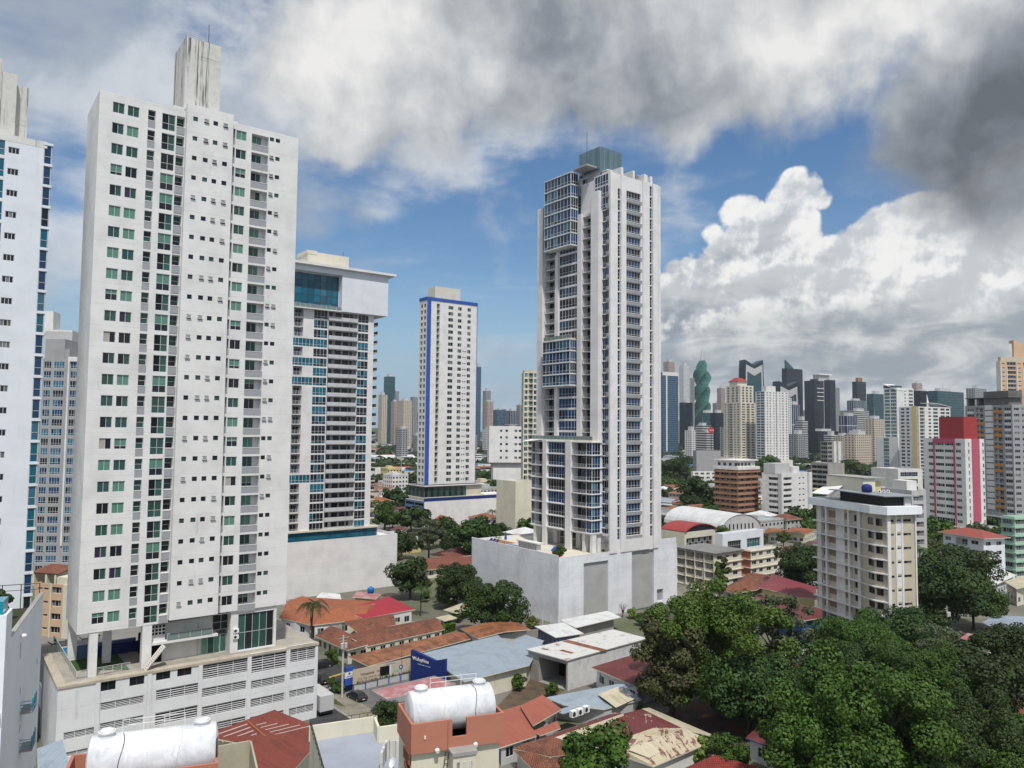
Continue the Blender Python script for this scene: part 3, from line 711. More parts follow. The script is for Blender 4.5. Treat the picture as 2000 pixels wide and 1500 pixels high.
def tower_left():
    d = 112.; k = ray(76, 838); A = Vector((k.x / k.y * d, d, 0)); F = Face(A, TH)
    z1 = F.uz(95, 282)[1]; W = 26.; fh = (F.uz(27, 295)[1] - F.uz(10, 674)[1]) / 9
    B = Bldg('apartment_tower', 'white apartment tower with a blue glass corner at the left picture edge', 'apartment tower', A - F.U * W, TH); b = B.W
    F0 = Face(A - F.U * W, TH); uw = F0.uz(60.5, 838)[0]; zr = F0.uz(27, 295)[1]; n = 26
    wl, wr = F0.uz(16, 296)[0], F0.uz(38, 297)[0]; gl0 = F0.uz(10, 296)[0]
    base = zr - (n - 1) * fh - .6
    rep(B, (0, 0), 0, uw, 0, z1 + .1, base, fh, n, [(wl, wr, .2, 1.15, 'window', gl(3, 1, G_DARK, G_DARK, G_GREY), .15), (gl0 - 3.2, gl0, -.3, fh - .75, 'tall_window', gl(2, 2, G_BLUEL, G_TEAL, G_BLUE, split=.35), .12)], P_COOL)
    for f in range(n):
        z = base + f * fh
        if z + fh - .6 > z1: continue
        b.box(uw, -.1, z + fh - .75, W + .15, 4, z + fh - .4, P_COOL)
        for o, a, ww in (((uw + .02, .12), 0, W - uw - .05), ((W - .02, .13), math.pi / 2, 3.4)): B.put('corner_window', win(ww, fh - .36, 1 if a == 0 else 3, 2, (pick(G_BLUE, G_BLUEL, G_BLUE, G_TEAL, G_DARK),), FR, split=.4), (o[0], o[1], z - .39), a)
    b.box(uw, .14, 0, W - .03, 4, z1 - .4, P_GREY); b.box(.01, .01, 0, uw - .01, 16, z1 + .05, P_COOL, '-b'); b.box(uw, 4, 0, W - .1, 16, z1, P_COOL)
    b.box(0, -.02, z1 - .7, W - .6, 16.05, z1 + .3, P_WHITE2)
    F2 = Face(A + F.N * 2., TH); sh = MB(); F2o = F0
    s0, s1 = F0.uz(-60, 200)[0], F0.uz(33, 200)[0]; zt = F2.uz(30, 147)[1]
    sh.box(s0, 1.6, z1, s1, 9, zt, P_STAINED); sh.box(s1, 3.2, z1, s1 + 1.6, 8, zt - 1.0, P_STAINED); sh.box(s0 - 1, 1.4, z1, F0.uz(2, 200)[0], 7, zt + 1.8, P_STAINED); B.part('lift_shaft', sh)
    B.finish()
def tower_b():
    d = 213.; k = ray(545, 838); A = Vector((k.x / k.y * d, d, 0)); F = Face(A, TH); X = lambda px, py=715: F.uz(px, py)[0]
    B = Bldg('apartment_tower', 'white apartment tower with teal glass bands and a big blank box on top', 'apartment tower', A, TH); b = B.W
    z = lambda px, py: F.uz(px, py)[1]
    zA = z(668, 450 + 720 / 3.75); zB = z(664, 450 + 1410 / 3.75); fh = (zA - zB) / 10          # parapet tops of the balcony strip
    zt = z(690, 612); zroof = z(720, 541); zb = z(600, 1036); n = int((zt - zb) / fh + .5); zf = zt - n * fh
    W = X(728.5); D = 20.
    c1 = (X(572), X(590.5), .25, fh - .05, 'balcony', 'balcony', 1.6, .06, 'bars', P_GREY)
    wh = (X(611), X(638))
    bands = {n - 4, n - 6, n - 8, n - 18}
    cols = [c1, (wh[0], wh[1], .18, fh - .2, 'curtain_window', curtain(4, G_TEAL, G_DARK, G_DARK), .06), (X(697.5), X(718), .18, fh - .2, 'curtain_window', curtain(3, G_TEAL, G_DARK, G_DARK), .06),
            (X(553), X(571), .3, fh - .3, 'balcony', 'balcony', 1.6)]
    ex = []
    for f in range(n):
        z_ = zf + f * fh; u0, u1 = X(639.5), X(696.5); ex.append((u0, z_ + .02, u1, z_ + fh - .25, 'recess', None, 1.3, P_WHITE2, P_LGREY))
        ww = u1 - u0
        for q, wd in ((.10, .09), (.30, .2), (.56, .2), (.80, .09)): B.put('window', win(ww * wd, 1.45, 2 if wd > .1 else 1, 1, (G_DARK,), FRD), (u0 + ww * q, 1.28, z_ + 1.05))
        sp = MBC(('bpar', round(ww, 1)), lambda q: q.box(0, -.55, 0, ww, -.4, 1.1, P_BALC) and q.box(0, -.5, -.1, ww, 1.2, 0, P_BALC)); B.put('balcony_parapet', sp, (u0, .15, z_ + .02))
        if f in bands: ex.append((X(553), z_ + .2, X(611) - .05, z_ + fh - .25, 'glass_band', win(X(611) - .05 - X(553), fh - .45, 8, 2, (G_TEAL,), FRW, .06, split=.3), .06))
    rep(B, (0, 0), 0, W, zb, zt, zf, fh, n, cols, P_PINKWHITE, lambda f, c: f in bands and c[0] < wh[0], ex)
    # right side with stacked balconies
    for f in range(n):
        z_ = zf + f * fh; B.put('side_balcony', rail(9., 1.05, 2.2, None, 'glass', .22), (W, 1.5, z_), math.pi / 2)
        B.put('balcony_door', win(7, 2.3, 4, 1, (pick(G_DARK, G_GREY),)), (W + .02, 2.5, z_), math.pi / 2)
    b.box(0, 1.7, zb, W, D, zt, P_PINKWHITE); b.box(W - .8, 0.01, zb, W - .002, 1.7, zt, P_PINKWHITE)
    # the top box, its recessed glass and the roof slab
    xo = X(754, 600); xg = X(665, 570); xr0 = 0
    b.box(xg, -1.2, zt, xo, D, zroof + .8, P_COOL); b.box(0, 1., zt, xg, D, zroof + .8, P_COOL)
    B.put('roof_terrace_glass', win(xg - .3, zroof - zt - 1.4, 9, 5, tuple(G_BLUEL if i % 9 in (1, 6) else G_TEAL for i in range(45)), DKSTEEL, .1), (.1, .98, zt + .2)); b.box(0, -1.2, zroof - .9, xg, 1, zroof + .8, P_COOL)
    b.box(0, -1.5, zt - .2, xg, 1, zt + .1, P_WHITE); B.put('balcony', rail(xg - .2, 1.1, 0, None, 'glass'), (.1, -1.2, zt + .1))
    rs = MB(); rs.box(-2, -2.4, zroof + .8, X(767, 545), D + 1.5, zroof + 1.5, P_WHITE); B.part('roof_slab', rs)
    F2 = Face(A + F.N * 6, TH); u0, u1 = F2.uz(600, 520)[0], F2.uz(681, 520)[0]; lb = MB(); lb.box(u0, 6, zroof + 1.5, u1, 14, F2.uz(614, 492)[1], P_BEIGE2); lb.box(u0 - .2, 5.9, F2.uz(614, 497)[1], u0 + 3, 14.05, F2.uz(614, 490)[1], P_BEIGE2)
    l = B.part('lift_shaft', lb); q = MB(); q.bar((u1 - 1, 8, F2.uz(614, 492)[1]), (u1 - 1, 8, F2.uz(614, 480)[1]), .08, DKSTEEL, 5); q.box(u1 - 2.2, 8, F2.uz(614, 492)[1], u1 - 1.4, 9, F2.uz(614, 489)[1], DKSTEEL); q.obj('antenna', l)
    # glazed lower storeys and the blind podium
    zg = z(600, 1057); zp = z(600, 1062)
    b.box(-6, -.7, zb - .5, X(737, 1020), D, zb, P_BEIGE2); B.put('glass_band', win(X(737, 1030) + 5.5, zb - .5 - zp - .02, 26, 3, (G_TEAL,), FRD, .07), (-6, .0, zp)); b.box(-6, .02, zp, X(737, 1030), D, zb - .5, P_GREY)
    FP = Face(A - F.N * 1.2, TH); xe = FP.uz(775.5, 1080)[0]; pz = zp + .9
    B.facade((-8, -1.2), 0, xe + 8, 0, pz, [], P_PINKWHITE); b.box(-8, -.98, 0, xe - .01, D + 4, zp, P_PINKWHITE, '-b'); b.box(xe - .25, -1.19, 0, xe, D + 4, pz, P_PINKWHITE, '-b'); b.box(-8, -1.199, pz - .3, xe - .26, -.98, pz - .001, P_PINKWHITE, '-b')
    dm = MB(); dm.lathe([(1.6, 0), (1.5, .5), (1.1, 1.1), (.05, 1.5)], mat('pink_dome', (.62, .40, .38), .6)); o = dm.obj('gazebo_roof', B.root); o.location = (xe - 8, 4, zp + 1.8)
    pb = MB(); [pb.bar((1.3 * math.cos(t), 1.3 * math.sin(t), 0), (1.3 * math.cos(t), 1.3 * math.sin(t), 1.85), .1, P_WHITE) for t in (.5, 2, 3.6, 5.2)]; q = pb.obj('gazebo_posts', B.root); q.location = (xe - 8, 4, zp)
    B.finish()
def tower_c():
    A, w, l = corner_tower(1052, 1190, 1291, 200., TH); B = Bldg('apartment_tower', 'tallest blue glass and white tower with a teal glass crown on a white podium', 'apartment tower', A, TH); b = B.W
    FR_ = Face(A, TH); LA = A + FR_.N * l; FL = Face(LA, TH + HP)
    L = lambda px, py=810: FL.uz(px, py)[0]; Rr = lambda px, py=790: FR_.uz(px, py)[0]
    zs = FL.uz(1147, 798.4)[1]; fh = (FL.uz(1147, 686.4)[1] - FL.uz(1147, 844)[1]) / 7
    zp = 15.8; ztop = FR_.uz(1200, 338)[1]; nlow = int((zs - zp) / fh); z0 = zs - nlow * fh; n = int((ztop - z0) / fh)
    print('C', w, l, fh, n, z0, ztop, nlow)
    zA = FL.uz(1056, 410)[1]; zC = FL.uz(1166, 376)[1]; zr2 = FR_.uz(1262, 356)[1]
    # right face
    nw = gl(1, 3, G_DARK, G_BLUE, G_DARK); H = n
    colsR = [(Rr(1204.6), Rr(1211.2), .1, fh - .22, 'narrow_window', nw, .25), (Rr(1222.8), Rr(1251.5), .85, fh - .15, 'window', lambda a, h: win(a, h, 5, 2, tuple(pick(G_DARK, G_BLUE, G_BLUE, G_DARK) for _ in range(10)), FRW, .05, split=.28), .35), (Rr(1267.6), Rr(1274), .1, fh - .22, 'narrow_window', nw, .25), (Rr(1284.5), Rr(1286.5), .1, fh - .3, 'slot_window', nw, .25)]
    rep(B, (0, 0), 0, Rr(1254), zp, ztop, z0 + fh, fh, n - 2, colsR[:2], P_PINKWHITE)
    ur = Rr(1254); rep(B, (ur, 0), 0, w - ur, zp, zr2, z0 + fh, fh, int((zr2 - z0) / fh) - 1, [(c[0] - ur, c[1] - ur, *c[2:]) for c in colsR[2:]], P_PINKWHITE)
    pm = MBC(('cpan',), lambda q: (q.box(0, -.08, 0, colsR[1][1] - colsR[1][0] + .5, -.0, .72, P_PANEL), q.box(0, -.14, .75, colsR[1][1] - colsR[1][0] + .5, 0.0, .9, P_WHITE)))
    for f in range(1, n - 1): B.put('spandrel_panel', pm, (colsR[1][0] - .1, -.01, z0 + f * fh + .02))
    for u0, u1, dz, pr in ((0, Rr(1204.4), 0, .35), (Rr(1211.4), Rr(1221.5), 0, .35), (Rr(1254.5), Rr(1267.4), 0, .4), (Rr(1274.2), Rr(1284), 0, .4)): b.box(u0, -pr, zp, u1, -.002, (ztop if u0 < ur else zr2) + dz, P_PINKWHITE, '+b')
    b.box(colsR[1][0] - .4, -.3, zp, colsR[1][1] + .6, -.003, z0 + fh - .1, P_WHITE, '+b')
    # left face
    def bal(x0, x1): return (L(x0), L(x1), .0, fh - .22, 'balcony', 'balcony', 1.9, .12, 'bars', G_DARK)
    bay = (L(1091.5), L(1128), .38, fh - .12, 'curtain_window', curtain(6, G_BLUE, G_DARK, G_BLUE), .08)
    c1, c2 = bal(1063, 1084), bal(1137, 1158.5)
    nwL = (L(1175.2), L(1188.6), .1, fh - .1, 'narrow_window', gl(3, 2, G_DARK, G_BLUE, split=.35), .3)
    nl = int((zA - z0) / fh); uA = L(1061.6); uC = L(1159)
    ub0 = FL.uz(1072, 350)[0]
    z_at = lambda px, py: FL.uz(px, py)[1]
    ntop = int((zC - z0) / fh)
    rep(B, (0, l), HP, uC, zp, ztop - 3 * fh, z0 + fh, fh, n - 4, [c1, bay, c2], P_PINKWHITE, lambda f, c: (c[0] == c1[0] and z0 + (f + 2) * fh > zA) or z0 + (f + 2) * fh > ztop - 3 * fh)
    rep(B, (0, l - uC), HP, l - uC, zp, ztop, z0 + fh, fh, n - 2, [(nwL[0] - uC, nwL[1] - uC, *nwL[2:])], P_PINKWHITE)
    for f in range(1, n - 1): B.put('balcony_panel', MBC(('cpn',), lambda q: q.box(0, -.3, 0, 1.0, 0, 1.0, P_PANEL)), (-.02, l - L(1184.5), z0 + f * fh + .05), HP)
    def pil(x0, x1, zt, pr): b.box(-pr, l - L(x1), zp, -.002, l - L(x0), zt, P_PINKWHITE, '+a')
    pil(1052, 1062, zA, .9); pil(1084.5, 1091, ztop - 6 * fh, .5); pil(1128.5, 1136.5, ztop - 2.9 * fh, .5); pil(1159, 1174, zC, 1.2)
    b.box(.05, .05, zp, w - .02, l - .05, ztop - 3.0 * fh - .3, P_PINKWHITE, '-a-b'); b.box(1.0, 2.2, ztop - 3.3 * fh, w - 1, l * .42, ztop - .3, P_PINKWHITE)
    # glass boxes standing out of the left face
    def gbox(x0, x1, xs, ptop, pbot, nfl, pr):
        u0, u1 = L(x0 + 3), L(x1 + 8); zt, zb = z_at(x1, ptop), z_at(x1, pbot); h = (zt - zb) / nfl; y0, y1 = l - u1, l - u0; g = MB()
        for i in range(nfl + 1): g.box(-pr - .15, y0 - .15, zb + i * h - .12, 0, y1 + .15, zb + i * h + .14, P_WHITE)
        g.box(-pr + .15, y0 + .15, zb, -.05, y1 - .15, zt, BLACK); B.part('bay_slabs', g)
        for i in range(nfl):
            zz = zb + i * h + .14
            B.put('bay_window', win(y1 - y0, h - .26, 8, 2, tuple(pick(G_BLUE, G_DARK, G_BLUE, G_BLUEL) for _ in range(16)), FRW, .06, split=.26), (-pr + .02, y1, zz), HP)
            B.put('bay_window', win(pr - .1, h - .26, 3, 2, (pick(G_DARK, G_BLUE),), FRW, .08, split=.26), (-pr + .05, y0 + .02, zz), 0)
        return y0, y1, zt
    gbox(1072, 1119, 1135, 344, 483, 6, 2.7); r = gbox(1069, 1117, 1128, 664.5, 753.5, 4, 2.4)
    tr = MB(); tr.box(-2.3, r[0], r[2] + .14, 0, r[1], r[2] + .3, P_BEIGE2); B.part('terrace', tr); B.put('balcony', rail(r[1] - r[0], 1.1, 0, None, 'glass'), (-2.2, r[1], r[2] + .3), HP)
    # wider lower storeys
    zb1 = FL.uz(1110, 1030)[1]; zb0 = zb1; zt1 = FL.uz(1112, 862)[1]; nfl = 7; h = (zt1 - zb0) / nfl; PRr = 3.6
    F2 = Face(LA - FR_.U * PRr, TH + HP); M_ = lambda px, py=930: F2.uz(px, py)[0]
    y_far = l - M_(1038); y_near = l - M_(1156)
    o = (-PRr, y_far); U0 = M_(1038)
    cc = [(M_(1045) - U0, M_(1062) - U0, 0, h - .25, 'balcony', 'balcony', 1.6, .15, 'bars', G_DARK), (M_(1039) - U0, M_(1045) - U0 - .05, .2, h - .25, 'curtain_window', curtain(2, G_BLUE, G_DARK), .08), (M_(1071) - U0, M_(1107) - U0, .2, h - .2, 'curtain_window', curtain(7, G_BLUE, G_DARK, G_BLUE), .1),
          (M_(1118.5) - U0, M_(1145) - U0, 0, h - .25, 'balcony', 'balcony', 1.9, .2, 'bars', G_DARK), (M_(1145.5) - U0, M_(1155.8) - U0, .1, h - .2, 'curtain_window', curtain(2, G_BLUE, G_DARK), .08)]
    wl = M_(1156) - U0
    rep(B, o, HP, wl, zb0, zt1 + .3, zb0, h, nfl, cc, P_PINKWHITE); rep(B, (-PRr, y_near), 0, PRr, zb0, zt1 + .3, zb0, h, nfl, [(.1, PRr - .6, .1, h - .2, 'curtain_window', curtain(3, G_BLUE, G_DARK, G_BLUEL), .08)], P_PINKWHITE)
    b.box(-PRr + 2.0, y_near + .2, zb0, .0, y_far - .2, zt1, P_GREY); b.box(-PRr, y_near, zt1 + .3, 0, y_far, zt1 + .45, P_BEIGE2); b.box(-PRr, y_near, zb0 - .4, 0, y_far, zb0 - .002, P_WHITE)
    for f in range(nfl + 1): b.box(-PRr - .45, y_near - .3, zb0 + f * h - .12, -PRr - .003, y_far + .2, zb0 + f * h + .08, P_WHITE); b.box(-PRr - .003, y_near - .3, zb0 + f * h - .12, 0, y_near - .003, zb0 + f * h + .08, P_WHITE)
    for x0, x1 in ((1063, 1070), (1107.5, 1118)): b.box(-PRr - .7, l - M_(x1), zp, -PRr - .004, l - M_(x0), zt1 + .3, P_PINKWHITE)
    B.put('balcony', rail(y_far - y_near, 1.1, 0, None, 'glass'), (-PRr + .1, y_far, zt1 + .45), HP)
    for x in (1045, 1140, 1155): b.box(-PRr, l - M_(x) - .5, zp, -PRr + 1.4, l - M_(x) + .5, zb0 - .4, P_WHITE)
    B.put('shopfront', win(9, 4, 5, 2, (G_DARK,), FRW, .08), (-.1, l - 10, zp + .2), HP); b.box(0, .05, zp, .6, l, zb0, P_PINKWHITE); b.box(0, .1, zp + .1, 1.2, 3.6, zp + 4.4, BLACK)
    sa = MB(); sa.plane([(-PRr - 3, y_far + 1, zt1 - .3), (-PRr + 1.2, y_far + 1, zt1 + .6), (-PRr + 1.2, y_far - 5, zt1 + .6), (-PRr - 1.5, y_far - 5, zt1 + .3)], WHITE, .06); B.part('shade_sail', sa)
    for i in range(3): B.put('penthouse_window', win(L(1188) - L(1161), fh - .25, 5, 2, (G_BLUE, G_BLUEL, G_DARK), FRW, .08, split=.3), (-.06, l - L(1161), ztop - (i + 1) * fh + .05), HP)
    # setback storeys and crown
    zt = ztop - 3 * fh - .3
    t1 = [(1.0, l * .42, w - 6, l - 1.5, zt, ztop - fh * 1.0), (2.2, l * .40, w - 5, l - 6, ztop - fh, ztop + fh * .55), (3, 4., w - 4, l * .41, ztop - .3, ztop + fh * .7)]
    for x0, y0, x1, y1, za, zb_ in t1:
        b.box(x0 + .1, y0 + .1, za, x1, y1, zb_, P_GREY); b.box(x0 - .1, y0 - .1, zb_, x1 + .1, y1 + .1, zb_ + .25, P_PINKWHITE)
        nn = max(1, int((zb_ - za) / fh + .4)); hh = (zb_ - za) / nn
        for i in range(nn):
            B.put('penthouse_window', win(y1 - y0, hh - .1, max(2, int((y1 - y0) / 1.2)), 2, (G_BLUE, G_BLUEL, G_DARK), FRW, .08, split=.3), (x0 + .05, y1, za + i * hh), HP)
            B.put('penthouse_window', win(x1 - x0, hh - .1, max(2, int((x1 - x0) / 1.2)), 2, (G_BLUE, G_DARK), FRW, .08, split=.3), (x0, y0 + .06, za + i * hh), 0)
    for x in (.4, 4.5, 9., w - 6.5): b.box(x, .2, ztop - .2, x + .8, 3.5, ztop + fh * (.75 if x > 1 else .2), P_PINKWHITE)
    for x in (w - 5.5, w - 3.5): b.box(x, .6, zr2 - .2, x + .8, 3.5, zr2 + 2.4, P_PINKWHITE)
    b.box(ur + .1, .2, zr2 - .4, w - .1, l * .6, zr2, P_PINKWHITE); b.box(ur + .6, 2.5, zr2, w - 2.4, l * .5, zr2 + 2.6, P_GREY); B.put('penthouse_window', win(w - 3 - ur, 2.4, 4, 2, (G_BLUE,), FRW, .08), (ur + .6, 2.45, zr2 + .1))
    for y in (l * .45, l * .62, l * .78): b.box(1.2, y, ztop - fh, 2.3, y + .6, ztop + fh * .6, P_PINKWHITE)
    FC = Face(A + FR_.N * 6., TH); cx0 = FC.uz(1171.5, 320)[0]; cx1 = FC.uz(1215, 320)[0]; zc1 = FC.uz(1172, 286)[1]; cy1 = 6. + 8.5
    cr = MB(); SC = glass('crown_glass', (.10, .17, .20), .2, .5, .25)
    nst = 12
    for i in range(nst): cr.box(cx0 + (cx1 - cx0) * i / nst + .05, 5.98, ztop + fh * .6, cx0 + (cx1 - cx0) * (i + 1) / nst - .03, 6.04, zc1, SC); cr.box(cx0 - .03, 6.05 + (cy1 - 6.05) * i / nst + .04, ztop + fh * .9, cx0 + .03, 6.05 + (cy1 - 6.05) * (i + 1) / nst - .03, zc1, SC); cr.box(cx1 - .03, 6.05 + (cy1 - 6.05) * i / nst + .04, ztop + fh * .6, cx1 + .03, 6.05 + (cy1 - 6.05) * (i + 1) / nst - .03, zc1, SC); cr.box(cx0 + (cx1 - cx0) * i / nst + .05, cy1 - .03, ztop + fh * .6, cx0 + (cx1 - cx0) * (i + 1) / nst - .03, cy1 + .03, zc1, SC)
    for zz in (zc1 - .15, (zc1 + ztop + 2) / 2): cr.box(cx0, 6.06, zz, cx1, 6.16, zz + .1, STEEL); cr.box(cx0 + .04, 6.2, zz, cx0 + .14, cy1 - .1, zz + .1, STEEL)
    B.part('crown_screen', cr); q = MB(); q.box(cx0 - 4, 7, ztop + fh * 1.05, cx0 + 1, 13, ztop + fh * 1.18, P_GREY); q.box(cx0 + .6, 6.6, ztop, cx1 - .6, cy1 - .6, zc1 - 1.2, P_LGREY); B.part('plant_room', q)
    q = MB(); q.bar((cx0 - 3, 8, ztop + 2), (cx0 - 3, 8, zc1 + 4), .07, DKSTEEL, 5); B.part('antenna', q)
    # podium
    PC, pw, pl = corner_tower(924, 1093, 1321.5, 189.5, TH); p = loc(B, PC); x0, y0 = p.x, p.y; zpp = zp - .05
    FPR = Face(PC, TH); PR = lambda px, py=1130: FPR.uz(px, py)[0]
    a = [PR(1140), PR(1188), PR(1234), PR(1277)]
    ex = [(a[0], 0, a[1], zpp - 1.6, 'grey_panel', None, .5, P_PODC, P_TILEW), (a[2], 0, a[3], zpp - .2, 'grey_panel', None, .5, P_PODC, P_TILEW)]
    ug = PR(1283); ex.append((ug, 1.2, PR(1295), 4.4, 'gate', None, .6, P_PODC, P_GREY))
    B.facade((x0, y0), 0, pw, 0, zpp + .6, ex, P_PODC); B.facade((x0, y0 + pl), HP, pl, 0, zpp + 1.1, [], P_PODC)
    b.box(x0 + .02, y0 + .55, zpp - .5, x0 + pw, y0 + pl, zpp, P_BEIGE2); b.box(x0 + .001, y0 + .6, zpp - .4, x0 + .25, y0 + pl, zpp + 1.099, P_PODC, '-a'); b.box(x0, y0 + .001, zpp - .4, x0 + a[0], y0 + .25, zpp + .599, P_PODC, '-b')
    b.box(x0 + pw - .3, y0 + .01, 0, x0 + pw, y0 + pl, zpp + .599, P_PODC); b.box(x0, y0 + pl - .3, 0, x0 + pw - .3, y0 + pl, zpp + .6, P_PODC); b.box(x0 + a[1], y0 + .002, zpp - .4, x0 + a[2], y0 + .25, zpp + .598, P_PODC, '-b'); b.box(x0 + a[3], y0 + .002, zpp - .4, x0 + pw - .31, y0 + .25, zpp + 2.2, P_PODC)
    pg = MB(); cpx = x0 + 2.5
    yq = y0 + pl * .45
    for i in range(9): pg.box(x0 + .8, yq - i * .95, zpp, x0 + 2.2, yq - i * .95 + .2, zpp + 2.6, P_WHITE)
    pg.box(x0 + .5, yq - 8.4, zpp + 2.6, x0 + 2.6, yq + .6, zpp + 2.9, P_WHITE); B.part('pergola', pg)
    q = MB(); q.box(x0 + 1, y0 + pl * .52, zpp, x0 + 6, y0 + pl * .72, zpp + .12, P_BEIGE); q.box(x0 + 1.3, y0 + pl * .54, zpp + .12, x0 + 5.6, y0 + pl * .70, zpp + .15, mat('pool_water', (.01, .16, .36), .05, .5)); B.part('pool', q)
    dk = MB(); dk.box(x0 + .6, y0 + pl * .73, zpp, x0 + 8, y0 + pl - 1, zpp + .1, mat('timber_deck', (.28, .14, .08), .8)); B.part('deck', dk)
    B.finish()
    W_ = lambda x, y, zz: B.M @ Vector((x, y, zz))
    for i, fx in enumerate((.80, .84, .88)):
        t = thing('sun_bed', 'dark blue sun bed on the podium deck of the glass tower', 'sun bed', W_(x0 + 2.5, y0 + pl * fx, zpp + .1), TH, 'sun beds on the tower podium'); m = MB(); m.box(-1, -.5, .2, .8, .5, .4, P_NAVY); m.obj('mattress', t); m = MB(); m.ob((.8, -.5, .3), (.6, 0, .6), (0, 1, 0), (0, 0, .1), P_NAVY); m.obj('backrest', t)
    t = thing('parasol', 'closed blue parasol standing by the podium pool of the glass tower', 'parasol', W_(x0 + 5, y0 + pl * .75, zpp)); m = MB(); m.bar((0, 0, 0), (0, 0, 3.4), .06, WHITE); m.obj('pole', t); m = MB(); m.bar((0, 0, 1.2), (0, 0, 3.6), .45, P_ROYAL, 8, .05); m.obj('canopy', t)
    t = thing('playhouse', 'small red and blue playhouse on the podium corner of the glass tower', 'playhouse', W_(x0 + 3.2, y0 + 4.5, zpp), TH); m = MB(); m.box(-.9, -.9, 0, .9, .9, 1.5, mat('red_plastic', (.5, .05, .03), .4)); m.obj('walls', t); m = MB(); m.plane([(-1.1, -1.1, 1.5), (-1.1, 1.1, 1.5), (0, 1.1, 2.5), (0, -1.1, 2.5)], P_ROYAL); m.plane([(1.1, -1.1, 1.5), (0, -1.1, 2.5), (0, 1.1, 2.5), (1.1, 1.1, 1.5)], P_ROYAL); m.obj('roof', t)
    return B, W_, x0, y0, pl, pw, zpp
def tower_d():
    A, w, l = corner_tower(816, 830.5, 929, 380., TH); B = Bldg('apartment_tower', 'slim white apartment tower with royal blue corner stripe and roof band', 'apartment tower', A, TH); b = B.W
    F = Face(A, TH); X = lambda px, py=750: F.uz(px, py)[0]; zt = F.uz(880, 590.5)[1]; z1 = F.uz(878, 602)[1]; z2 = F.uz(872, 938)[1]; n = 29; fh = (z1 - z2) / (n - 1); z0 = z2 - 1.3; print('D', w, l, fh)
    zb = z0 - .6; gg = lambda: gl(2, 1, G_DARK, G_GREEN, G_DARK, G_GREY)
    rep(B, (0, 0), 0, w, zb, zt, z0, fh, n, [(X(851), X(857), .2, fh - .2, 'recess', 'balcony', 1.2, .06, 'bars', P_GREY), (X(874), X(883.5), .7, 2.5, 'window', gg(), .2), (X(892.7), X(900), .7, 2.5, 'window', gg(), .2), (X(911.5), X(918), .7, 2.5, 'window', gg(), .2), (X(902.5), X(905), 1.2, 1.9, 'small_window', gl(1, 1, G_DARK), .2), (X(906.5), X(909), 1.2, 1.9, 'small_window', gl(1, 1, G_DARK), .2)], P_WHITE, lambda f, c: f > 21 and c[4] == 'small_window')
    rep(B, (0, l), HP, l, zb, zt, z0, fh, n, [(l * .14, l * .42, .6, 2.5, 'window', gg(), .2), (l * .58, l * .86, .6, 2.5, 'window', gg(), .2)], P_WHITE)
    st = MB(); st.box(.0, -.25, zb, X(839.5), -.01, zt, P_ROYAL); st.box(-.25, -.25, zt - .2, w + .25, l + .25, zt + 1.4, P_ROYAL); st.box(w - .1, -.15, zb, w + .15, .6, zt - .2, P_ROYAL); B.part('blue_trim', st)
    b.box(.05, .05, zb, w, l - .03, zt - .3, P_WHITE, '-a-b'); F2 = Face(A + F.N * 5, TH); lb = MB(); lb.box(F2.uz(850, 575)[0], 5, zt, F2.uz(899, 575)[0], 12, F2.uz(860, 560)[1], P_BEIGE2); B.part('lift_shaft', lb)
    PC, pw, pl = corner_tower(793.5, 831, 1001.5, 372., TH); p = loc(B, PC); FP = Face(PC, TH); zp = FP.uz(831, 979.5)[1]
    B.facade((p.x, p.y), 0, pw, 0, zp, [], P_PINKWHITE); B.facade((p.x, p.y + pl), HP, pl, 0, zp, [(0.6 + (pl - 1) * .5 * i, zp - 2.4 - 2.7 * j, .2 + (pl - 1) * .5 * (i + 1), zp - 1.1 - 2.7 * j, 'opening', None, .6, P_SLATE, BLACK) for i in range(2) for j in range(4)], P_SLATE)
    b.box(p.x + .03, p.y + .1, zp - .3, p.x + pw, p.y + pl, zp - .01, P_LGREY); b.box(p.x + pw - .2, p.y, 0, p.x + pw, p.y + pl, zp - .02, P_PINKWHITE); b.box(p.x - .1, p.y - .12, zp, p.x + pw + .1, p.y + .3, zp + 1.5, P_NAVY)
    b.box(p.x + 1, p.y + 1.5, zp + 1.2, w + 2, p.y + pl - 1, zp + 1.6, P_BEIGE2); b.box(p.x + 1.5, p.y + 2.5, zp, w + 1, p.y + pl - 1.5, zb, P_BEIGE2); b.box(p.x + .8, p.y + 1.2, zb - .4, w + 2.4, p.y + pl - .7, zb, P_WHITE)
    B.put('shopfront', win(w * .8, zb - .8 - zp - 1.7, 14, 2, (G_DARK, G_GREEN), FRD, .1), (p.x + 1.5, p.y + 2.45, zp + 1.7)); B.put('shopfront', win(pl - 4, zb - .8 - zp - 1.7, 8, 2, (G_DARK, G_GREEN), FRD, .1), (p.x + 1.45, p.y + pl - 1.5, zp + 1.7), HP)
    b.ob((w + 3, p.y + 3, zp), (pw - w - 8, 0, 0), (0, 12, 0), (0, 0, 1.6), P_WHITE)
    B.finish()
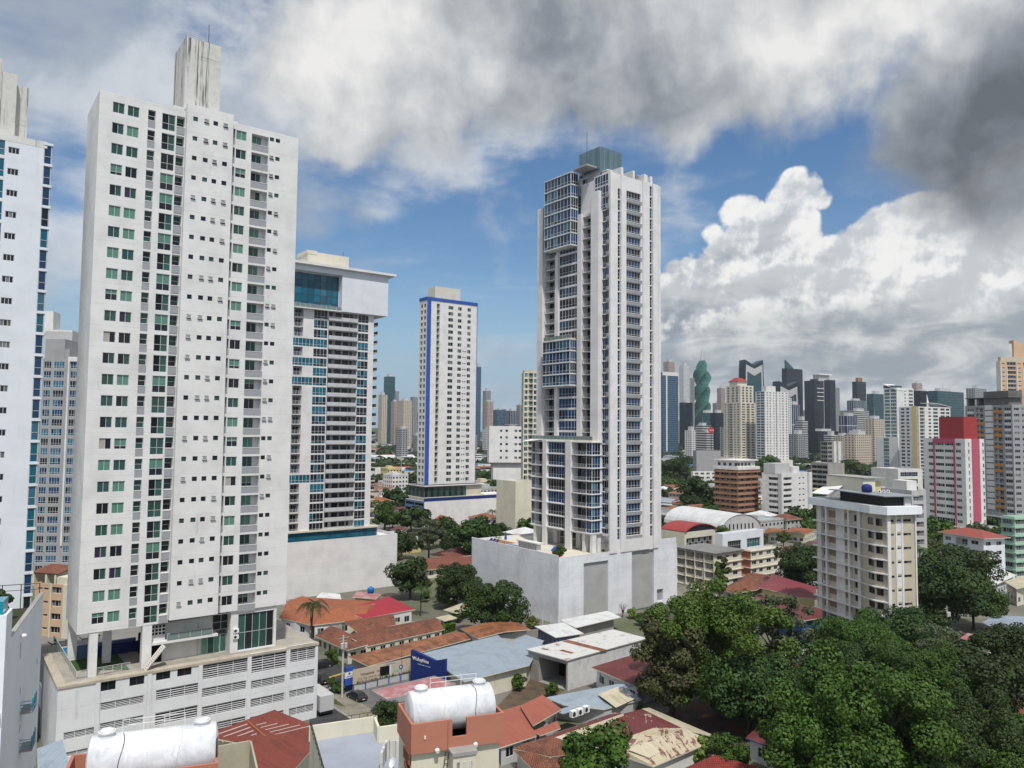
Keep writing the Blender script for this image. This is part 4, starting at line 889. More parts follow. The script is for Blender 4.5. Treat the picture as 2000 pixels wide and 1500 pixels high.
def tower_e():
    A, w, l = corner_tower(1592, 1731, 1783, 166., math.radians(17)); th = math.radians(17); B = Bldg('apartment_block', 'weathered beige apartment block with white storey ledges and a pale blue parapet', 'apartment block', A, th); b = B.W
    F = Face(A, th); FL = Face(A + F.N * l, th + HP); q = lambda x, y=640: (1560 + x / 4.41, 920 + y / 4.41); L = lambda x, y=690: FL.uz(*q(x, y))[0]; X = lambda x, y=690: F.uz(*q(x, y))[0]
    za = FL.uz(*q(440, 470))[1]; zc = FL.uz(*q(446, 1150))[1]; fh = (za - zc) / 6; ztop = F.uz(*q(765, 375))[1]; print('E', w, l, fh, ztop)
    n = 11; z0 = za - 10 * fh
    bw = lambda: gl(2, 1, G_DARK, G_BLACK, G_GREY, fr=FRD)
    cols = [(L(218), L(243), .9, fh - .25, 'window', bw(), .3), (L(480), L(508), 1.2, fh - .35, 'window', bw(), .25)]
    PB = paint('brown_panel_paint', (.24, .18, .12), .4, .4)
    rep(B, (0, l), HP, L(525), 0, ztop, z0, fh, n + 1, cols, P_BEIGE, lambda f, c: z0 + (f + 1) * fh > ztop + .3)
    # the angled bay between pilaster and corner
    u0, u1 = L(540), l; ym = l - (u0 + (u1 - u0) * .66); pts = [Vector((0, l - u0, 0)), Vector((-1.1, ym, 0)), Vector((0, 0, 0))]
    b.face([(0, l - L(525), 0), (0, l - u0, 0), (0, l - u0, ztop), (0, l - L(525), ztop)], P_BEIGE)
    for p, r_, f0 in ((pts[0], pts[1], .5), (pts[1], pts[2], .08)):
        d = r_ - p; a = math.atan2(d.y, d.x); ww = d.length; rep(B, (p.x, p.y), a, ww, 0, ztop, z0, fh, n + 1, [(ww * f0, ww * min(f0 + .5, .92), 1.15, fh - .25, 'bay_window', bw(), .2)], P_BEIGE, lambda f, c: z0 + (f + 1) * fh > ztop + .3)
    rep(B, (0, 0), 0, w, 0, ztop, z0, fh, n + 1, [(X(768), X(822), fh - .85, fh - .3, 'slit_window', bw(), .2), (X(850), X(880), fh - .75, fh - .35, 'slit_window', bw(), .15), (X(905), X(970), fh - .85, fh - .3, 'slit_window', bw(), .2)], P_BEIGE, lambda f, c: z0 + (f + 1) * fh > ztop + .3)
    for f in range(n + 1):
        z = z0 + f * fh
        if z > ztop - 1: continue
        b.box(-.95, l - u0 - .1, z - .16, -.002, l + .35, z + .1, P_WHITE); b.box(-.5, l + .002, z - .12, 3, l + .4, z + .06, P_WHITE2)
        b.prism([(-.9, l - u0 - .1), (-1.75, ym), (-.75, -.2), (-.01, -.01), (-1.1 + .02, ym)], z - .16, z + .1, P_WHITE)
        for x0_, x1_ in ((265, 322), (402, 440)): b.box(-.05, l - L(x1_), z + 1.25, -.003, l - L(x0_), z + fh - .2, PB)
    for x0_, x1_, pr, m in ((180, 210, .45, P_WHITE2), (246, 262, .6, P_WHITE), (325, 400, .12, P_WHITE), (440, 455, .6, P_WHITE), (520, 545, .5, P_WHITE2)): b.box(-pr, l - L(x1_), 0, -.004, l - L(x0_), ztop, m)
    b.box(-.5, -.35, 0, .35, -.003, ztop, P_WHITE); b.box(X(835), -.12, 0, X(845), -.004, ztop, P_WHITE); b.box(X(885), -.12, 0, X(900), -.004, ztop, P_WHITE); b.box(X(846), -.06, 0, X(849), -.004, ztop, P_WHITE); [b.box(X(846), -.05, z0 + f * fh, X(884), -.003, z0 + (f + 1) * fh - .8, P_WHITE) for f in range(n)]; b.box(w - .25, -.3, 0, w + .1, .3, ztop, P_WHITE)
    b.box(.05, .05, 0, w, l - .05, ztop - .2, P_BEIGE, '-a-b')
    pr = MB(); pts = [(-1.6, l + 1.0), (-1.6, l - u0), (-2.4, ym), (-1.3, -1.2), (w + .9, -1.2), (w + .9, l + 1.0)]; pr.prism(pts, ztop, ztop + 1.75, P_BLUEWHITE); B.part('parapet', pr)
    zz = ztop + 1.75; ph = MB(); ph.box(-.3, .6, zz, w - .6, l * .62, zz + 2.1, G_BLACK); ph.box(w - 2.4, .3, zz, w - .7, 2, zz + 2.1, P_LGREY)
    B.part('penthouse', ph); rf = MB(); rf.plane([(-1.6, -.6, zz + 2.3), (w + .8, -.6, zz + 2.2), (w + .8, l * .72, zz + 2.5), (-1.6, l * .72, zz + 2.5)], paint('grey_membrane', (.26, .29, .32), .5, .3), .2); B.part('penthouse_roof', rf)
    cn = MB(); cn.plane([(-1.2, l * .7, zz + 1.2), (2.2, l * .7, zz + 3.4), (2.6, l + .4, zz + 2.6), (-1.2, l + .4, zz + 1.0)], WHITE, .08); [cn.bar((x, y, zz), (x, y, zz + 1.2), .06, STEEL) for x, y in ((-1, l * .72), (-1, l), (2, l))]; B.part('canopy', cn)
    bx = MB(); bx.box(2.2, l * .42, zz + 2.3, w - 1.6, l * .95, zz + 5.4, P_CREAM); bx.box(w - 1.6, l * .45, zz + 2.3, w + .6, l * .8, zz + 4.6, P_YELL); bx.box(2., l * .4, zz + 5.4, w + .8, l * .97, zz + 5.6, P_CONC); B.part('lift_room', bx)
    tk = MB(); tk.lathe([(.01, 0), (1.1, 0), (1.15, .9), (1.0, 1.5), (.4, 1.75), (.01, 1.8)], P_NAVY, 14); t = tk.obj('water_tank', B.root, True); t.location = (1.6, l * .34, zz + 2.5)
    for i in range(3): B.put('air_conditioner', acunit(), (2.6 + i * 1.2, l * .25, zz + 2.45), .2)
    for u, z in ((L(200), z0 + 10.1 * fh), (L(455), z0 + 5.0 * fh), (L(205), z0 + 5.1 * fh)): B.put('air_conditioner', acunit(), (-.02, l - u, z), HP)
    B.finish()
tower_left(); tower_b(); CT = tower_c(); tower_d(); tower_e()
# ================================================================ middle distance: towers and blocks
def blk(name, label, cat, xL, xc, xR, d, ytop, m, fh, colsL=(), colsR=(), th=TH, m2=None, zbase=0., ph=.7, l=None, zf=None, group=None, w=None, deck=None):
    """a block from its pixel columns; column: (u0, u1 as fractions, v0, v1 metres, part name, maker)"""
    A, w_, l_ = corner_tower(xL, xc, xR if xR else xc + 10, d, th, 838, l); w_ = w or w_
    B = Bldg(name, label, cat, A, th, group); b = B.W; zt = Face(A, th).uz(xc, ytop)[1]; n = max(1, int((zt - zbase) / fh)); zf = zbase + (zt - zbase - n * fh) * .6 if zf is None else zf
    def cv(cols, W): return [(c[0] * W, c[1] * W, c[2], c[3], c[4], c[5], c[6] if len(c) > 6 else .2) for c in cols]
    rep(B, (0, 0), 0, w_, zbase, zt, zf, fh, n, cv(colsR, w_), m); rep(B, (0, l_), HP, l_, zbase, zt, zf, fh, n, cv(colsL, l_), m2 or m)
    b.box(.05, .05, zbase, w_, l_, zt - ph, deck or P_LGREY, '-a-b'); b.box(.01, .01, zt - ph, .25, l_ - .01, zt - .002, m2 or m, '-a'); b.box(.26, .01, zt - ph, w_ - .01, .25, zt - .002, m, '-b')
    b.face([(w_ + .001, 0, zbase), (w_ + .001, l_, zbase), (w_ + .001, l_, zt), (w_ + .001, 0, zt)], m); b.face([(w_, l_ + .001, zbase), (0, l_ + .001, zbase), (0, l_ + .001, zt), (w_, l_ + .001, zt)], m)
    B.w, B.l, B.zt, B.zf, B.n, B.fh, B.A = w_, l_, zt, zf, n, fh, A; B.F = Face(A, th); B.FL = Face(A + B.F.N * l_, th + HP); return B
D_ = lambda c=2, r=1: gl(c, r, G_DARK, G_DARK, G_GREY)
def ledges(B, m, pr=.5, t=.25):
    for f in range(B.n + 1):
        z = B.zf + f * B.fh; B.W.box(-pr, -pr, z - t, B.w + pr, -.003, z, m); B.W.box(-pr, -.003, z - t, -.003, B.l, z, m)
def roof_room(B, x0, y0, x1, y1, h, m, nm='lift_room'):
    q = MB(); q.box(x0 * B.w, y0 * B.l, B.zt - .7, x1 * B.w, y1 * B.l, B.zt + h, m); B.part(nm, q)
def mid_blocks():
    # behind the left tower
    B = blk('apartment_tower', 'grey apartment tower with blue window bays seen between the two nearest white towers', 'apartment tower', 70, 78, 158, 228, 700, P_GREY, 2.9,
            [], [(.03, .21, .5, 2.5, 'window', curtain(3, G_BLUEL, G_DARK, G_BLUE), .1), (.27, .53, .5, 2.5, 'window', curtain(4, G_BLUEL, G_DARK, G_BLUE), .1), (.68, .94, .5, 2.5, 'window', curtain(4, G_BLUEL, G_BLUE, G_DARK), .1)], th=math.radians(3), l=14)
    w_ = B.w; B.W.box(w_ * .63, -.4, 12, w_ * .67, -.003, B.zt + .6, P_WHITE); B.W.box(w_ * .95, -.4, 12, w_ + .3, -.003, B.zt + .6, P_WHITE); B.W.box(w_ * .67, -.4, B.zt - .8, w_ * .95, -.003, B.zt + .6, P_WHITE); B.W.box(w_ * .02, .4, B.zt - 1, w_ * .5, 9, B.zt + 6, P_GREY); B.W.box(w_ * .5, .5, B.zt - 1, w_ * .62, 8, B.zt + 3, P_GREY); B.finish()
    B = blk('apartment_tower', 'plain white apartment block with few small windows rising behind the grey tower', 'apartment tower', 80, 108, 158, 320, 653, P_WHITE, 3., [], [(.12, .28, .9, 2.2, 'window', D_()), (.42, .6, .9, 2.2, 'window', D_()), (.76, .92, .9, 2.2, 'window', D_())], th=math.radians(15)); roof_room(B, -.55, .1, .05, .6, 8.4, P_WHITE); B.finish()
    B = blk('apartment_block', 'tan low apartment block with slit windows and a tiled roof terrace beside white towers', 'apartment block', 80, 83, 141, 176, 1139, P_TAN, 2.95, [], [(.09, .25, 1.5, 2.0, 'slit_window', D_(1)), (.29, .45, 1.5, 2.0, 'slit_window', D_(1)), (.56, .88, .9, 2.3, 'window', D_(3), .35)], th=math.radians(-14), l=12)
    B.W.box(B.w * .54, -.3, 0, B.w * .58, -.004, B.zt, P_CREAM); B.W.box(B.w * .97, -.3, 0, B.w + 2.5, 1, B.zt, P_CREAM)
    q = MB(); q.plane([(-2, .5, B.zt + 2.2), (B.w * .7, .5, B.zt + 2.2), (B.w * .7, 6, B.zt + 3.2), (-2, 6, B.zt + 3.2)], T_BROWN, .2); B.part('roof', q); q = MB(); [q.box(x, .6, B.zt - .7, x + .5, 5, B.zt + 2.1, P_CREAM) for x in (-1.5, 2, B.w * .55)]; q.box(B.w * .7, .2, B.zt - .7, B.w + 2, 5, B.zt + 1.6, P_CREAM); B.part('terrace_wall', q); B.finish()
    # left of the glass tower
    B = blk('apartment_tower', 'narrow cream apartment tower with green windows half hidden behind the glass tower', 'apartment tower', 1018, 1022, 1062, 400, 727, P_CREAM, 3.0, [], [(.04, .2, .5, 2.6, 'window', gl(2, 1, G_GREEN, G_DARK, G_GREENL)), (.5, .72, .5, 2.6, 'window', gl(2, 1, G_GREEN, G_DARK, G_GREENL)), (.24, .46, .2, 2.8, 'balcony', 'balcony', 1.2)], th=math.radians(8), m2=P_BEIGE); roof_room(B, .05, .1, .95, .9, 1.2, P_BEIGE); B.finish()
    B = blk('office_block', 'white cube shaped office block with small square windows over a recessed storey', 'office block', 952, 955.5, 1026, 520, 832, P_WHITE, 4.6, [], [(.3, .36, 1.4, 3., 'window', D_(1)), (.45, .52, 1.4, 3., 'window', D_(1)), (.7, .78, 1.4, 3., 'window', D_(1)), (.82, .9, 1.4, 3., 'window', D_(1))], th=math.radians(8), zbase=25.); B.W.box(2.5, 2, 21, B.w - 1, B.l, 25, P_GREY); B.W.box(3, -.5, 8, B.w + 1, B.l, 21, P_WHITE); B.W.box(3, -.4, 0, B.w, B.l, 8, P_LGREY); B.finish()
    B = blk('commercial_block', 'windowless cream block with a flat roof beside the long blue trimmed podium', 'commercial block', 971, 1008, 1045, 338, 940, P_CREAM, 4., th=TH); B.finish()
    # right of the glass tower
    bal = lambda a, b_: (a, b_, .9, 2.35, 'window', D_(3))
    B = blk('apartment_block', 'four storey cream apartment block with open galleries behind parked white cars', 'apartment block', 1322, 1394, 1446, 231, 1082, P_BEIGE2, 2.6, [(.02 + .25 * i, .24 + .25 * i, .7, 2.35, 'gallery', 'balcony', 1.3, .05, 'solid') for i in range(4)], [(.10, .28, .8, 2., 'window', D_(2)), (.42, .54, 1.3, 1.9, 'small_window', D_(1)), (.68, .86, .8, 2., 'window', D_(2))]); ledges(B, P_BEIGE2, .45, .2)
    for i in range(5): B.W.box(-.5, B.l * i / 4 - .15, 0, -.004, B.l * i / 4 + .15, B.zt, P_CREAM)
    q = MB(); q.box(-.8, -.8, B.zt, B.w + .5, B.l + .5, B.zt + .3, paint('stained_flat_roof', (.22, .22, .21), 1., 1., (.5, .5, .48))); B.part('roof', q); B.finish()
    B = blk('apartment_block', 'four storey cream apartment block with a blank terracotta end wall', 'apartment block', 1446, 1464, 1523, 240, 1076, P_BEIGE2, 2.6, [], [(.03 + .24 * i, .03 + .24 * i + (.12 if i % 2 else .15), .8, 2., 'window', D_(2)) for i in range(4)], m2=P_TERRA); ledges(B, P_BEIGE2, .4, .2); B.finish()
    B = blk('apartment_tower', 'brown brick apartment tower with a white two storey crown', 'apartment tower', 1395, 1440, 1480, 400, 918, P_BRICK, 2.9, [(.03, .2, .6, 2.1, 'window', D_(2), .5), (.28, .62, .7, 2.1, 'window', D_(3), .5), (.7, .95, .6, 2.1, 'window', D_(2), .5)], [(.05, .3, .6, 2.1, 'window', D_(2), .5), (.38, .62, .7, 2.1, 'window', D_(2), .5), (.7, .95, .6, 2.1, 'window', D_(2), .5)]); ledges(B, P_BRICK, .9, .9)
    q = MB(); q.box(-.8, -.8, B.zt, B.w + .5, B.l + .5, B.zt + 1.6, P_WHITE); q.box(1, 1.2, B.zt + 1.6, B.w - 1, B.l - 1, B.zt + 4.6, P_WHITE2); q.box(-.3, -.3, B.zt + 4.6, B.w - .2, B.l, B.zt + 5.2, P_WHITE); B.part('crown', q)
    for i in range(4): B.put('crown_window', win(1.8, 1.6, 2, 1, (G_DARK,)), (1.6 + i * 3, 1.18, B.zt + 2)); B.put('crown_window', win(1.8, 1.6, 2, 1, (G_DARK,)), (.98, B.l - 1.5 - i * 3.6, B.zt + 2), HP)
    B.finish()
    sw = (.10, .30, .6, 1.9, 'window', D_(3), .6)
    B = blk('apartment_tower', 'white apartment tower of two slabs with a recessed joint beside the brown tower', 'apartment tower', 1487, 1524, 1585, 392, 925, P_WHITE, 2.95, [(.35, .85, .5, 2.0, 'window', D_(4), .7)], [(.08, .34, .5, 2.0, 'window', D_(3), .7), (.56, .62, 1.0, 1.7, 'small_window', D_(1)), (.68, .74, 1.0, 1.7, 'small_window', D_(1))]); B.W.box(-.35, -.35, 0, .6, 1.2, B.zt + .02, P_LGREY); B.W.box(B.w * .84, -.3, 0, B.w * .88, -.003, B.zt, P_LGREY); roof_room(B, .0, .3, .45, .9, 5., P_LGREY); roof_room(B, .5, .2, .7, .7, 3.2, P_WHITE); B.finish()
    B = blk('apartment_block', 'small white three storey block on the left of the brown brick tower', 'apartment block', 1349, 1353, 1400, 560, 921, P_WHITE, 3., [], [(.08 + .24 * i, .22 + .24 * i, .8, 2.2, 'window', D_(2)) for i in range(4)], th=math.radians(12)); B.finish()
    # crimson and white tower
    B = blk('office_tower', 'white tower with crimson stripes and a dark red box on its roof', 'office tower', 1803, 1884, 1921.5, 335, 857, P_WHITE, 3.1, [(.12, .24, .9, 2.2, 'window', gl(3, 1, G_DARK, G_GREEN, G_GREY)), (.29, .50, .9, 2.2, 'window', gl(4, 1, G_DARK, G_GREEN, G_GREY)), (.52, .725, .9, 2.2, 'window', gl(4, 1, G_DARK, G_GREEN, G_GREY)), (.78, .90, .9, 2.2, 'window', gl(3, 1, G_DARK, G_GREEN, G_GREY))], [(.16, .22, .5, 2.4, 'slot_window', D_(1), .3), (.9, .97, .6, 2.3, 'slot_window', D_(1), .3)], th=math.radians(20), zbase=6.)
    q = MB()
    for u in (.26, .745): q.box(-.14, B.l * (1 - u) - .55, 6, -.004, B.l * (1 - u) + .35, B.zt, P_PINK)
    q.box(-.15, B.l * .23, B.zt - 2.2, -.005, B.l * .76, B.zt + .02, P_PINK); q.box(B.w * .34, -.3, 9, B.w * .72, -.004, B.zt + .1, P_PINK); B.part('crimson_stripe', q); roof_room(B, .04, .04, .75, .62, 9.8, P_RED)
    B.W.box(-3, -3, 0, B.w + 6, B.l + 1, 6, P_CONC); B.W.box(-3.2, -3.2, 6, B.w + 6, B.l, 6.8, P_CONC); B.put('shopfront', win(B.l * .5, 3.2, 8, 2, (G_GREEN, G_DARK), FRW, .1), (-.2, B.l * .75, 6.9), HP); B.finish()
    # grey and orange tower
    def ow(w, h): return win(w, h, 3, 1, (pick(G_DARK, G_GREY, G_DARK),), FRW)
    B = blk('apartment_tower', 'grey apartment tower with orange and white balcony panels at the right picture edge', 'apartment tower', 1886, 1978, 2012, 372, 790, P_GREY, 2.95, [(.05, .2, .9, 2.3, 'window', ow), (.24, .40, .3, 2.7, 'balcony', 'balcony', 1.3), (.44, .60, 1.0, 1.5, 'slit_window', D_(3)), (.62, .79, .3, 2.7, 'balcony', 'balcony', 1.3), (.84, .97, .9, 2.3, 'window', ow)], [(.1, .4, .9, 2.3, 'window', ow), (.55, .9, .9, 2.3, 'window', ow)], th=math.radians(14), zbase=7.)
    ow_ = lambda m, w__, h__: MBC(('op', m.name, round(w__, 1), round(h__, 1)), lambda q: q.box(0, -.12, 0, w__, 0, h__, m))
    PT = lambda m, u0, u1, z0, z1, pr: B.put('facade_panel', ow_(m, (u1 - u0) * B.l, z1 - z0), (-pr, B.l * (1 - u0), z0), HP)
    for f in range(B.n):
        z = B.zf + f * B.fh
        for u0, u1 in ((.24, .40), (.62, .79)):
            t = R.random(); PT(P_ORANGE if t < .55 else P_LGREY, u0, u1, z - .1, z + (1.15 if t < .4 else .35), .03)
        PT(P_WHITE, .44, .60, z + 1.55, z + 3.9, .004); PT(P_WHITE, .05, .20, z - .3, z + .85, .004); PT(P_WHITE, .84, .97, z - .3, z + .85, .004)
        q = MB(); q.box(1, B.l * .1, B.zt - .7, B.w * .9, B.l * .62, B.zt + 7, P_CONC); q.box(-.5, B.l * .05, B.zt + 3.6, B.w * .8, B.l * .98, B.zt + 4.0, P_CONC); q.box(.3, B.l * .7, B.zt - .7, 4, B.l * .75, B.zt + 3.6, P_CONC); q.box(.3, B.l * .92, B.zt - .7, 4, B.l * .95, B.zt + 3.6, P_CONC); B.part('unfinished_roof', q)
    B.W.box(-1, -1, 0, B.w + 3, B.l + 1, 7, P_WHITE2); B.W.box(-1.1, -1.1, 4.2, B.w, B.l, 6.4, G_BLACK); B.finish()
    B = blk('apartment_tower', 'tall tan apartment tower with blue windows behind the grey and orange tower', 'apartment tower', 1949, 1957, 2030, 520, 705, P_TAN, 3.05, [], [(.18, .42, .4, 2.6, 'window', curtain(3, G_BLUE, G_DARK), .15), (.62, .86, .4, 2.6, 'window', curtain(3, G_BLUE, G_DARK), .15), (.05, .12, 1.2, 1.9, 'small_window', D_(1)), (.47, .55, 1.2, 1.9, 'small_window', D_(1))], th=math.radians(9), m2=P_WHITE)
    for u in (0, .16, .44, .6, .88): B.W.box(B.w * u, -.35, 0, B.w * u + .6, -.004, B.zt - 4, P_WHITE)
    q = MB(); q.box(1.5, 1, B.zt - .7, B.w - 2, B.l, B.zt + 3, P_BEIGE); q.box(B.w * .44, 2, B.zt + 3, B.w - 2, B.l, B.zt + 13, P_TAN); q.prism([(B.w * .44, 2), (B.w * .6, 2), (B.w * .6, 6), (B.w * .44, 6)], B.zt + 13, B.zt + 15, P_TAN); B.part('crown', q); B.finish()
    # pale glass tower, yellow striped tower, the beige pair
    B = blk('apartment_tower', 'pale green glass and white tower with a sloping roof line', 'apartment tower', 1727, 1753, 1786, 690, 757, P_WHITE, 3.2, [(.06, .46, .4, 2.9, 'window', curtain(3, G_GREEN, G_GREENL, G_BLUEL), .15), (.52, .94, .4, 2.9, 'window', curtain(3, G_GREEN, G_GREENL, G_BLUEL), .15)], [(.45, .52, .8, 2.3, 'small_window', D_(1)), (.7, .95, .6, 2.6, 'window', D_(3))], th=math.radians(30)); q = MB(); q.plane([(-.3, -.3, B.zt - 2), (-.3, B.l, B.zt + 4), (B.w * .6, B.l, B.zt + 4), (B.w * .6, -.3, B.zt - 2)], P_WHITE, .5); q.box(0, B.l * .3, B.zt - .5, B.w * .55, B.l, B.zt + 2.2, G_GREEN); B.part('roof', q); B.W.box(-3, -2, 0, 2, B.l + 6, 44, P_WHITE)
    for i in range(13): B.put('window', win(B.l * .4, 2.5, 3, 2, (pick(G_GREEN, G_GREENL, G_BLUEL),), FRW), (-3.1, B.l * .9, 2 + i * 3.2), HP)
    B.finish()
    B = blk('apartment_tower', 'white apartment tower with one pale yellow vertical stripe and a swept white roof', 'apartment tower', 1756, 1795, 1857, 640, 794, P_WHITE, 3., [(.1, .28, .7, 2.4, 'window', D_(2)), (.38, .52, .7, 2.4, 'window', D_(2))], [(.03, .18, .3, 2.7, 'balcony', 'balcony', 1.2), (.3, .38, .8, 2.3, 'window', D_(1)), (.45, .6, .6, 2.5, 'window', gl(2, 1, G_GREEN, G_DARK)), (.68, .82, .6, 2.5, 'window', gl(2, 1, G_GREEN, G_DARK)), (.86, .97, .6, 2.5, 'window', gl(2, 1, G_GREEN, G_DARK))], th=math.radians(25))
    q = MB(); q.box(-.2, B.l * .1, 0, -.004, B.l * .32, B.zt + .5, P_YELLOW2); B.part('yellow_stripe', q); q = MB()
    for i in range(8): x0, x1 = B.w * (.35 + .085 * i), B.w * (.35 + .085 * (i + 1)); q.plane([(x0, -.4, B.zt + 3.5 * math.cos(i / 8 * 1.5)), (x1, -.4, B.zt + 3.5 * math.cos((i + 1) / 8 * 1.5)), (x1, 9, B.zt + 3.5 * math.cos((i + 1) / 8 * 1.5)), (x0, 9, B.zt + 3.5 * math.cos(i / 8 * 1.5))], WHITE, .3)
    q.face([(B.w * .33, 2, B.zt), (B.w * .42, 2, B.zt), (B.w * .33, 2, B.zt + 11)], WHITE); q.face([(B.w * .33, 2.4, B.zt), (B.w * .33, 2.4, B.zt + 11), (B.w * .42, 2.4, B.zt)], WHITE); q.face([(B.w * .42, 2, B.zt), (B.w * .42, 2.4, B.zt), (B.w * .33, 2.4, B.zt + 11), (B.w * .33, 2, B.zt + 11)], WHITE); B.part('roof', q); B.finish()
    bw = lambda a, b_: (a, b_, .7, 2.3, 'window', D_(2))
    B = blk('apartment_tower', 'beige apartment tower with a red hipped roof on its stepped top', 'apartment tower', 1413.5, 1447, 1476, 880, 786, P_BEIGE2, 2.95, [bw(.06, .13), (.24, .52, .4, 2.5, 'balcony', 'balcony', 1.4), bw(.62, .7), bw(.8, .9)], [bw(.08, .3), (.4, .62, .4, 2.5, 'balcony', 'balcony', 1.4), bw(.72, .92)], th=math.radians(26), zbase=0)
    q = MB(); q.box(.5, 1, B.zt - .7, B.w - 2, B.l * .85, B.zt + 20, P_BEIGE2); z = B.zt + 20; q.box(2, B.l * .25, z, B.w * .7, B.l * .72, z + 5, P_BEIGE2); B.part('upper_storeys', q)
    for i in range(6):
        for x in (.15, .4, .65): B.put('window', win(3, 2, 2, 1, (G_DARK, G_GREEN)), (B.w * x, .98, B.zt + .8 + i * 3.1))
        for y in (.78, .5, .28): B.put('window', win(3, 2, 2, 1, (G_DARK,)), (.48, B.l * y, B.zt + .8 + i * 3.1), HP)
    x0, x1, y0, y1 = 1, B.w * .76, B.l * .2, B.l * .77; z += 5; cx, cy = (x0 + x1) / 2, (y0 + y1) / 2; q = MB()
    for p in (((x0, y0), (x1, y0)), ((x1, y0), (x1, y1)), ((x1, y1), (x0, y1)), ((x0, y1), (x0, y0))): q.plane([(*p[0], z), (*p[1], z), (p[1][0] * .35 + cx * .65, p[1][1] * .35 + cy * .65, z + 4.6), (p[0][0] * .35 + cx * .65, p[0][1] * .35 + cy * .65, z + 4.6)], M_RED, .3)
    q.plane([(x0 * .35 + cx * .65, y0 * .35 + cy * .65, z + 4.6), (x1 * .35 + cx * .65, y0 * .35 + cy * .65, z + 4.6), (x1 * .35 + cx * .65, y1 * .35 + cy * .65, z + 4.6), (x0 * .35 + cx * .65, y1 * .35 + cy * .65, z + 4.6)], M_RED, .2); B.part('roof', q)
    B.W.box(-6, -5, 0, B.w + 1, B.l + 4, 17, P_BEIGE2); B.W.box(-6.3, -5.3, 8, B.w, B.l, 12, G_BLACK); B.finish()
    B = blk('apartment_tower', 'white apartment tower with a column of blue windows next to the beige red roofed tower', 'apartment tower', 1476, 1494.5, 1540, 850, 764, P_WHITE, 3., [(.12, .48, .5, 2.6, 'window', curtain(2, G_BLUE, G_BLUEL, G_DARK), .15), (.54, .92, .5, 2.6, 'window', curtain(2, G_BLUE, G_BLUEL, G_DARK), .15)], [bw(.08, .13), bw(.2, .25), bw(.36, .4), (.46, .52, .5, 2.5, 'balcony', 'balcony', 1.2), bw(.62, .66), bw(.74, .8), bw(.9, .95)], th=math.radians(24)); roof_room(B, .1, .1, .5, .6, 6, P_WHITE); B.W.box(-2, -3, 0, B.w + 3, B.l + 3, 16, P_WHITE2); B.finish()
    # nearer right edge
    B = blk('apartment_block', 'pale green balcony block at the right picture edge', 'apartment block', 1950, 1976, 2040, 252, 1010, P_GREEN, 2.8, [(.08, .9, .7, 2.4, 'window', D_(4), .6)], [(.03, .3, .7, 2.4, 'balcony', 'balcony', 1.2), (.36, .62, .7, 2.4, 'window', D_(3), .4), (.68, .96, .7, 2.4, 'balcony', 'balcony', 1.2)], th=math.radians(20)); ledges(B, P_GREEN, .5, .5); B.finish()
    B = blk('apartment_block', 'white three storey block with a red hipped roof left of the pale green block', 'apartment block', 1837, 1915, 1956, 236, 1050, P_COOL, 2.9, [(.05, .2, .9, 2.1, 'window', D_(2)), (.32, .62, .2, 2.3, 'balcony', 'balcony', 1.3), (.7, .88, .9, 2.1, 'window', D_(2))], [(.1, .35, .9, 2.1, 'window', D_(2)), (.6, .85, .9, 2.1, 'window', D_(2))], th=math.radians(18)); hip(B, 1.2, 1.9, M_RED2); B.finish()
    B = blk('office_block', 'grey three storey concrete block behind the weathered beige apartments', 'office block', 1700, 1778, 1806, 270, 958, P_LGREY, 3.1, [(.06, .16, 1.1, 2., 'window', D_(2)), (.3, .4, 1.1, 2., 'window', D_(2)), (.55, .62, 1.1, 2., 'window', D_(2)), (.75, .95, .6, 2.4, 'window', D_(3))], [(.1, .8, .5, 2.4, 'balcony', 'balcony', 1.5)], th=math.radians(20)); roof_room(B, .1, .15, .8, .5, 3.2, P_WHITE); B.finish()
    B = blk('commercial_block', 'long white commercial building with a dark glass front before the yellow striped tower', 'commercial block', 1700, 1752, 1800, 470, 916, P_WHITE2, 4.4, [], [(.1, .8, 1.2, 3.8, 'shopfront', gl(8, 2, G_DARK, G_BLUE), .3)], th=math.radians(20)); B.finish()
    B = blk('unfinished_building', 'unfinished concrete frame building with white party wall stripes beyond the trees', 'unfinished building', 1602, 1616, 1646, 640, 862, P_CONC, 3.6, [(.05, .95, .4, 3.2, 'open_floor', lambda a, b_: win(a, b_, 3, 1, (G_BLACK,), P_CONC, .4), .3)], [(.02, .3, .4, 3.2, 'open_floor', lambda a, b_: win(a, b_, 2, 1, (G_BLACK,), P_CONC, .4), .3)], th=math.radians(20)); B.W.box(B.w * .4, -.2, 4, B.w * .55, -.004, B.zt, P_WHITE); B.W.box(B.w * .68, -.2, 4, B.w * .85, -.004, B.zt, P_WHITE); B.finish()
    B = blk('warehouse', 'grey windowless warehouse block in front of the beige tower podium', 'warehouse', 1353, 1360, 1407, 600, 880, P_GREY, 5., th=math.radians(12)); B.finish()
    B = blk('parking_garage', 'low concrete garage with open dark storeys left of the round tree', 'parking garage', 1583, 1616, 1648, 520, 905, P_CONC, 3.4, [(.03, .97, .5, 3., 'open_floor', lambda a, b_: win(a, b_, 3, 1, (G_BLACK,), P_CONC, .3), .3)], [], th=math.radians(25)); B.finish()
    B = blk('furniture_store', 'white store with red letters on its wall beside the blue trimmed tower', 'store', 700, 735, 791, 640, 915, P_WHITE, 6., th=math.radians(4), l=20)
    text(B.root, 'INA', 3.2, mat('red_letters', (.45, .02, .04), .5), (-.6, -.2, 4.2)); B.finish()
def hip(B, ov, h, m, z=None):
    z = B.zt - .2 if z is None else z; x0, y0, x1, y1 = -ov, -ov, B.w + ov, B.l + ov; q = MB(); hip_roof(q, x0, y0, x1, y1, z, h, m); B.part('roof', q)
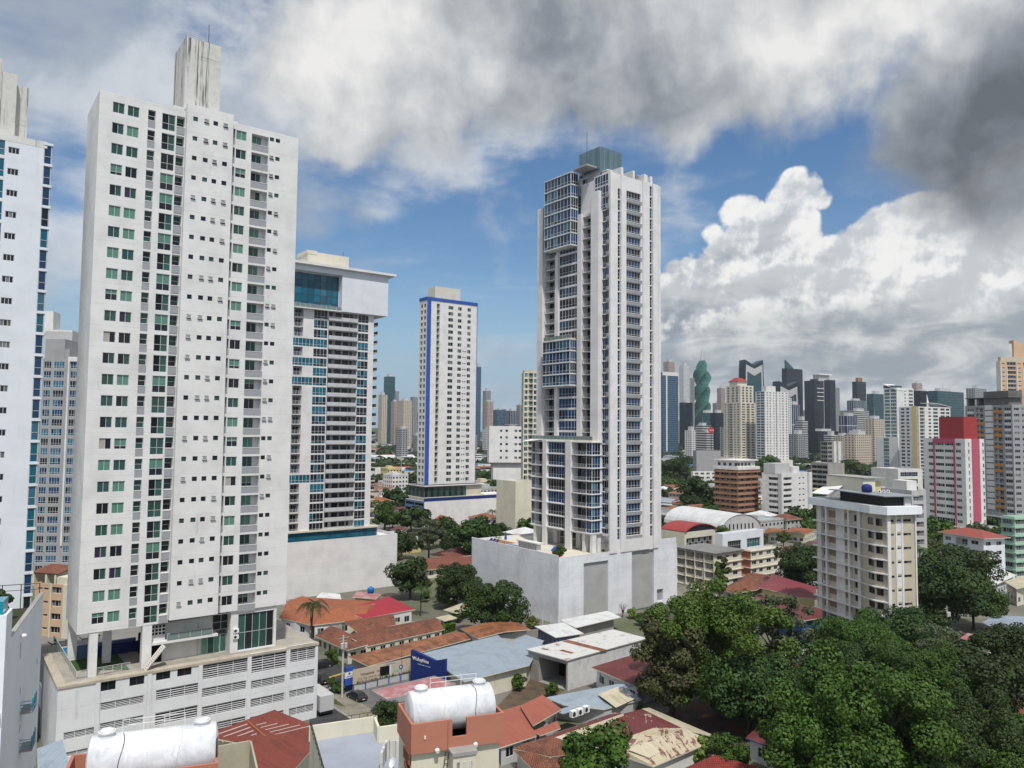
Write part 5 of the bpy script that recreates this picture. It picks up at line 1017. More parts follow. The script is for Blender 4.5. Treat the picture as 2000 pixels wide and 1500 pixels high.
def hip_roof(q, x0, y0, x1, y1, z, h, m, t=.16):
    W, L = x1 - x0, y1 - y0
    if W >= L: a, b = (x0 + L / 2, y0 + L / 2, z + h), (x1 - L / 2, y0 + L / 2, z + h)
    else: a, b = (x0 + W / 2, y0 + W / 2, z + h), (x0 + W / 2, y1 - W / 2, z + h)
    c = [(x0, y0, z), (x1, y0, z), (x1, y1, z), (x0, y1, z)]
    if W >= L: F = [[c[0], c[1], b, a], [c[1], c[2], b], [c[2], c[3], a, b], [c[3], c[0], a]]
    else: F = [[c[0], c[1], a], [c[1], c[2], b, a], [c[2], c[3], b], [c[3], c[0], a, b]]
    for f in F: q.plane(f, m, t, P_WHITE2)
def gable_roof(q, x0, y0, x1, y1, z, h, m, t=.16):
    W, L = x1 - x0, y1 - y0
    if W >= L:
        ym = (y0 + y1) / 2; q.plane([(x0, y0, z), (x1, y0, z), (x1, ym, z + h), (x0, ym, z + h)], m, t, P_WHITE2); q.plane([(x1, y1, z), (x0, y1, z), (x0, ym, z + h), (x1, ym, z + h)], m, t, P_WHITE2)
    else:
        xm = (x0 + x1) / 2; q.plane([(x0, y1, z), (x0, y0, z), (xm, y0, z + h), (xm, y1, z + h)], m, t, P_WHITE2); q.plane([(x1, y0, z), (x1, y1, z), (xm, y1, z + h), (xm, y0, z + h)], m, t, P_WHITE2)
T_ORANGE = tiles('orange_tiles', (.44, .155, .075), (.36, .115, .055), (.20, .085, .055), mossy=.8)
T_BROWN = tiles('brown_tiles', (.22, .085, .052), (.30, .115, .068), (.07, .045, .035), mossy=.9)
T_RED = tiles('red_tiles', (.22, .035, .03), (.28, .05, .04), (.12, .03, .03), mossy=.5)
M_RED = corrug('red_sheet_roof', (.33, .05, .045), (.22, .05, .045), .5)
M_RED2 = corrug('brick_red_sheet_roof', (.30, .075, .055), (.22, .07, .055), .6)
M_RUST = corrug('rusted_sheet_roof', (.30, .125, .06), (.13, .055, .035), .9, lo=.42, hi=.6)
M_MAROON = corrug('maroon_sheet_roof', (.13, .035, .035), (.20, .07, .06), .5)
M_GREYB = corrug('blue_grey_sheet_roof', (.30, .36, .42), (.22, .26, .30), .6, .5, streak=False)
M_WHITER = corrug('white_sheet_roof', (.66, .67, .67), (.40, .38, .36), .5)
M_PALERUST = corrug('white_sheet_roof_with_rust', (.62, .62, .60), (.24, .10, .055), .85, lo=.57, hi=.66)
M_PEEL = corrug('peeling_cream_roof', (.52, .46, .33), (.15, .04, .04), 1., lo=.52, hi=.58, psc=.5)
M_PEEL2 = corrug('peeling_maroon_roof', (.14, .04, .04), (.52, .46, .33), 1., lo=.60, hi=.66, psc=.5)
M_CREAMR = corrug('cream_coated_roof', (.55, .50, .37), (.36, .31, .22), .6)
M_PINKR = corrug('faded_pink_roof', (.40, .16, .16), (.52, .42, .40), .8)
M_TERRAR = corrug('terracotta_sheet_roof', (.34, .11, .075), (.28, .09, .06), .5)
M_DARKR = corrug('charred_sheet_roof', (.06, .055, .055), (.13, .10, .085), .7)
M_BLUER = corrug('blue_sheet_roof', (.05, .16, .42), (.10, .2, .4), .4)
M_TEALR = corrug('pale_teal_sheet_roof', (.34, .50, .50), (.42, .45, .44), .5)
mid_blocks()
# ================================================================ foreground roofs, walls, tanks, signs
def rpx(L, z=None): return [gz(p[0], p[1], p[2] if len(p) > 2 else z) for p in L]
def pxh(name, label, cat, planes, rm, base, ze, wm, ins=.4, wins=2.6, zg=0., under=None, group=None, wn='window', style=None, sill=.9, top=2.3):
    base = rpx(base, ze); c = sum(base, Vector()) / len(base)
    ar = sum(base[i].x * base[(i + 1) % len(base)].y - base[(i + 1) % len(base)].x * base[i].y for i in range(len(base)))
    if ar < 0: base = base[::-1]
    B = Bldg(name, label, cat, (c.x, c.y, zg), 0, group); O = Vector((c.x, c.y, zg)); q = MB()
    for pl in planes:
        m = rm
        if not isinstance(pl[-1], (tuple, list)): m = pl[-1]; pl = pl[:-1]
        q.plane([p - O for p in rpx(pl, ze)], m, .16, under or P_CREAM)
    B.part('roof', q)
    P = []
    for p in base:
        d = c - p; d.z = 0; P.append(p + d.normalized() * ins * 1.3 - O)
    h = ze - zg - .1
    for i in range(len(P)):
        a, b = P[i], P[(i + 1) % len(P)]; d = b - a; L = Vector((d.x, d.y)).length; an = math.atan2(d.y, d.x); holes = []
        nrm = Vector((d.y, -d.x, 0)); vis = nrm.dot(CAM - (a + O)) > 0
        if wins and vis and L > 2.5:
            n = max(1, int(L / wins))
            for fl in range(max(1, int(h / 2.7))):
                for j in range(n):
                    u = L * (j + .5) / n; w = min(1.5, L / n * .55); z = fl * 2.75
                    if z + top < h: holes.append((u - w / 2, z + sill, u + w / 2, z + top, wn, (style or D_())(w, top - sill), .12))
        B.facade((a.x, a.y), an, L, 0, h, holes, wm)
    B.c = O; return B
def tank(name, label, r, L, loc, rz, seams, cat='water tank'):
    def tf(k, b):
        P = objc(k); n = k.noise(P, .9, 7, .72, .4); st = k.noise(P, 1., 4, .6, sc3=(2.2, .5, .5), loc=(2, 0, 0)); c = k.mix(k.sm(n, .42, .62) * .55, (.72, .735, .75), (.46, .48, .51)); c = k.mix(k.sm(n, .60, .74) * .25, c, (.22, .23, .25)); c = k.mix(k.sm(st, .58, .72) * .4, c, (.33, .33, .33)); k.put(b.inputs['Base Color'], c)
    TM = mat('white_tank_paint', (.7, .72, .74), .45, .4, f=tf)
    t = thing(name, label, cat, loc, rz); q = MB(); n = 40; prof = [(-.01 - .16, r * .45), (-.14, r * .75), (-.05, r * .93), (0, r), (L, r), (L + .05, r * .93), (L + .14, r * .75), (L + .17, r * .45)]
    for i in range(len(prof) - 1):
        (x0, r0), (x1, r1) = prof[i], prof[i + 1]
        for j in range(n):
            t0, t1 = 2 * math.pi * j / n, 2 * math.pi * (j + 1) / n
            q.face([(x0, r0 * math.cos(t0), r0 * math.sin(t0)), (x1, r1 * math.cos(t0), r1 * math.sin(t0)), (x1, r1 * math.cos(t1), r1 * math.sin(t1)), (x0, r0 * math.cos(t1), r0 * math.sin(t1))][::-1], TM)
    for x, s in ((prof[0][0], 1), (prof[-1][0], -1)): q.face([(x, prof[0][1] * math.cos(2 * math.pi * j / n), prof[0][1] * math.sin(2 * math.pi * j / n)) for j in range(n)][::(-1 if s > 0 else 1)], TM)
    q.obj('tank_shell', t, True, True)
    for x in (.75, L - .75):
        q = MB(); q.lathe([(.01, r + .34), (.36, r + .32), (.40, r + .22), (.40, r - .08)], TM, 18, (x, 0, 0)); q.lathe([(.46, r + .24), (.46, r + .17), (.4, r + .17), (.4, r + .24), (.46, r + .24)], TM, 18, (x, 0, 0)); q.obj('hatch', t)
    q = MB()
    for x in (1.5, 2.6, 3.7, 4.8): q.bar((x, .45, r - .12), (x, .45, r + .62), .018, FRW, 5)
    for z in (.3, .6): q.bar((1.5, .45, r + z), (4.8, .45, r + z), .016, FRW, 5)
    q.obj('railing', t)
    for x in seams:
        q = MB(); pts = [(x + .12 * math.sin(a * 3), -(r + .02) * math.sin(a), (r + .02) * math.cos(a)) for a in [i * .2 for i in range(12)]]
        for a, b in zip(pts, pts[1:]): q.bar(a, b, .022, LG if x == seams[0] else DKSTEEL, 5, caps=False)
        q.obj('pipe', t)
    for x in (L * .2, L * .8): q = MB(); q.box(x - .2, -r * .9, -r - .1, x + .2, r * .9, -r * .62, P_CONC); q.obj('saddle', t)
    return t
LG = mat('pale_pipe', (.6, .61, .62), .5, .4)
def wordbars(parent, w, rows, h, m, loc, rz=0.):
    q = MB(); r = random.Random(int(w * 100))
    for k in range(rows):
        x = 0.
        while x < w - h * .5:
            for _ in range(r.randint(3, 7)):
                if x > w: break
                q.box(x, -.02, -k * h * 1.5, x + h * .16, 0, -k * h * 1.5 + h * r.choice((.65, .65, 1)), m); q.box(x + h * .16, -.02, -k * h * 1.5 + h * r.choice((0, .5)), x + h * .45, 0, -k * h * 1.5 + h * .62, m); x += h * .6
            x += h * .5
    o = q.obj('small_print', parent); o.location = loc; o.rotation_euler = (0, 0, rz); return o
def car(name, label, body, loc, rz, group=None, L=4.3, Wd=1.75, H=1.5, suv=False):
    t = thing(name, label, 'car', loc, rz, group); g = 'parked_car'; k = H / 1.5
    prof = [(-L / 2, .35), (-L / 2 + .05, .75 * k), (-L / 2 + .9, .88 * k), (-L * .18, 1.40 * k), (L * .05, 1.5 * k), (L * .28, 1.44 * k), (L * .43 if not suv else L * .47, .98 * k), (L / 2 - .02, .9 * k), (L / 2, .4), (L * .42, .25), (-L * .42, .25)]
    q = MB(); n = len(prof)
    def wid(z): return Wd / 2 * (1. if z < .95 * k else 1. - .28 * (z - .95 * k) / (.55 * k))
    for i in range(n):
        (x0, z0), (x1, z1) = prof[i], prof[(i + 1) % n]; q.face([(x0, -wid(z0), z0), (x0, wid(z0), z0), (x1, wid(z1), z1), (x1, -wid(z1), z1)], body)
    for s in (1, -1): q.face([(x, s * wid(z), z) for x, z in prof][::s], body)
    q.obj('body', t, False)
    q = MB(); gm = G_DARK; e = .012
    def P(x, z, s): return (x, s * (wid(z) + e), z)
    for s in (1, -1): q.face([P(-L * .25, 1.02 * k, s), P(L * .39, 1.02 * k, s), P(L * .27, 1.38 * k, s), P(-L * .15, 1.36 * k, s)][::s], gm)
    for (xa, za), (xb, zb) in (((-L * .27, 1.03 * k), (-L * .175, 1.39 * k)), ((L * .40, 1.03 * k), (L * .295, 1.40 * k))): q.face([(xa - .03 if xa < 0 else xa + .04, -wid(za) * .9, za), (xb - .03 if xb < 0 else xb + .04, -wid(zb) * .9, zb), (xb - .03 if xb < 0 else xb + .04, wid(zb) * .9, zb), (xa - .03 if xa < 0 else xa + .04, wid(za) * .9, za)], gm)
    q.obj('glazing', t)
    for x in (-L * .31, L * .31):
        for s in (1, -1): q = MB(); q.bar((x, s * (Wd / 2 - .2), .33), (x, s * (Wd / 2 + .02), .33), .33, mat('tyre_rubber', (.02, .02, .02), .8), 14); q.bar((x, s * (Wd / 2 + .021), .33), (x, s * (Wd / 2 + .03), .33), .2, STEEL, 10); q.obj('wheel', t)
    for s in (1, -1): q = MB(); q.box(-L / 2 - .01, s * Wd * .36 - .2, .62, -L / 2 + .08, s * Wd * .36 + .2, .76, WHITE); q.obj('headlight', t); q = MB(); q.box(L / 2 - .06, s * Wd * .38 - .16, .68, L / 2 + .02, s * Wd * .38 + .16, .86, mat('tail_lamp', (.3, .02, .02), .3)); q.obj('tail_light', t)
    q = MB(); q.box(L / 2 - .02, -.26, .5, L / 2 + .03, .26, .62, WHITE); q.obj('number_plate', t); return t
def foreground():
    gv = lambda x, y, z=0.: gz(x, y, z)
    # ---------------- tank tower, flat roof and the second tank
    th = math.radians(21); A, w, l = corner_tower(776, 804, 985, 50., th, 1400); zt = at(804, 1416, 50).z; zb = zt - 1.9
    B = Bldg('tank_tower', 'cream stair tower with a notched terracotta parapet holding a white tank', 'stair tower', A, th); b = B.W; print('tank', w, l, zt)
    u0, u1 = w * .43, w * .585; q = MB()
    q.box(0, 0, zb, u0, .18, zt, P_TERRA); q.box(u1, 0, zb, w, .18, zt, P_TERRA); q.box(u0, 0, zb, u1, .18, zb + .75, P_TERRA); q.box(0, .18, zb, .18, l, zt, P_TERRA); q.box(w - .18, .18, zb, w, l, zt, P_TERRA); q.box(.18, l - .18, zb, w - .18, l, zt, P_TERRA); B.part('parapet', q)
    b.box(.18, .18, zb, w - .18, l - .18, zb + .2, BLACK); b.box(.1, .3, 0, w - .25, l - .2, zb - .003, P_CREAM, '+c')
    cb = MB(); cx = w * .40; cb.box(cx, -.9, 0, cx + 1.55, .29, zb - .1, P_CREAM); cb.box(cx - .08, -1.0, zb - .1, cx + 1.63, .0, zb + .12, P_CONC); [cb.box(cx + .25 + i * .42, -.93, zb - 3, cx + .45 + i * .42, -.899, zb - .5, P_STAINED) for i in range(3)]; B.part('chimney', cb)
    for x, z in ((w * .27, zb + .1), (w * .68, zb + .12)): q = MB(); q.bar((x, -.02, z), (x, -.22, z - .05), .16, FRW, 10, .12); q.box(x - .05, -.02, z - .05, x + .05, .0, z + .2, STEEL); B.part('floodlight', q)
    q = MB(); q.bar((w * .30, -.05, zb - 3.2), (w * .36, -.05, zb - .1), .03, DKSTEEL, 5); q.bar((w * .335, -.05, zb - 3.2), (w * .395, -.05, zb - .1), .03, DKSTEEL, 5); [q.bar((w * (.30 + .06 * i / 9), -.05, zb - 3.2 + i * .34), (w * (.335 + .06 * i / 9), -.05, zb - 3.2 + i * .34), .02, DKSTEEL, 4) for i in range(10)]; B.part('ladder', q)
    q = MB(); [q.box(-.16, .2 + .2 * i, zb - 1.5 + .10 * i, .09, .4 + .2 * i, zb - 1.3 + .14 * i, T_BROWN) for i in range(5)]; [q.box(-.10, .3 + i * .22, zb - .75 - .0 * i, .095, .46 + i * .22, zb - .02, T_BROWN) for i in range(7)]; B.part('tile_trim', q)
    q = MB(); q.bar((w * .385, -.04, zb), (w * .385, -.04, zt + .02), .035, P_TERRA, 6); q.bar((.9, -.03, zb + .9), (.9, -.03, zb + 1.1), .06, WHITE, 5); B.part('downpipe', q)
    r = 1.38; z_ax = at(870, 1341, 53.2).z - r
    B.finish(); tank('water_tank', 'white weathered cylindrical water tank on the terracotta parapet tower', r, w - .75, B.M @ Vector((.38, l * .5, z_ax)), th, (2.1, 4.3))
    # second tank at the lower left corner
    A2 = at(172, 1444, 43.5); r2 = 1.46; L2 = 6.5
    tank('water_tank', 'white soiled cylindrical water tank cut by the lower left picture edge', r2, L2, A2 - Vector((0, 0, r2)) + Vector((.05, .3, 0)), th, (4.6, 1.6))
    B = Bldg('tank_tower', 'terracotta and cream stair tower under the tank at the lower left', 'stair tower', A2 - Vector((.2, 1.6, A2.z)), th); q = MB(); zz = at(405, 1476, 45).z
    q.box(-.3, -.6, zz - 2.2, 7.6, -.42, zz, P_TERRA); q.box(7.42, -.419, zz - 2.2, 7.6, 3.4, zz, P_TERRA); q.box(-.3, -.419, zz - 2.2, -.12, 3.4, zz, P_TERRA); q.box(-.119, 3.2, zz - 2.2, 7.419, 3.4, zz, P_TERRA); B.part('parapet', q); B.W.box(-.1, -.4, 0, 7.4, 3.3, zz - 1.6, P_CREAM); q = MB(); q.box(7.46, .2, zz, 7.55, 2.9, zz + .9, DKSTEEL); B.part('end_panel', q); B.finish()
    # flat grey roof with cream parapets
    zr = 22.; pts = [gz(605, 1447, zr), gz(733, 1427, zr), gz(741, 1449, zr), gz(800, 1440, zr), gz(860, 1560, zr), gz(640, 1580, zr)]
    c = sum(pts, Vector()) / 6; B = Bldg('apartment_block', 'cream walled building with a flat blue grey roof in front of the street', 'apartment block', (c.x, c.y, 0), 0); P = [p - Vector((c.x, c.y, 0)) for p in pts]; FLATR = paint('blue_grey_roof_coating', (.33, .36, .43), .5, .2)
    B.W.prism([(p.x, p.y) for p in P], 0, zr, P_CREAM, FLATR)
    q = MB()
    for i in (5, 0, 1, 2):
        a, b_ = P[i], P[(i + 1) % 6]; d = (b_ - a).normalized(); n_ = Vector((d.y, -d.x, 0)) * -.2; q.ob(a - d * .1 + Vector((0, 0, .003)), d * ((b_ - a).length + .2), -n_, (0, 0, 1.25), P_CREAM)
    B.part('parapet', q); q = MB(); a, b_ = P[5], P[0]
    for i in range(13): p = a.lerp(b_, i / 12); q.bar(p + Vector((0, 0, 1.2)), p + Vector((0, 0, 1.75)), .03, DKSTEEL, 4)
    q.bar(a + Vector((0, 0, 1.75)), b_ + Vector((0, 0, 1.75)), .04, DKSTEEL, 5); q.bar(a + Vector((0, 0, 1.5)), b_ + Vector((0, 0, 1.5)), .03, DKSTEEL, 5); a, b_ = P[0], P[1]
    for i in range(9): p = a.lerp(b_, i / 8); q.bar(p + Vector((0, 0, 1.2)), p + Vector((0, 0, 1.6)), .025, DKSTEEL, 4)
    q.bar(a + Vector((0, 0, 1.6)), b_ + Vector((0, 0, 1.6)), .03, DKSTEEL, 5); B.part('railing', q)
    q = MB(); p = gz(752, 1478, zr) - B.root.location; q.box(p.x, p.y - 2.4, zr + .002, p.x + .2, p.y, zr + 1.3, P_STAINED); q.box(p.x + .2, p.y - .2, zr + .002, p.x + 3.4, p.y, zr + 1.3, P_STAINED); B.part('yard_wall', q); B.finish()
    p = gz(768, 1490, zr + 1.0); t = thing('satellite_dish', 'small round satellite dish on the flat grey roof', 'satellite dish', p); q = MB(); q.lathe([(.01, 0), (.2, .03), (.36, .1), (.37, .1), (.2, .04), (.01, .01)], WHITE, 16); o = q.obj('dish', t); o.rotation_euler = (1.1, 0, -.9); q = MB(); q.bar((0, 0, -.9), (0, 0, 0), .03, DKSTEEL, 5); q.obj('mast', t)
    # ---------------- red roof beside the podium
    B = pxh('warehouse', 'wide red sheet roof with white scratched strips below the louvered podium', 'warehouse', [[(395, 1437, 6.0), (536, 1386, 6.6), (640, 1428, 5.6), (560, 1520, 5.4), (500, 1520, 5.6), (486, 1455, 6.)]], corrug('scratched_red_roof', (.20, .05, .035), (.13, .04, .03), .8, .5), [(395, 1440), (536, 1390), (636, 1430), (556, 1520), (500, 1520), (486, 1455)], 5.2, P_CREAM, wins=0)
    q = MB(); WS = mat('white_strip_paint', (.55, .52, .50), .7)
    def zroof(x, y):
        a, b_, c_ = gz(395, 1437, 6.0), gz(536, 1386, 6.6), gz(640, 1428, 5.6); n_ = (b_ - a).cross(c_ - a); d = ray(x, y); t_ = (a - CAM).dot(n_) / d.dot(n_); return CAM + d * t_ + Vector((0, 0, .05))
    for i in range(5):
        x0, y0 = 418 + i * 9, 1448 - i * -1 + i * 1.5; a, b_ = zroof(408 + i * 13, 1441 + i * 4.5), zroof(483 + i * 6, 1415 + i * 6.3); q.bar(a - B.c, b_ - B.c, .07, WS, 4)
    for i in range(5): a, b_ = zroof(500 + i * 9, 1417 + i * 4.6), zroof(520 + i * 22, 1412 + i * 1.5); q.bar(a - B.c, b_ - B.c, .05, WS, 4)
    a, b_ = zroof(484, 1410), zroof(530, 1450); q.bar(a - B.c, b_ - B.c, .16, M_RUST, 5); B.part('roof_strip', q); B.finish()
    q = MB(); p0, p1, p2 = gz(402, 1462, 12.), gz(488, 1447, 12.), gz(500, 1500, 12.); YC = p1.lerp(p0, .5); YC.z = 0; o = None
    Bq = Bldg('yard_wall', 'stained cream yard walls between the lower left tank and the red roof', 'wall', YC, 0)
    for a, b_ in ((p0, p1), (p1, p2)): d = (b_ - a); L = d.length; d.normalize(); Bq.W.ob((a.x - YC.x, a.y - YC.y, 0), d * L, Vector((-d.y, d.x, 0)) * .2, (0, 0, 12), paint('mossy_cream_wall', (.45, .42, .32), 1., .8))
    Bq.finish()
    # ---------------- near blue white building with the garden terrace
    zt = 33.0; nr, fr_ = gz(22, 1244, zt), gz(85, 1158, zt); d = (fr_ - nr); L = d.length; an = math.atan2(d.y, d.x)
    B = Bldg('apartment_block', 'pale blue building with teal windows and a planted roof terrace at the left edge', 'apartment block', (nr.x, nr.y, 0), an); W_ = 9.
    F = Face(Vector((nr.x, nr.y, 0)), an)
    holes = []
    for px, y0, y1 in ((41, 1255, 1284), (40, 1342, 1357), (70, 1352, 1367), (39, 1415, 1430), (68, 1420, 1435), (73, 1287, 1297)):
        u, z1 = F.uz(px, y0); z0 = F.uz(px, y1)[1]; holes.append((u - .22, z0, u + .22, z1, 'slit_window', win(.44, z1 - z0, 1, 1, (G_DARK,), FRD, .04), .15))
    B.facade((0, 0), an - an, L, 0, zt, holes, P_BLUEWHITE)
    b = B.W; b.box(0, .02, 0, L, W_, zt - 1.2, P_BLUEWHITE, '+c-b'); b.face([(0, .02, zt - 1.2), (L, .02, zt - 1.2), (L, W_, zt - 1.2), (0, W_, zt - 1.2)], ground_mat('terrace_soil', (.05, .04, .03), (.035, .06, .015), .8))
    b.box(0, .003, zt - 1.3, L, .25, zt, P_BLUEWHITE, '-b'); q = MB(); q.box(.05, -.04, zt, L + .05, .29, zt + .06, P_CONC); B.part('coping', q)
    q = MB(); q.bar((L - .1, .3, zt + .9), (L - .1, W_, zt + .9), .04, DKSTEEL, 5); q.bar((L - .1, .3, zt + .4), (L - .1, W_, zt + .4), .03, DKSTEEL, 5); [q.bar((L - .1, .3 + i * 1.4, zt - 1.2), (L - .1, .3 + i * 1.4, zt + .9), .04, DKSTEEL, 5) for i in range(7)]; B.part('railing', q)
    zf = at(10, 1213, 50).z; q = MB(); q.box(-2.2, .0, 0, -.004, W_, 35.0, P_BLUEWHITE); q.box(-2.0, .25, 35.0, -.2, W_, 35.9, G_TEALB); B.part('front_wing', q)
    for f in range(5): B.put('teal_window', win(W_ - .35, 2.5, 5, 2, (G_TEALB, G_TEALB, G_TEAL), P_BLUEWHITE, .12), (-2.21, W_ - .1, 28.6 - f * 3.0), HP); q = MB(); q.box(-2.6, .1, 28.2 - f * 3., -2.204, W_, 28.5 - f * 3., P_BLUEWHITE); B.part('sun_ledge', q)
    bm = None
    for px, py in ((43, 1384), (41, 1458), (39, 1536)):
        u, z = F.uz(px, py); q = MB(); TB = mat('teal_rail_paint', (.02, .22, .34), .4); q.box(u - 1.0, -.85, z - .12, u + 1.0, -.002, z, P_CONC)
        for i in range(4): q.bar((u - .95, -.8, z + .2 + i * .2), (u + .95, -.8, z + .3 + i * .2), .03, TB, 5)
        for x in (-.95, 0, .95): q.bar((u + x, -.8, z), (u + x, -.8, z + 1.0), .03, TB, 5)
        for i in range(3): q.bar((u - .95, -.8, z + .3 + i * .25), (u - .95, 0, z + .3 + i * .25), .025, TB, 5)
        B.part('equipment_shelf', q)
    q = MB()
    for i in range(26):
        z = zt - 1.2 - i * 1.15; q.ob((L, .05, z - .8), (.28, 0, .45), (0, 1.6, 0), (.0, 0, .1), P_LGREY if i > 6 else mat('teal_louvre', (.02, .16, .26), .4))
    B.part('edge_louvres', q); q = MB(); u, z = F.uz(40, 1241); q.lathe([(.01, .12), (.2, .06), (.24, -.05), (.22, -.05)], WHITE, 12, (u, -.2, z)); q.box(u - .05, -.2, z - .1, u + .05, 0, z, WHITE); B.part('camera_dome', q); B.finish()
    global TERRACE; TERRACE = (B.M.copy(), L, W_, zt)
    # side passage walls next to the podium
    t = Bldg('boundary_wall', 'white boundary wall with a sandy yard behind the pale blue building', 'wall', gv(95, 1430), TH + HP); t.W.box(-16, 0, 0, 0, .25, 3.4, P_COOL); t.W.box(-.25, .25, 0, 0, 9, 2.6, P_COOL); t.finish()
    B = pxh('shed', 'grey corrugated lean-to roof at the foot of the pale blue building', 'shed', [[(72, 1462, 9.), (122, 1444, 9.2), (142, 1520, 8.4), (74, 1520, 8.4)]], M_GREYB, [(74, 1464), (120, 1448), (140, 1520), (76, 1520)], 8.2, P_LGREY, wins=0); B.finish()
    # ---------------- tiled houses below the blind wall
    B = pxh('house', 'orange tiled hipped house with white walls behind the palm', 'house', [[(611, 1221, 3.3), (712, 1209, 3.3), (722, 1180, 5.4), (648, 1189, 5.4)], [(712, 1209, 3.3), (762, 1184, 3.3), (722, 1180, 5.4)], [(611, 1221, 3.3), (648, 1189, 5.4), (600, 1172, 3.6)], [(648, 1189, 5.4), (722, 1180, 5.4), (762, 1176, 3.6), (600, 1166, 3.6)]], T_ORANGE, [(612, 1221), (711, 1209), (755, 1182), (606, 1180)], 3.3, P_WHITE); B.finish()
    B = pxh('house', 'small orange tiled wing with white walls against the podium deck', 'house', [[(545, 1207, 3.2), (576, 1213, 3.2), (606, 1187, 4.8), (560, 1180, 4.8)], [(545, 1180, 3.4), (606, 1187, 4.8), (640, 1172, 3.4), (590, 1164, 3.4)], [(576, 1213, 3.2), (606, 1221, 3.2), (606, 1187, 4.8)]], T_ORANGE, [(546, 1207), (576, 1214), (606, 1219), (630, 1180), (560, 1170)], 3.2, P_WHITE); B.finish()
    B = pxh('house', 'house under a bright red sheet roof next to the orange tiles', 'house', [[(670, 1190, 4.9), (709, 1208, 3.6), (811, 1190, 3.6), (758, 1164, 5.0), (728, 1174, 5.2)]], corrug('crimson_sheet_roof', (.34, .03, .045), (.28, .03, .04), .4), [(672, 1192), (709, 1208), (808, 1191), (760, 1168)], 3.6, P_WHITE); B.finish()
    B = pxh('house', 'tiny yellow house with a stained flat roof carrying a blue tank', 'house', [[(688, 1166, 3.4), (735, 1170, 3.4), (745, 1160, 3.4), (697, 1155, 3.4)]], M_PINKR, [(690, 1166), (735, 1170), (744, 1161), (698, 1157)], 3.4, P_YELL); B.finish()
    p = gz(724, 1158, 3.4); q = MB(); q.lathe([(.01, 1.7), (.35, 1.68), (.4, 1.55), (.85, 1.35), (.9, 1.2), (.88, .1), (.01, 0)][::-1], mat('blue_plastic', (.01, .16, .5), .4), 16); o = q.obj('plastic_tank', None, True); o.location = p; tag(o, 'bright blue plastic water tank on the tiny yellow house', 'water tank')
    B = pxh('shed', 'pale metal shed roofs at the foot of the blind pale wall', 'shed', [[(616, 1168, 3.), (668, 1173, 3.), (664, 1160, 3.6), (628, 1157, 3.6)]], M_WHITER, [(618, 1168), (667, 1172), (663, 1161), (628, 1158)], 3., P_WHITE, wins=0); B.finish()
    B = pxh('house', 'long brown tiled house with several ridges and cream walls behind the rusty roof', 'house', [[(615, 1241.5, 3.2), (678, 1270, 3.0), (719, 1259, 3.6), (665, 1228, 5.)], [(615, 1241.5, 3.2), (665, 1228, 5.), (646, 1222, 3.5)], [(719, 1262, 2.9), (869, 1229, 2.9), (856, 1211.5, 4.4), (687, 1247, 4.4)], [(687, 1247, 4.4), (856, 1211.5, 4.4), (850, 1207, 3.4), (680, 1238, 3.4)], [(700, 1237, 3.4), (773, 1220, 3.4), (770, 1203.5, 4.9), (680, 1221, 4.9)], [(680, 1221, 4.9), (770, 1203.5, 4.9), (764, 1199, 3.8), (672, 1214, 3.8)]], T_BROWN, [(616, 1242), (678, 1270.5), (719, 1262), (867, 1229), (845, 1212), (668, 1214)], 2.95, P_CREAM, wins=2.2); B.finish()
    B = pxh('shed', 'long rusty brown shed roof behind the beige printed hoarding', 'shed', [[(680, 1282, 3.7), (719, 1301, 3.2), (932, 1244, 3.2), (893, 1233, 3.9)]], M_RUST, [(682, 1284), (719, 1301), (930, 1245), (893, 1236)], 3.1, P_CONC, wins=0); B.finish()
    B = pxh('shed', 'arched rust orange shed roof between the bush and the grey blue store roof', 'shed', [[(899, 1227, 4.2), (934, 1247, 4.2), (985, 1234, 5.), (952, 1216, 5.)], [(952, 1216, 5.), (985, 1234, 5.), (1036, 1229, 4.2), (1004, 1212, 4.2)]], M_RUST, [(901, 1228), (934, 1247), (1034, 1229), (1003, 1214)], 4.2, P_LGREY, wins=0); B.finish()
    # ---------------- store with a blue front
    B = pxh('store', 'store with a royal blue front and a wide pale blue grey roof', 'store', [[(824, 1276, 4.4), (906.6, 1331, 4.0), (1034, 1299, 4.0), (1062, 1251, 4.5), (1031, 1241, 4.5), (992, 1255, 4.4), (972, 1240.5, 4.5)]], M_GREYB, [(826, 1278), (906, 1330), (1032, 1299), (1058, 1252), (975, 1243)], 3.95, P_CREAM, wins=0)
    fa, fb = gz(801.5, 1335, 0), gz(868, 1356, 0); d = (fb - fa); L = Vector((d.x, d.y)).length; an = math.atan2(d.y, d.x); ca = fa - B.c; q = MB(); U = Vector((math.cos(an), math.sin(an), 0)); I = Vector((-math.sin(an), math.cos(an), 0))
    FF = Face(fa, an); za, zb_ = FF.uz(802.5, 1269)[1], FF.uz(850, 1291)[1]; zc = FF.uz(867, 1287)[1]
    def fr(u, z, k=0.): p = ca + U * u + I * k; return (p.x, p.y, z)
    prof = [(0, 0), (L, 0), (L, zc), (L * .72, zb_), (0, za)]
    q.face([fr(u, z) for u, z in prof], P_NAVY); q.face([fr(u, z, .6) for u, z in prof][::-1], P_NAVY)
    for i in range(5): (u0, z0), (u1, z1) = prof[i], prof[(i + 1) % 5]; q.face([fr(u0, z0), fr(u0, z0, .6), fr(u1, z1, .6), fr(u1, z1)], P_NAVY)
    B.part('blue_front', q); dr = MB(); u = FF.uz(829, 1320)[0]; u1 = FF.uz(836, 1320)[0]; dr.ob(fr(u, 0.01, -.05), U * (u1 - u), I * .04, (0, 0, 2.3), G_DARK); B.part('door', dr)
    ut, ztx = FF.uz(806, 1284); sl_ = math.atan2(FF.uz(827, 1293)[1] - ztx, FF.uz(827, 1293)[0] - ut)
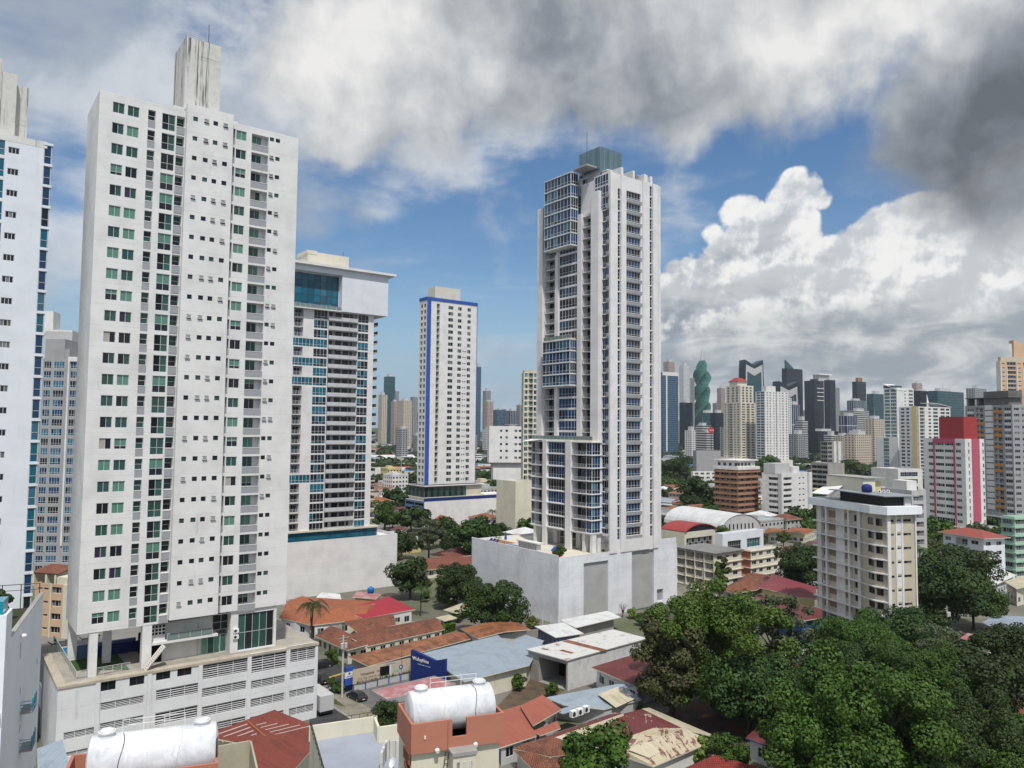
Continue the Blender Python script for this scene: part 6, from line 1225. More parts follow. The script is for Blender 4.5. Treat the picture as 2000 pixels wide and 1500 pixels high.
    t = text(B.root, 'Wolophine', .95, WHITE, fr(ut, ztx - .35, -.06), an); ut2, z2 = FF.uz(811, 1288); wordbars(B.root, 3.2, 1, .22, mat('pale_letters', (.5, .55, .65), .5), fr(ut2 + .8, ztx - .95, -.06), an); B.finish()
    # canopy
    B = Bldg('canopy', 'car canopy with a faded pink roof and a grey fascia in front of the store', 'canopy', gv(790, 1372), 0); O = B.root.location; q = MB(); z = 4.; c4 = [p - O for p in rpx([(727, 1350), (756, 1367), (889, 1337), (848, 1322)], z)]; q.plane(c4, M_PINKR, .1); B.part('roof', q); q = MB()
    for i in range(4):
        a, b_ = c4[i], c4[(i + 1) % 4]; q.ob(a - Vector((0, 0, .75)), b_ - a, Vector(((b_ - a).y, -(b_ - a).x, 0)).normalized() * .12, (0, 0, .9), P_GREY)
    B.part('fascia', q)
    for p in (c4[0].lerp(c4[2], .12), c4[1].lerp(c4[0], .2), c4[1].lerp(c4[2], .8)): q = MB(); q.bar((p.x, p.y, 0), (p.x, p.y, z - .1), .16, P_GREY, 8); B.part('post', q)
    B.finish()
    # hoarding
    a, b_ = gz(690, 1352), gz(803, 1326); d = b_ - a; L = d.length; an = math.atan2(d.y, d.x); F = Face(a, an); B = Bldg('hoarding', 'long beige printed hoarding on blue posts beside the car ramp', 'hoarding', a, an); zt = F.uz(688, 1309)[1]; zm = F.uz(689, 1337)[1]
    B.W.box(0, .12, 0, L, .3, zm + .1, P_LGREY); q = MB(); q.box(-.15, -.02, zm, L - .4, .1, zt, mat('printed_panel', (.50, .42, .33), .6)); B.part('panel', q)
    for i in range(6): q = MB(); q.box(L * i / 5 - .08 if i else 0, -.12, 0, L * i / 5 + .08, -.021 if i else .11, zm, P_ROYAL); B.part('post', q)
    BR = mat('brown_print', (.17, .12, .09), .6); u, z = F.uz(704, 1316); text(B.root, 'Wolophine', .62, BR, (u, -.05, zt - 1.3)); wordbars(B.root, 4.2, 2, .42, mat('tan_print', (.30, .23, .17), .6), (u - .4, -.05, zt - 2.))
    q = MB(); u0 = F.uz(742, 1310)[0]; q.box(u0, -.05, zm + .4, u0 + 2.0, -.021, zt - .5, G_BLACK); q.box(u0 + 2.0, -.05, zm + .3, u0 + 2.4, -.021, zt - .5, P_WHITE); q.box(u0 - .7, -.05, zt - 1.2, u0, -.021, zt - .95, P_BRICK); q.box(u0 + 1.1, -.05, zt - .35, u0 + 3.2, -.021, zt - .1, P_GREY); q.box(u0 + 3.1, -.05, zm + .6, u0 + 4.1, -.021, zm + 1.2, P_GREEN)
    for i in range(60): x = R.uniform(.2, L - .8); hh = R.uniform(.1, .55) if abs(x - u0 - 1) > 1.6 else R.uniform(.3, .9); q.face([(x, -.06, zm + .02), (x + .3, -.06, zm + .02), (x + R.uniform(0, .3), -.06, zm + hh)], mat('printed_grass', (.05, .12, .03), .7))
    lg = MB(); u1 = F.uz(783, 1299)[0]; lg.bar((u1, -.03, zt - 1.25), (u1, -.06, zt - 1.25), .42, P_ROYAL, 16); lg.bar((u1, -.061, zt - 1.25), (u1, -.07, zt - 1.25), .2, WHITE, 12); lg.obj('round_emblem', B.part('printed_picture', q)); B.finish()
    # sign pylon
    p = gz(681, 1352); t = thing('sign_pylon', 'blue and white shop sign on a post beside the hoarding', 'sign', p, TH + .15); q = MB(); q.box(-.9, -.15, 1.3, .9, .15, 2.6, P_ROYAL); q.box(-.9, -.15, 3.7, .9, .15, 4.5, P_ROYAL); q.obj('blue_panel', t); q = MB(); q.box(-.88, -.14, 2.6, .88, .14, 3.7, WHITE); q.obj('white_panel', t); q = MB(); q.bar((-.3, 0, 0), (-.3, 0, 1.3), .1, P_NAVY, 6); q.bar((.3, 0, 0), (.3, 0, 1.3), .1, P_NAVY, 6); q.obj('post', t)
    wordbars(t, 1.3, 1, .3, P_ROYAL, (-.65, -.16, 2.75)); q = MB(); q.bar((0, -.141, 3.35), (0, -.16, 3.35), .22, P_ROYAL, 14); q.obj('round_emblem', t)
    # ---------------- warehouse with the white rusty roof, sheds
    z = 5.6; O = gv(1111, 1343); B = Bldg('warehouse', 'open fronted warehouse with a white rust streaked roof and peeling side wall', 'warehouse', O, 0); q = MB(); c4 = [p - O for p in rpx([(1027, 1268), (1107, 1290), (1265, 1246.5), (1197, 1229)], z)]; q.plane(c4, M_PALERUST, .2, P_CONC); B.part('roof', q)
    rs = MB(); e0, e1 = c4[0].lerp(c4[1], .02), c4[0].lerp(c4[1], .98); lg = c4[3] - c4[0]
    for f0, f1, k0, k1 in ((.38, .45, .0, 1.), (.16, .20, .45, .75), (.10, .12, .15, .3)): rs.plane([e0.lerp(e1, k0) + lg * f0 + Vector((0, 0, .03)), e0.lerp(e1, k1) + lg * f0 + Vector((0, 0, .03)), e0.lerp(e1, k1) + lg * f1 + Vector((0, 0, .03)), e0.lerp(e1, k0) + lg * f1 + Vector((0, 0, .03))], M_RUST, .02)
    B.part('rust_strip', rs)
    SW = paint('peeling_white_wall', (.62, .61, .60), .6, 1.0, (.20, .08, .08), .8, 2.6)
    P = [Vector((p.x, p.y, 0)) for p in c4]; cc = sum(P, Vector()) / 4; P = [p + (cc - p).normalized() * .5 for p in P]
    def wall(a, b_, m, hh=z - .25, hs=()): dd = b_ - a; B.facade((a.x, a.y), math.atan2(dd.y, dd.x), dd.length, 0, hh, list(hs), m)
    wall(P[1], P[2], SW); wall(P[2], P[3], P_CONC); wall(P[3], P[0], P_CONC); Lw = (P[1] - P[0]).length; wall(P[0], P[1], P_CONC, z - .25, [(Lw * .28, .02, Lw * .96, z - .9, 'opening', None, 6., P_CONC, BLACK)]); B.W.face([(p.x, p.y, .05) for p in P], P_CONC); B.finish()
    B = pxh('house', 'dark maroon sheet roofed building against the white rusty warehouse', 'house', [[(1155, 1303, 4.2), (1246, 1342, 3.4), (1275, 1333, 3.6), (1282, 1265, 4.8)]], M_MAROON, [(1160, 1304), (1246, 1342), (1273, 1334), (1280, 1268)], 3.4, P_COOL); B.finish()
    B = pxh('shed', 'long arched blue grey metal roof patched with beige', 'shed', [[(1066, 1362, 3.6), (1100, 1376, 3.4), (1246, 1336, 3.6), (1205, 1336, 4.2)], [(1100, 1376, 3.4), (1180, 1385, 3.0), (1253, 1366, 3.0), (1213, 1337, 4.2), (1150, 1352, 4.0)]], M_GREYB, [(1068, 1364), (1180, 1386), (1252, 1367), (1210, 1340)], 3.0, P_LGREY, wins=0); q = MB(); q.plane([p - B.c for p in rpx([(1168, 1356, 4.05), (1203, 1382, 3.25), (1240, 1365, 3.25), (1206, 1341, 4.3)])], M_CREAMR, .04); q.plane([p - B.c for p in rpx([(1082, 1389, 3.4), (1100, 1394, 3.4), (1136, 1383, 3.4), (1116, 1378, 3.4)])], M_GREYB, .1); B.part('roof_patch', q); B.finish()
    B = pxh('house', 'terracotta coloured sheet metal house roof right of the tank tower', 'house', [[(1016, 1378, 4.2), (1041, 1417, 3.6), (1097, 1385, 3.8), (1060, 1357, 4.6)], [(970, 1392, 3.6), (974, 1461, 2.8), (1048, 1437, 2.8), (1018, 1376, 3.8)], [(1041, 1427, 2.9), (1056, 1436, 2.7), (1095, 1422, 2.7), (1088, 1408, 3.)]], M_TERRAR, [(975, 1395), (976, 1460), (1046, 1437), (1092, 1388), (1058, 1362)], 2.8, P_LGREY, wins=2.2); B.finish()
    pc = M_PEEL
    B = pxh('house', 'courtyard house under peeling cream and maroon sheet roofs', 'house', [[(1040, 1448, 3.0), (1084, 1440, 3.2), (1216, 1394, 4.4), (1204, 1390, 4.0), M_PEEL2], [(1084, 1440, 3.6), (1131, 1451, 2.9), (1229, 1415, 2.9), (1217, 1394, 4.4), M_CREAMR], [(1131, 1452, 2.8), (1180, 1462, 2.4), (1240, 1434, 2.8), (1293, 1436, 3.2), (1333, 1422, 4.2), (1254, 1385, 4.4), (1220, 1393, 4.3), M_PEEL2], [(1254, 1384, 4.4), (1333, 1423, 4.2), (1406, 1441, 3.0), (1268, 1382, 3.2), M_CREAMR], [(1216, 1462, 3.), (1293, 1437, 3.2), (1334, 1423, 4.2), (1310, 1410, 4.), (1240, 1434, 3.3), M_PEEL], [(1222, 1478, 2.8), (1276, 1497, 2.4), (1405, 1442, 2.4), (1334, 1424, 4.2), (1214, 1464, 3.6), M_PEEL]], M_PEEL2, [(1080, 1445), (1160, 1458), (1225, 1480), (1276, 1496), (1400, 1442), (1262, 1386)], 2.4, P_WHITE, wins=2.4); q = MB(); q.plane([p - B.c for p in rpx([(1227, 1464, 3.75), (1268, 1480, 3.0), (1314, 1457, 3.2), (1297, 1438, 3.95)])], M_CREAMR, .05); B.part('coated_patch', q); B.finish()
    B = pxh('house', 'brown tiled hipped roof house at the foot of the terracotta roof', 'house', [[(1002, 1462, 2.6), (1075, 1478, 3.8), (1078, 1438, 4.2), (1022, 1452, 3.4)], [(1078, 1438, 4.2), (1075, 1478, 3.8), (1150, 1470, 2.8), (1128, 1455, 2.8)], [(1002, 1464, 2.6), (1044, 1506, 2.4), (1110, 1516, 2.4), (1150, 1470, 2.8), (1075, 1476, 3.8)]], T_BROWN, [(1004, 1464), (1044, 1505), (1110, 1514), (1146, 1470), (1078, 1442)], 2.4, P_LGREY); B.finish()
    B = pxh('house', 'deep red tiled roof at the lower picture edge', 'house', [[(1332, 1503, 2.6), (1396, 1474, 3.6), (1500, 1504, 2.6), (1420, 1530, 2.4)]], T_RED, [(1336, 1503), (1397, 1477), (1496, 1504), (1420, 1528)], 2.5, P_WHITE, wins=0); B.finish()
    B = pxh('house', 'little white house with blue trim and a maroon roof under the big trees', 'house', [[(1456, 1441, 3.2), (1517, 1464, 3.2), (1512, 1440, 4.0), (1480, 1418, 4.0)]], M_MAROON, [(1458, 1441), (1515, 1464), (1512, 1440), (1482, 1422)], 3.1, P_WHITE, under=P_ROYAL); B.finish()
    B = pxh('shed', 'open shed with a white sheet roof below the blank podium of the glass tower', 'shed', [[(1094, 1211, 3.4), (1124, 1226, 3.2), (1213, 1205, 3.2), (1186, 1193, 3.4)]], M_WHITER, [(1098, 1212), (1124, 1225), (1210, 1205), (1186, 1195)], 3.1, P_CONC, wins=0, ins=1.2); B.finish()
    B = pxh('shed', 'white lean-to roof with antenna rods beside the open shed', 'shed', [[(1044, 1223, 3.2), (1085, 1245, 3.0), (1140, 1237, 3.0), (1102, 1216, 3.2)]], M_WHITER, [(1047, 1225), (1085, 1245), (1136, 1237), (1100, 1218)], 3.0, P_SLATE, wins=2.); B.finish()
    for i, (x, y) in enumerate(((866, 1191), (851, 1206))): B = pxh('carport', ('cream flat carport roof between the palms and the bush', 'small concrete carport slab near the brown tiled house')[i], 'carport', [[(x, y, 2.6), (x + (17 if i else 26), y + 7, 2.6), (x + (43 if i else 70), y + (1 if i else -9), 2.6), (x + (26 if i else 55), y - (6 if i else 20), 2.6)]], M_CREAMR, [(x + 2, y), (x + 18, y + 6), (x + 40, y), (x + 28, y - 5)], 2.5, P_CONC, wins=0, ins=.8); B.finish()
    B = pxh('house', 'house with long maroon brown roof behind the mango tree', 'house', [[(818, 1097, 3.2), (834, 1113, 3.), (926, 1102, 3.), (926, 1086, 4.2), (838, 1090, 4.2)], [(838, 1082, 3.8), (866, 1091, 3.4), (926, 1084, 3.4), (898, 1067, 4.6)]], corrug('brown_sheet_roof', (.21, .075, .055), (.17, .07, .05), .5), [(820, 1098), (834, 1112), (924, 1102), (905, 1085)], 3.0, P_CREAM); B.finish()
    B = pxh('house', 'orange roofed cream two storey house in front of the long blue trimmed podium', 'house', [[(842, 1018, 6.), (862, 1026, 5.4), (888, 1013, 5.4), (860, 1005, 6.6)], [(862, 1030, 3.), (884, 1040, 3.), (904, 1028, 3.), (880, 1018, 3.8)]], T_ORANGE, [(845, 1020), (862, 1028), (886, 1016), (862, 1009)], 3.6, P_BEIGE2); B.finish()
    B = pxh('house', 'grey two storey house wedged between the blind pale wall and the street trees', 'house', [[(762, 1034, 5.6), (782, 1043, 5.2), (797, 1033, 5.2), (778, 1026, 5.8)]], M_MAROON, [(763, 1036), (782, 1044), (796, 1034), (778, 1028)], 5.2, P_LGREY, wins=2.2); B.finish()
    # ---------------- right middle distance
    B = pxh('house', 'old dark house with a sagging charred roof at the glass tower podium', 'house', [[(1262, 1196, 3.2), (1322, 1212, 2.8), (1405, 1182, 2.8), (1368, 1164, 4.2), (1312, 1180, 4.2)]], M_DARKR, [(1266, 1197), (1322, 1211), (1400, 1183), (1360, 1170)], 2.8, P_CONC, wins=0); B.finish()
    B = pxh('house', 'brown tiled house with weathered hips before the yellow house', 'house', [[(1408, 1151, 3.), (1434, 1159, 3.), (1478, 1152, 3.), (1462, 1134, 4.6), (1440, 1137, 4.6)], [(1478, 1152, 3.), (1518, 1130, 3.4), (1496, 1122, 4.6), (1462, 1134, 4.6)], [(1408, 1151, 3.), (1440, 1137, 4.6), (1462, 1122, 3.6)], [(1440, 1137, 4.6), (1462, 1134, 4.6), (1496, 1122, 4.6), (1462, 1118, 3.6)]], T_BROWN, [(1410, 1151), (1434, 1158), (1476, 1152), (1512, 1131), (1466, 1124)], 2.9, P_CONC, wins=3); B.finish()
    B = pxh('house', 'yellow two storey house under a maroon hipped roof', 'house', [[(1482, 1147, 5.8), (1560, 1166, 5.4), (1593, 1169, 5.2), (1594, 1146, 6.2), (1530, 1128, 7.2)], [(1482, 1147, 5.8), (1530, 1128, 7.2), (1512, 1121, 6.4)], [(1470, 1166, 3.), (1498, 1175, 2.8), (1500, 1168, 3.2), (1484, 1160, 3.2)]], corrug('wine_sheet_roof', (.20, .045, .055), (.24, .07, .07), .5), [(1485, 1150), (1560, 1168), (1593, 1170), (1592, 1150), (1515, 1126)], 5.3, P_YELL, wins=2.4); B.finish()
    B = pxh('house', 'blue walled building with a maroon roof beside the weathered beige apartments', 'house', [[(1500, 1183, 5.6), (1566, 1213, 5.), (1606, 1206, 5.), (1606, 1190, 5.8), (1537, 1173, 6.2)]], M_MAROON, [(1504, 1185), (1566, 1213), (1604, 1206), (1602, 1190), (1540, 1176)], 4.9, mat('blue_wall_paint', (.02, .09, .25), .6), wins=0); B.finish()
    # barrel roofed hall
    ar, al = gz(1447, 1037, 5), gz(1330, 1017, 5); d = (al - ar); L = d.length * .96; an = math.atan2(d.y, d.x) + math.pi; wv = 23.
    B = Bldg('sports_hall', 'sports hall with a big white barrel roof', 'hall', Vector((ar.x, ar.y, 0)), an); q = MB(); n = 14
    for i in range(n):
        t0, t1 = math.pi * i / n, math.pi * (i + 1) / n; y0, z0, y1, z1 = -wv / 2 * math.cos(t0), 5 + 7.2 * math.sin(t0), -wv / 2 * math.cos(t1), 5 + 7.2 * math.sin(t1); q.face([(-L, y0, z0), (0.6, y0, z0), (0.6, y1, z1), (-L, y1, z1)], M_WHITER, [(0, i), (L, i), (L, i + 1), (0, i + 1)])
    B.part('roof', q); B.W.face([(.3, -wv / 2 * math.cos(math.pi * i / n), 4.8 + 7.2 * math.sin(math.pi * i / n)) for i in range(n + 1)] + [(.3, wv / 2, 0), (.3, -wv / 2, 0)], P_LGREY); B.W.face([(-L + .2, -wv / 2 * math.cos(math.pi * i / n), 4.8 + 7.2 * math.sin(math.pi * i / n)) for i in range(n + 1)][::-1] + [(-L + .2, -wv / 2, 0), (-L + .2, wv / 2, 0)], P_LGREY)
    B.W.box(-L + .2, -wv / 2, 0, .3, -wv / 2 + .3, 5, P_LGREY); B.W.box(-L + .2, wv / 2 - .3, 0, .3, wv / 2, 5, P_LGREY)
    for i in range(7): B.put('slot_window', win(.7, 2.2, 1, 1, (G_DARK,), FRD), (.32, -7 + i * 2.2, 6), math.pi / 2)
    B.finish()
    B = blk('pavilion', 'white modern pavilion with teal glass below the barrel roof', 'pavilion', 1396, 1410, 1489, 285, 1043, P_COOL, 6., [], [(.12, .44, .8, 4.5, 'shopfront', gl(6, 2, G_DARK, G_GREY), .4), (.58, .92, 1.2, 4.6, 'shopfront', gl(8, 2, G_GREEN, G_TEAL), .4)], th=TH); B.finish()
    B = blk('gymnasium', 'beige hall with a curved red roof and an arched window', 'hall', 1290, 1336, 1396, 290, 1040, P_BEIGE2, 6., [], [(.06, .9, 1.5, 5., 'shopfront', gl(9, 2, G_DARK, G_RED := G_GREY), .4)], th=TH); q = MB(); nn = 8
    for i in range(nn):
        t0, t1 = math.pi * (.2 + .6 * i / nn), math.pi * (.2 + .6 * (i + 1) / nn); f = lambda t_: (B.w * .5 - B.w * .62 * math.cos(t_), B.zt - 3.2 + 6 * math.sin(t_)); (xa, z_a), (xb, z_b) = f(t0), f(t1); q.plane([(xa, -.6, z_a), (xb, -.6, z_b), (xb, B.l, z_b), (xa, B.l, z_a)], M_RED, .3)
    q.face([(0, .1, B.zt - .5)] + [(B.w * .5 - B.w * .6 * math.cos(math.pi * (.2 + .6 * i / nn)), .1, B.zt - 3.3 + 6 * math.sin(math.pi * (.2 + .6 * i / nn))) for i in range(nn + 1)] + [(B.w, .1, B.zt - .5)], G_DARK); B.part('roof', q); B.finish()
    for nm, lb, pts, rm, wm in (('house', 'white house with an orange tiled roof right of the pavilion', [(1490, 1042), (1528, 1042), (1545, 1034), (1500, 1031)], T_ORANGE, P_WHITE), ('house', 'pale yellow house with an orange hipped roof below the white slab tower', [(1532, 1040), (1572, 1044), (1596, 1034), (1548, 1029)], T_ORANGE, P_CREAM), ('house', 'long low brick red roof behind the cream apartment blocks', [(1500, 1072), (1545, 1088), (1590, 1078), (1540, 1066)], M_RED2, P_CREAM), ('house', 'maroon roofed house half hidden by the beige apartments', [(1568, 1062), (1600, 1068), (1605, 1058), (1580, 1056)], M_MAROON, P_YELL)):
        c = (sum(p[0] for p in pts) / 4, sum(p[1] for p in pts) / 4); B = pxh(nm, lb, 'house', [[(*pts[0], 4.), (*pts[1], 4.), (*c, 6.)], [(*pts[1], 4.), (*pts[2], 4.), (*c, 6.)], [(*pts[2], 4.), (*pts[3], 4.), (*c, 6.)], [(*pts[3], 4.), (*pts[0], 4.), (*c, 6.)]], rm, pts, 4., wm); B.finish()
    for lb, pts, z, rm, wm, nm in (('pale blue workshop with a white sloping roof left of the green block', [(1915, 1131), (1938, 1146), (1985, 1123), (1940, 1106)], 4., M_WHITER, P_COOL, 'workshop'), ('grey flat roofed house with a red ridge stripe among the right hand trees', [(1918, 1216), (1945, 1229), (2012, 1226), (2010, 1204), (1940, 1203)], 4., M_GREYB, P_BEIGE2, 'house'), ('low house with a faded brown roof beside the utility pole', [(1872, 1248), (1930, 1262), (1945, 1252), (1890, 1236)], 3., M_PINKR, P_CREAM, 'house'), ('cream house with a stained flat roof below the pale green block', [(1962, 1136), (1985, 1150), (2020, 1142), (1998, 1124)], 5., M_CREAMR, P_CREAM, 'house'), ('dark brown tiled roof at the right edge beyond the mango trees', [(1944, 1370), (1975, 1420), (2030, 1425), (2030, 1362)], 3., T_BROWN, P_CREAM, 'house'), ('whitewashed patio house glimpsed between the big trees', [(1545, 1292), (1570, 1320), (1612, 1300), (1575, 1262)], 2.6, M_WHITER, P_WHITE, 'house'), ('low white sheet roof glimpsed behind the tall feathery tree', [(1495, 1290), (1520, 1300), (1545, 1275), (1520, 1268)], 2.6, M_WHITER, P_WHITE, 'house')):
        B = pxh(nm, lb, nm, [[(x, y, z + (.6 if i > 1 else 0)) for i, (x, y) in enumerate(pts)]], rm, pts, z - .1, wm, wins=2.8); B.finish()
    # ---------------- vehicles
    BLK = mat('black_car_paint', (.02, .02, .023), .25, .6); GRYC = mat('silver_car_paint', (.42, .44, .47), .3, .6); WHC = mat('white_car_paint', (.68, .68, .69), .3, .6); BLUC = mat('dark_blue_car_paint', (.03, .045, .09), .25, .6)
    car('parked_car', 'black hatchback parked on the ramp in front of the hoarding', BLK, gv(697, 1366), TH + math.pi * 1.5 + .12)
    car('parked_car', 'dark blue van parked behind the pole with two transformers', BLUC, gv(669, 1347), TH + .2, L=4.6, H=1.95, Wd=1.9, suv=True)
    car('parked_car', 'black car parked in the driveway of the brown tiled house', BLK, gv(628, 1304), TH, L=4.4)
    car('parked_car', 'dark jeep with a white roof parked at the podium corner', BLK, gv(627, 1333), TH + HP, H=1.7, suv=True)
    car('parked_car', 'silver car parked before the cream gallery block', GRYC, gv(1354, 1157), TH + .1, H=1.65, suv=True)
    car('parked_car', 'white sport utility car parked nearest the glass tower podium corner', WHC, gv(1362, 1162), TH + .1, H=1.7, suv=True)
    t = thing('box_truck', 'grey box truck trailer standing beside the louvered podium', 'truck', gv(623, 1388), TH + HP); q = MB(); q.box(-3.2, -1.2, .9, 3.2, 1.2, 3.4, P_LGREY); q.obj('cargo_box', t); q = MB(); q.box(-3., -1., .5, 3., 1., .9, DKSTEEL); q.obj('chassis', t)
    for x in (-2.2, 2.2):
        for s in (-1, 1): q = MB(); q.bar((x, s * .9, .5), (x, s * 1.2, .5), .5, mat('tyre_rubber', (.02, .02, .02), .8), 12); q.obj('wheel', t)
    # ---------------- posts
    def post(name, label, x, y, h, r=.13, extra=None, m=None, cat='street lamp'):
        t = thing(name, label, cat, gv(x, y), TH); q = MB(); q.bar((0, 0, 0), (0, 0, h), r, m or P_LGREY, 8, r * .7); q.obj('pole', t)
        if extra: extra(t, h)
        return t
    def lampx(t, h):
        q = MB(); q.bar((0, 0, h - .2), (1.3, 0, h + .25), .05, STEEL, 5); q.obj('arm', t); q = MB(); q.box(1.1, -.15, h + .18, 1.9, .15, h + .32, STEEL); q.obj('lamp_head', t)
    def trafo(t, h):
        for dx in (-.35, .35): q = MB(); q.lathe([(.01, h - 2.2), (.28, h - 2.2), (.3, h - 1.3), (.01, h - 1.2)], P_LGREY, 12, (dx, -.35, 0)); q.obj('transformer', t)
        q = MB(); q.box(-1.1, -.06, h - .5, 1.1, .06, h - .38, P_CONC); q.box(-.8, -.06, h - 1.0, .8, .06, h - .9, P_CONC); q.obj('crossarm', t)
    post('utility_pole', 'pale concrete utility pole with two transformers at the street corner', 668, 1364, 11., .2, trafo, None, 'utility pole'); post('utility_pole', 'utility pole with crossarms rising out of the right hand trees', 1851, 1263, 9., .17, trafo, None, 'utility pole'); post('street_lamp', 'grey street lamp before the cream gallery block', 1372, 1173, 9., .12, lampx); post('utility_pole', 'dark wooden pole standing in the red roofed compound near the yellow house', 1536, 1208, 8., .12, None, P_BRICK, 'utility pole'); post('utility_pole', 'slim dark pole beside the white store with red letters', 783, 945, 22., .3, trafo, P_GREY, 'utility pole')
    post('antenna_mast', 'thin steel antenna mast behind the canopy', 783, 1378, 13., .04, None, DKSTEEL, 'mast')
    q = MB(); p = gv(634, 1424, 3); o = q.lathe([(.01, .8), (.35, .7), (.45, .4), (.35, .1), (.01, 0)][::-1], mat('pink_parasol', (.6, .04, .15), .6), 10).obj('parasol', None, True); o.location = p; tag(o, 'small bright pink parasol top behind the red roof', 'parasol')
    for i, (x, y, z) in enumerate(((1112, 1400, 2.9), (1124, 1396, 2.9), (1136, 1391, 2.9), (1166, 1322, 1.9), (1186, 1329, 1.9))):
        p = gv(x, y, z); o = bpy.data.objects.new('air_conditioner', acunit()); COL.objects.link(o); o.location = p; o.rotation_euler = (0, 0, TH); o.scale = (1.3, 2.2, 1.6); tag(o, 'white air conditioner box between the blue grey and terracotta roofs' if i < 3 else 'white air conditioner box under the dark maroon eave', 'air conditioner', 'outdoor units by the blue grey roof' if i < 3 else 'outdoor units under the maroon eave')
    for i, (x, y, z, h, lb) in enumerate(((1060, 1222, 3.2, 3.2, 'antenna rods on the white lean-to roof'), (1076, 1226, 3.2, 3.0, 'antenna rods on the white lean-to roof'), (1090, 1229, 3.2, 3.2, 'antenna rods on the white lean-to roof'))):
        q = MB(); q.bar((0, 0, 0), (0, 0, h), .035, FRW, 4); o = q.obj('antenna_rod'); o.location = gv(x, y, z); tag(o, 'thin upright rod standing on the white lean-to roof', 'antenna', lb)
    # ---------------- streets and yards
    def sheet(name, pts, m, z, kind='structure'):
        g = MB(); P = rpx(pts, z); g.face(P if (P[1] - P[0]).cross(P[2] - P[1]).z > 0 else P[::-1], m, [(p.x, p.y) for p in P]); o = g.obj(name); o['kind'] = kind
    ASP = ground_mat('asphalt', (.045, .046, .05), (.06, .06, .062), .5); CON = ground_mat('concrete_paving', (.25, .23, .18), (.18, .165, .13), .4); GRA = ground_mat('mown_grass', (.05, .085, .02), (.09, .085, .035), .6); DRV = ground_mat('grey_paving', (.15, .145, .145), (.12, .115, .115), .6); DIRT = ground_mat('bare_dirt', (.12, .085, .055), (.07, .06, .04), .5); PAT = ground_mat('old_patio', (.085, .07, .06), (.05, .042, .036), .6, col3=(.12, .05, .035))
    sheet('street', [(560, 1540), (616, 1376), (640, 1376), (770, 1462), (760, 1540)], ASP, .02); sheet('sidewalk', [(640, 1376), (622, 1340), (650, 1338), (800, 1432), (770, 1462)], CON, .10); sheet('driveway', [(672, 1352), (800, 1326), (905, 1345), (800, 1432)], DRV, .06); sheet('road', [(560, 1310), (626, 1300), (700, 1288), (690, 1320), (622, 1340), (560, 1350)], ASP, .025); sheet('lawn', [(641, 1360), (642, 1372), (674, 1380), (656, 1366)], GRA, .13, 'stuff'); sheet('lawn', [(600, 1292), (700, 1278), (706, 1290), (640, 1304)], GRA, .05, 'stuff')
    sheet('road', [(1300, 1168), (1345, 1186), (1410, 1176), (1400, 1150), (1330, 1146)], CON, .02); sheet('yard', [(1250, 1420), (1330, 1376), (1470, 1330), (1560, 1350), (1500, 1430), (1400, 1470)], PAT, .03); sheet('yard', [(960, 1390), (1030, 1320), (1110, 1345), (1060, 1370)], DIRT, .03); sheet('yard', [(85, 1460), (95, 1350), (130, 1345), (120, 1440)], DIRT, .03)
    q = MB(); a, b_ = gv(636, 1328), gv(692, 1310); d = (b_ - a).normalized(); q.ob(a, b_ - a, Vector((-d.y, d.x, 0)) * .45, (0, 0, .18), mat('yellow_kerb_paint', (.5, .36, .08), .7)); o = q.obj('kerb'); o['kind'] = 'structure'
    q = MB(); a, b_ = gv(640, 1376), gv(768, 1460); d = (b_ - a).normalized(); q.ob(a, b_ - a, Vector((-d.y, d.x, 0)) * .3, (0, 0, .15), P_CONC); o = q.obj('kerb'); o['kind'] = 'structure'
    # retaining wall along the old patio
    t = Bldg('boundary_wall', 'white boundary wall along the old patio under the dark tree', 'wall', gv(1245, 1380), TH + .12); t.W.box(0, 0, 0, 20, .25, 2.2, paint('old_white_wall', (.45, .43, .41), 1., .9)); t.finish()
foreground()
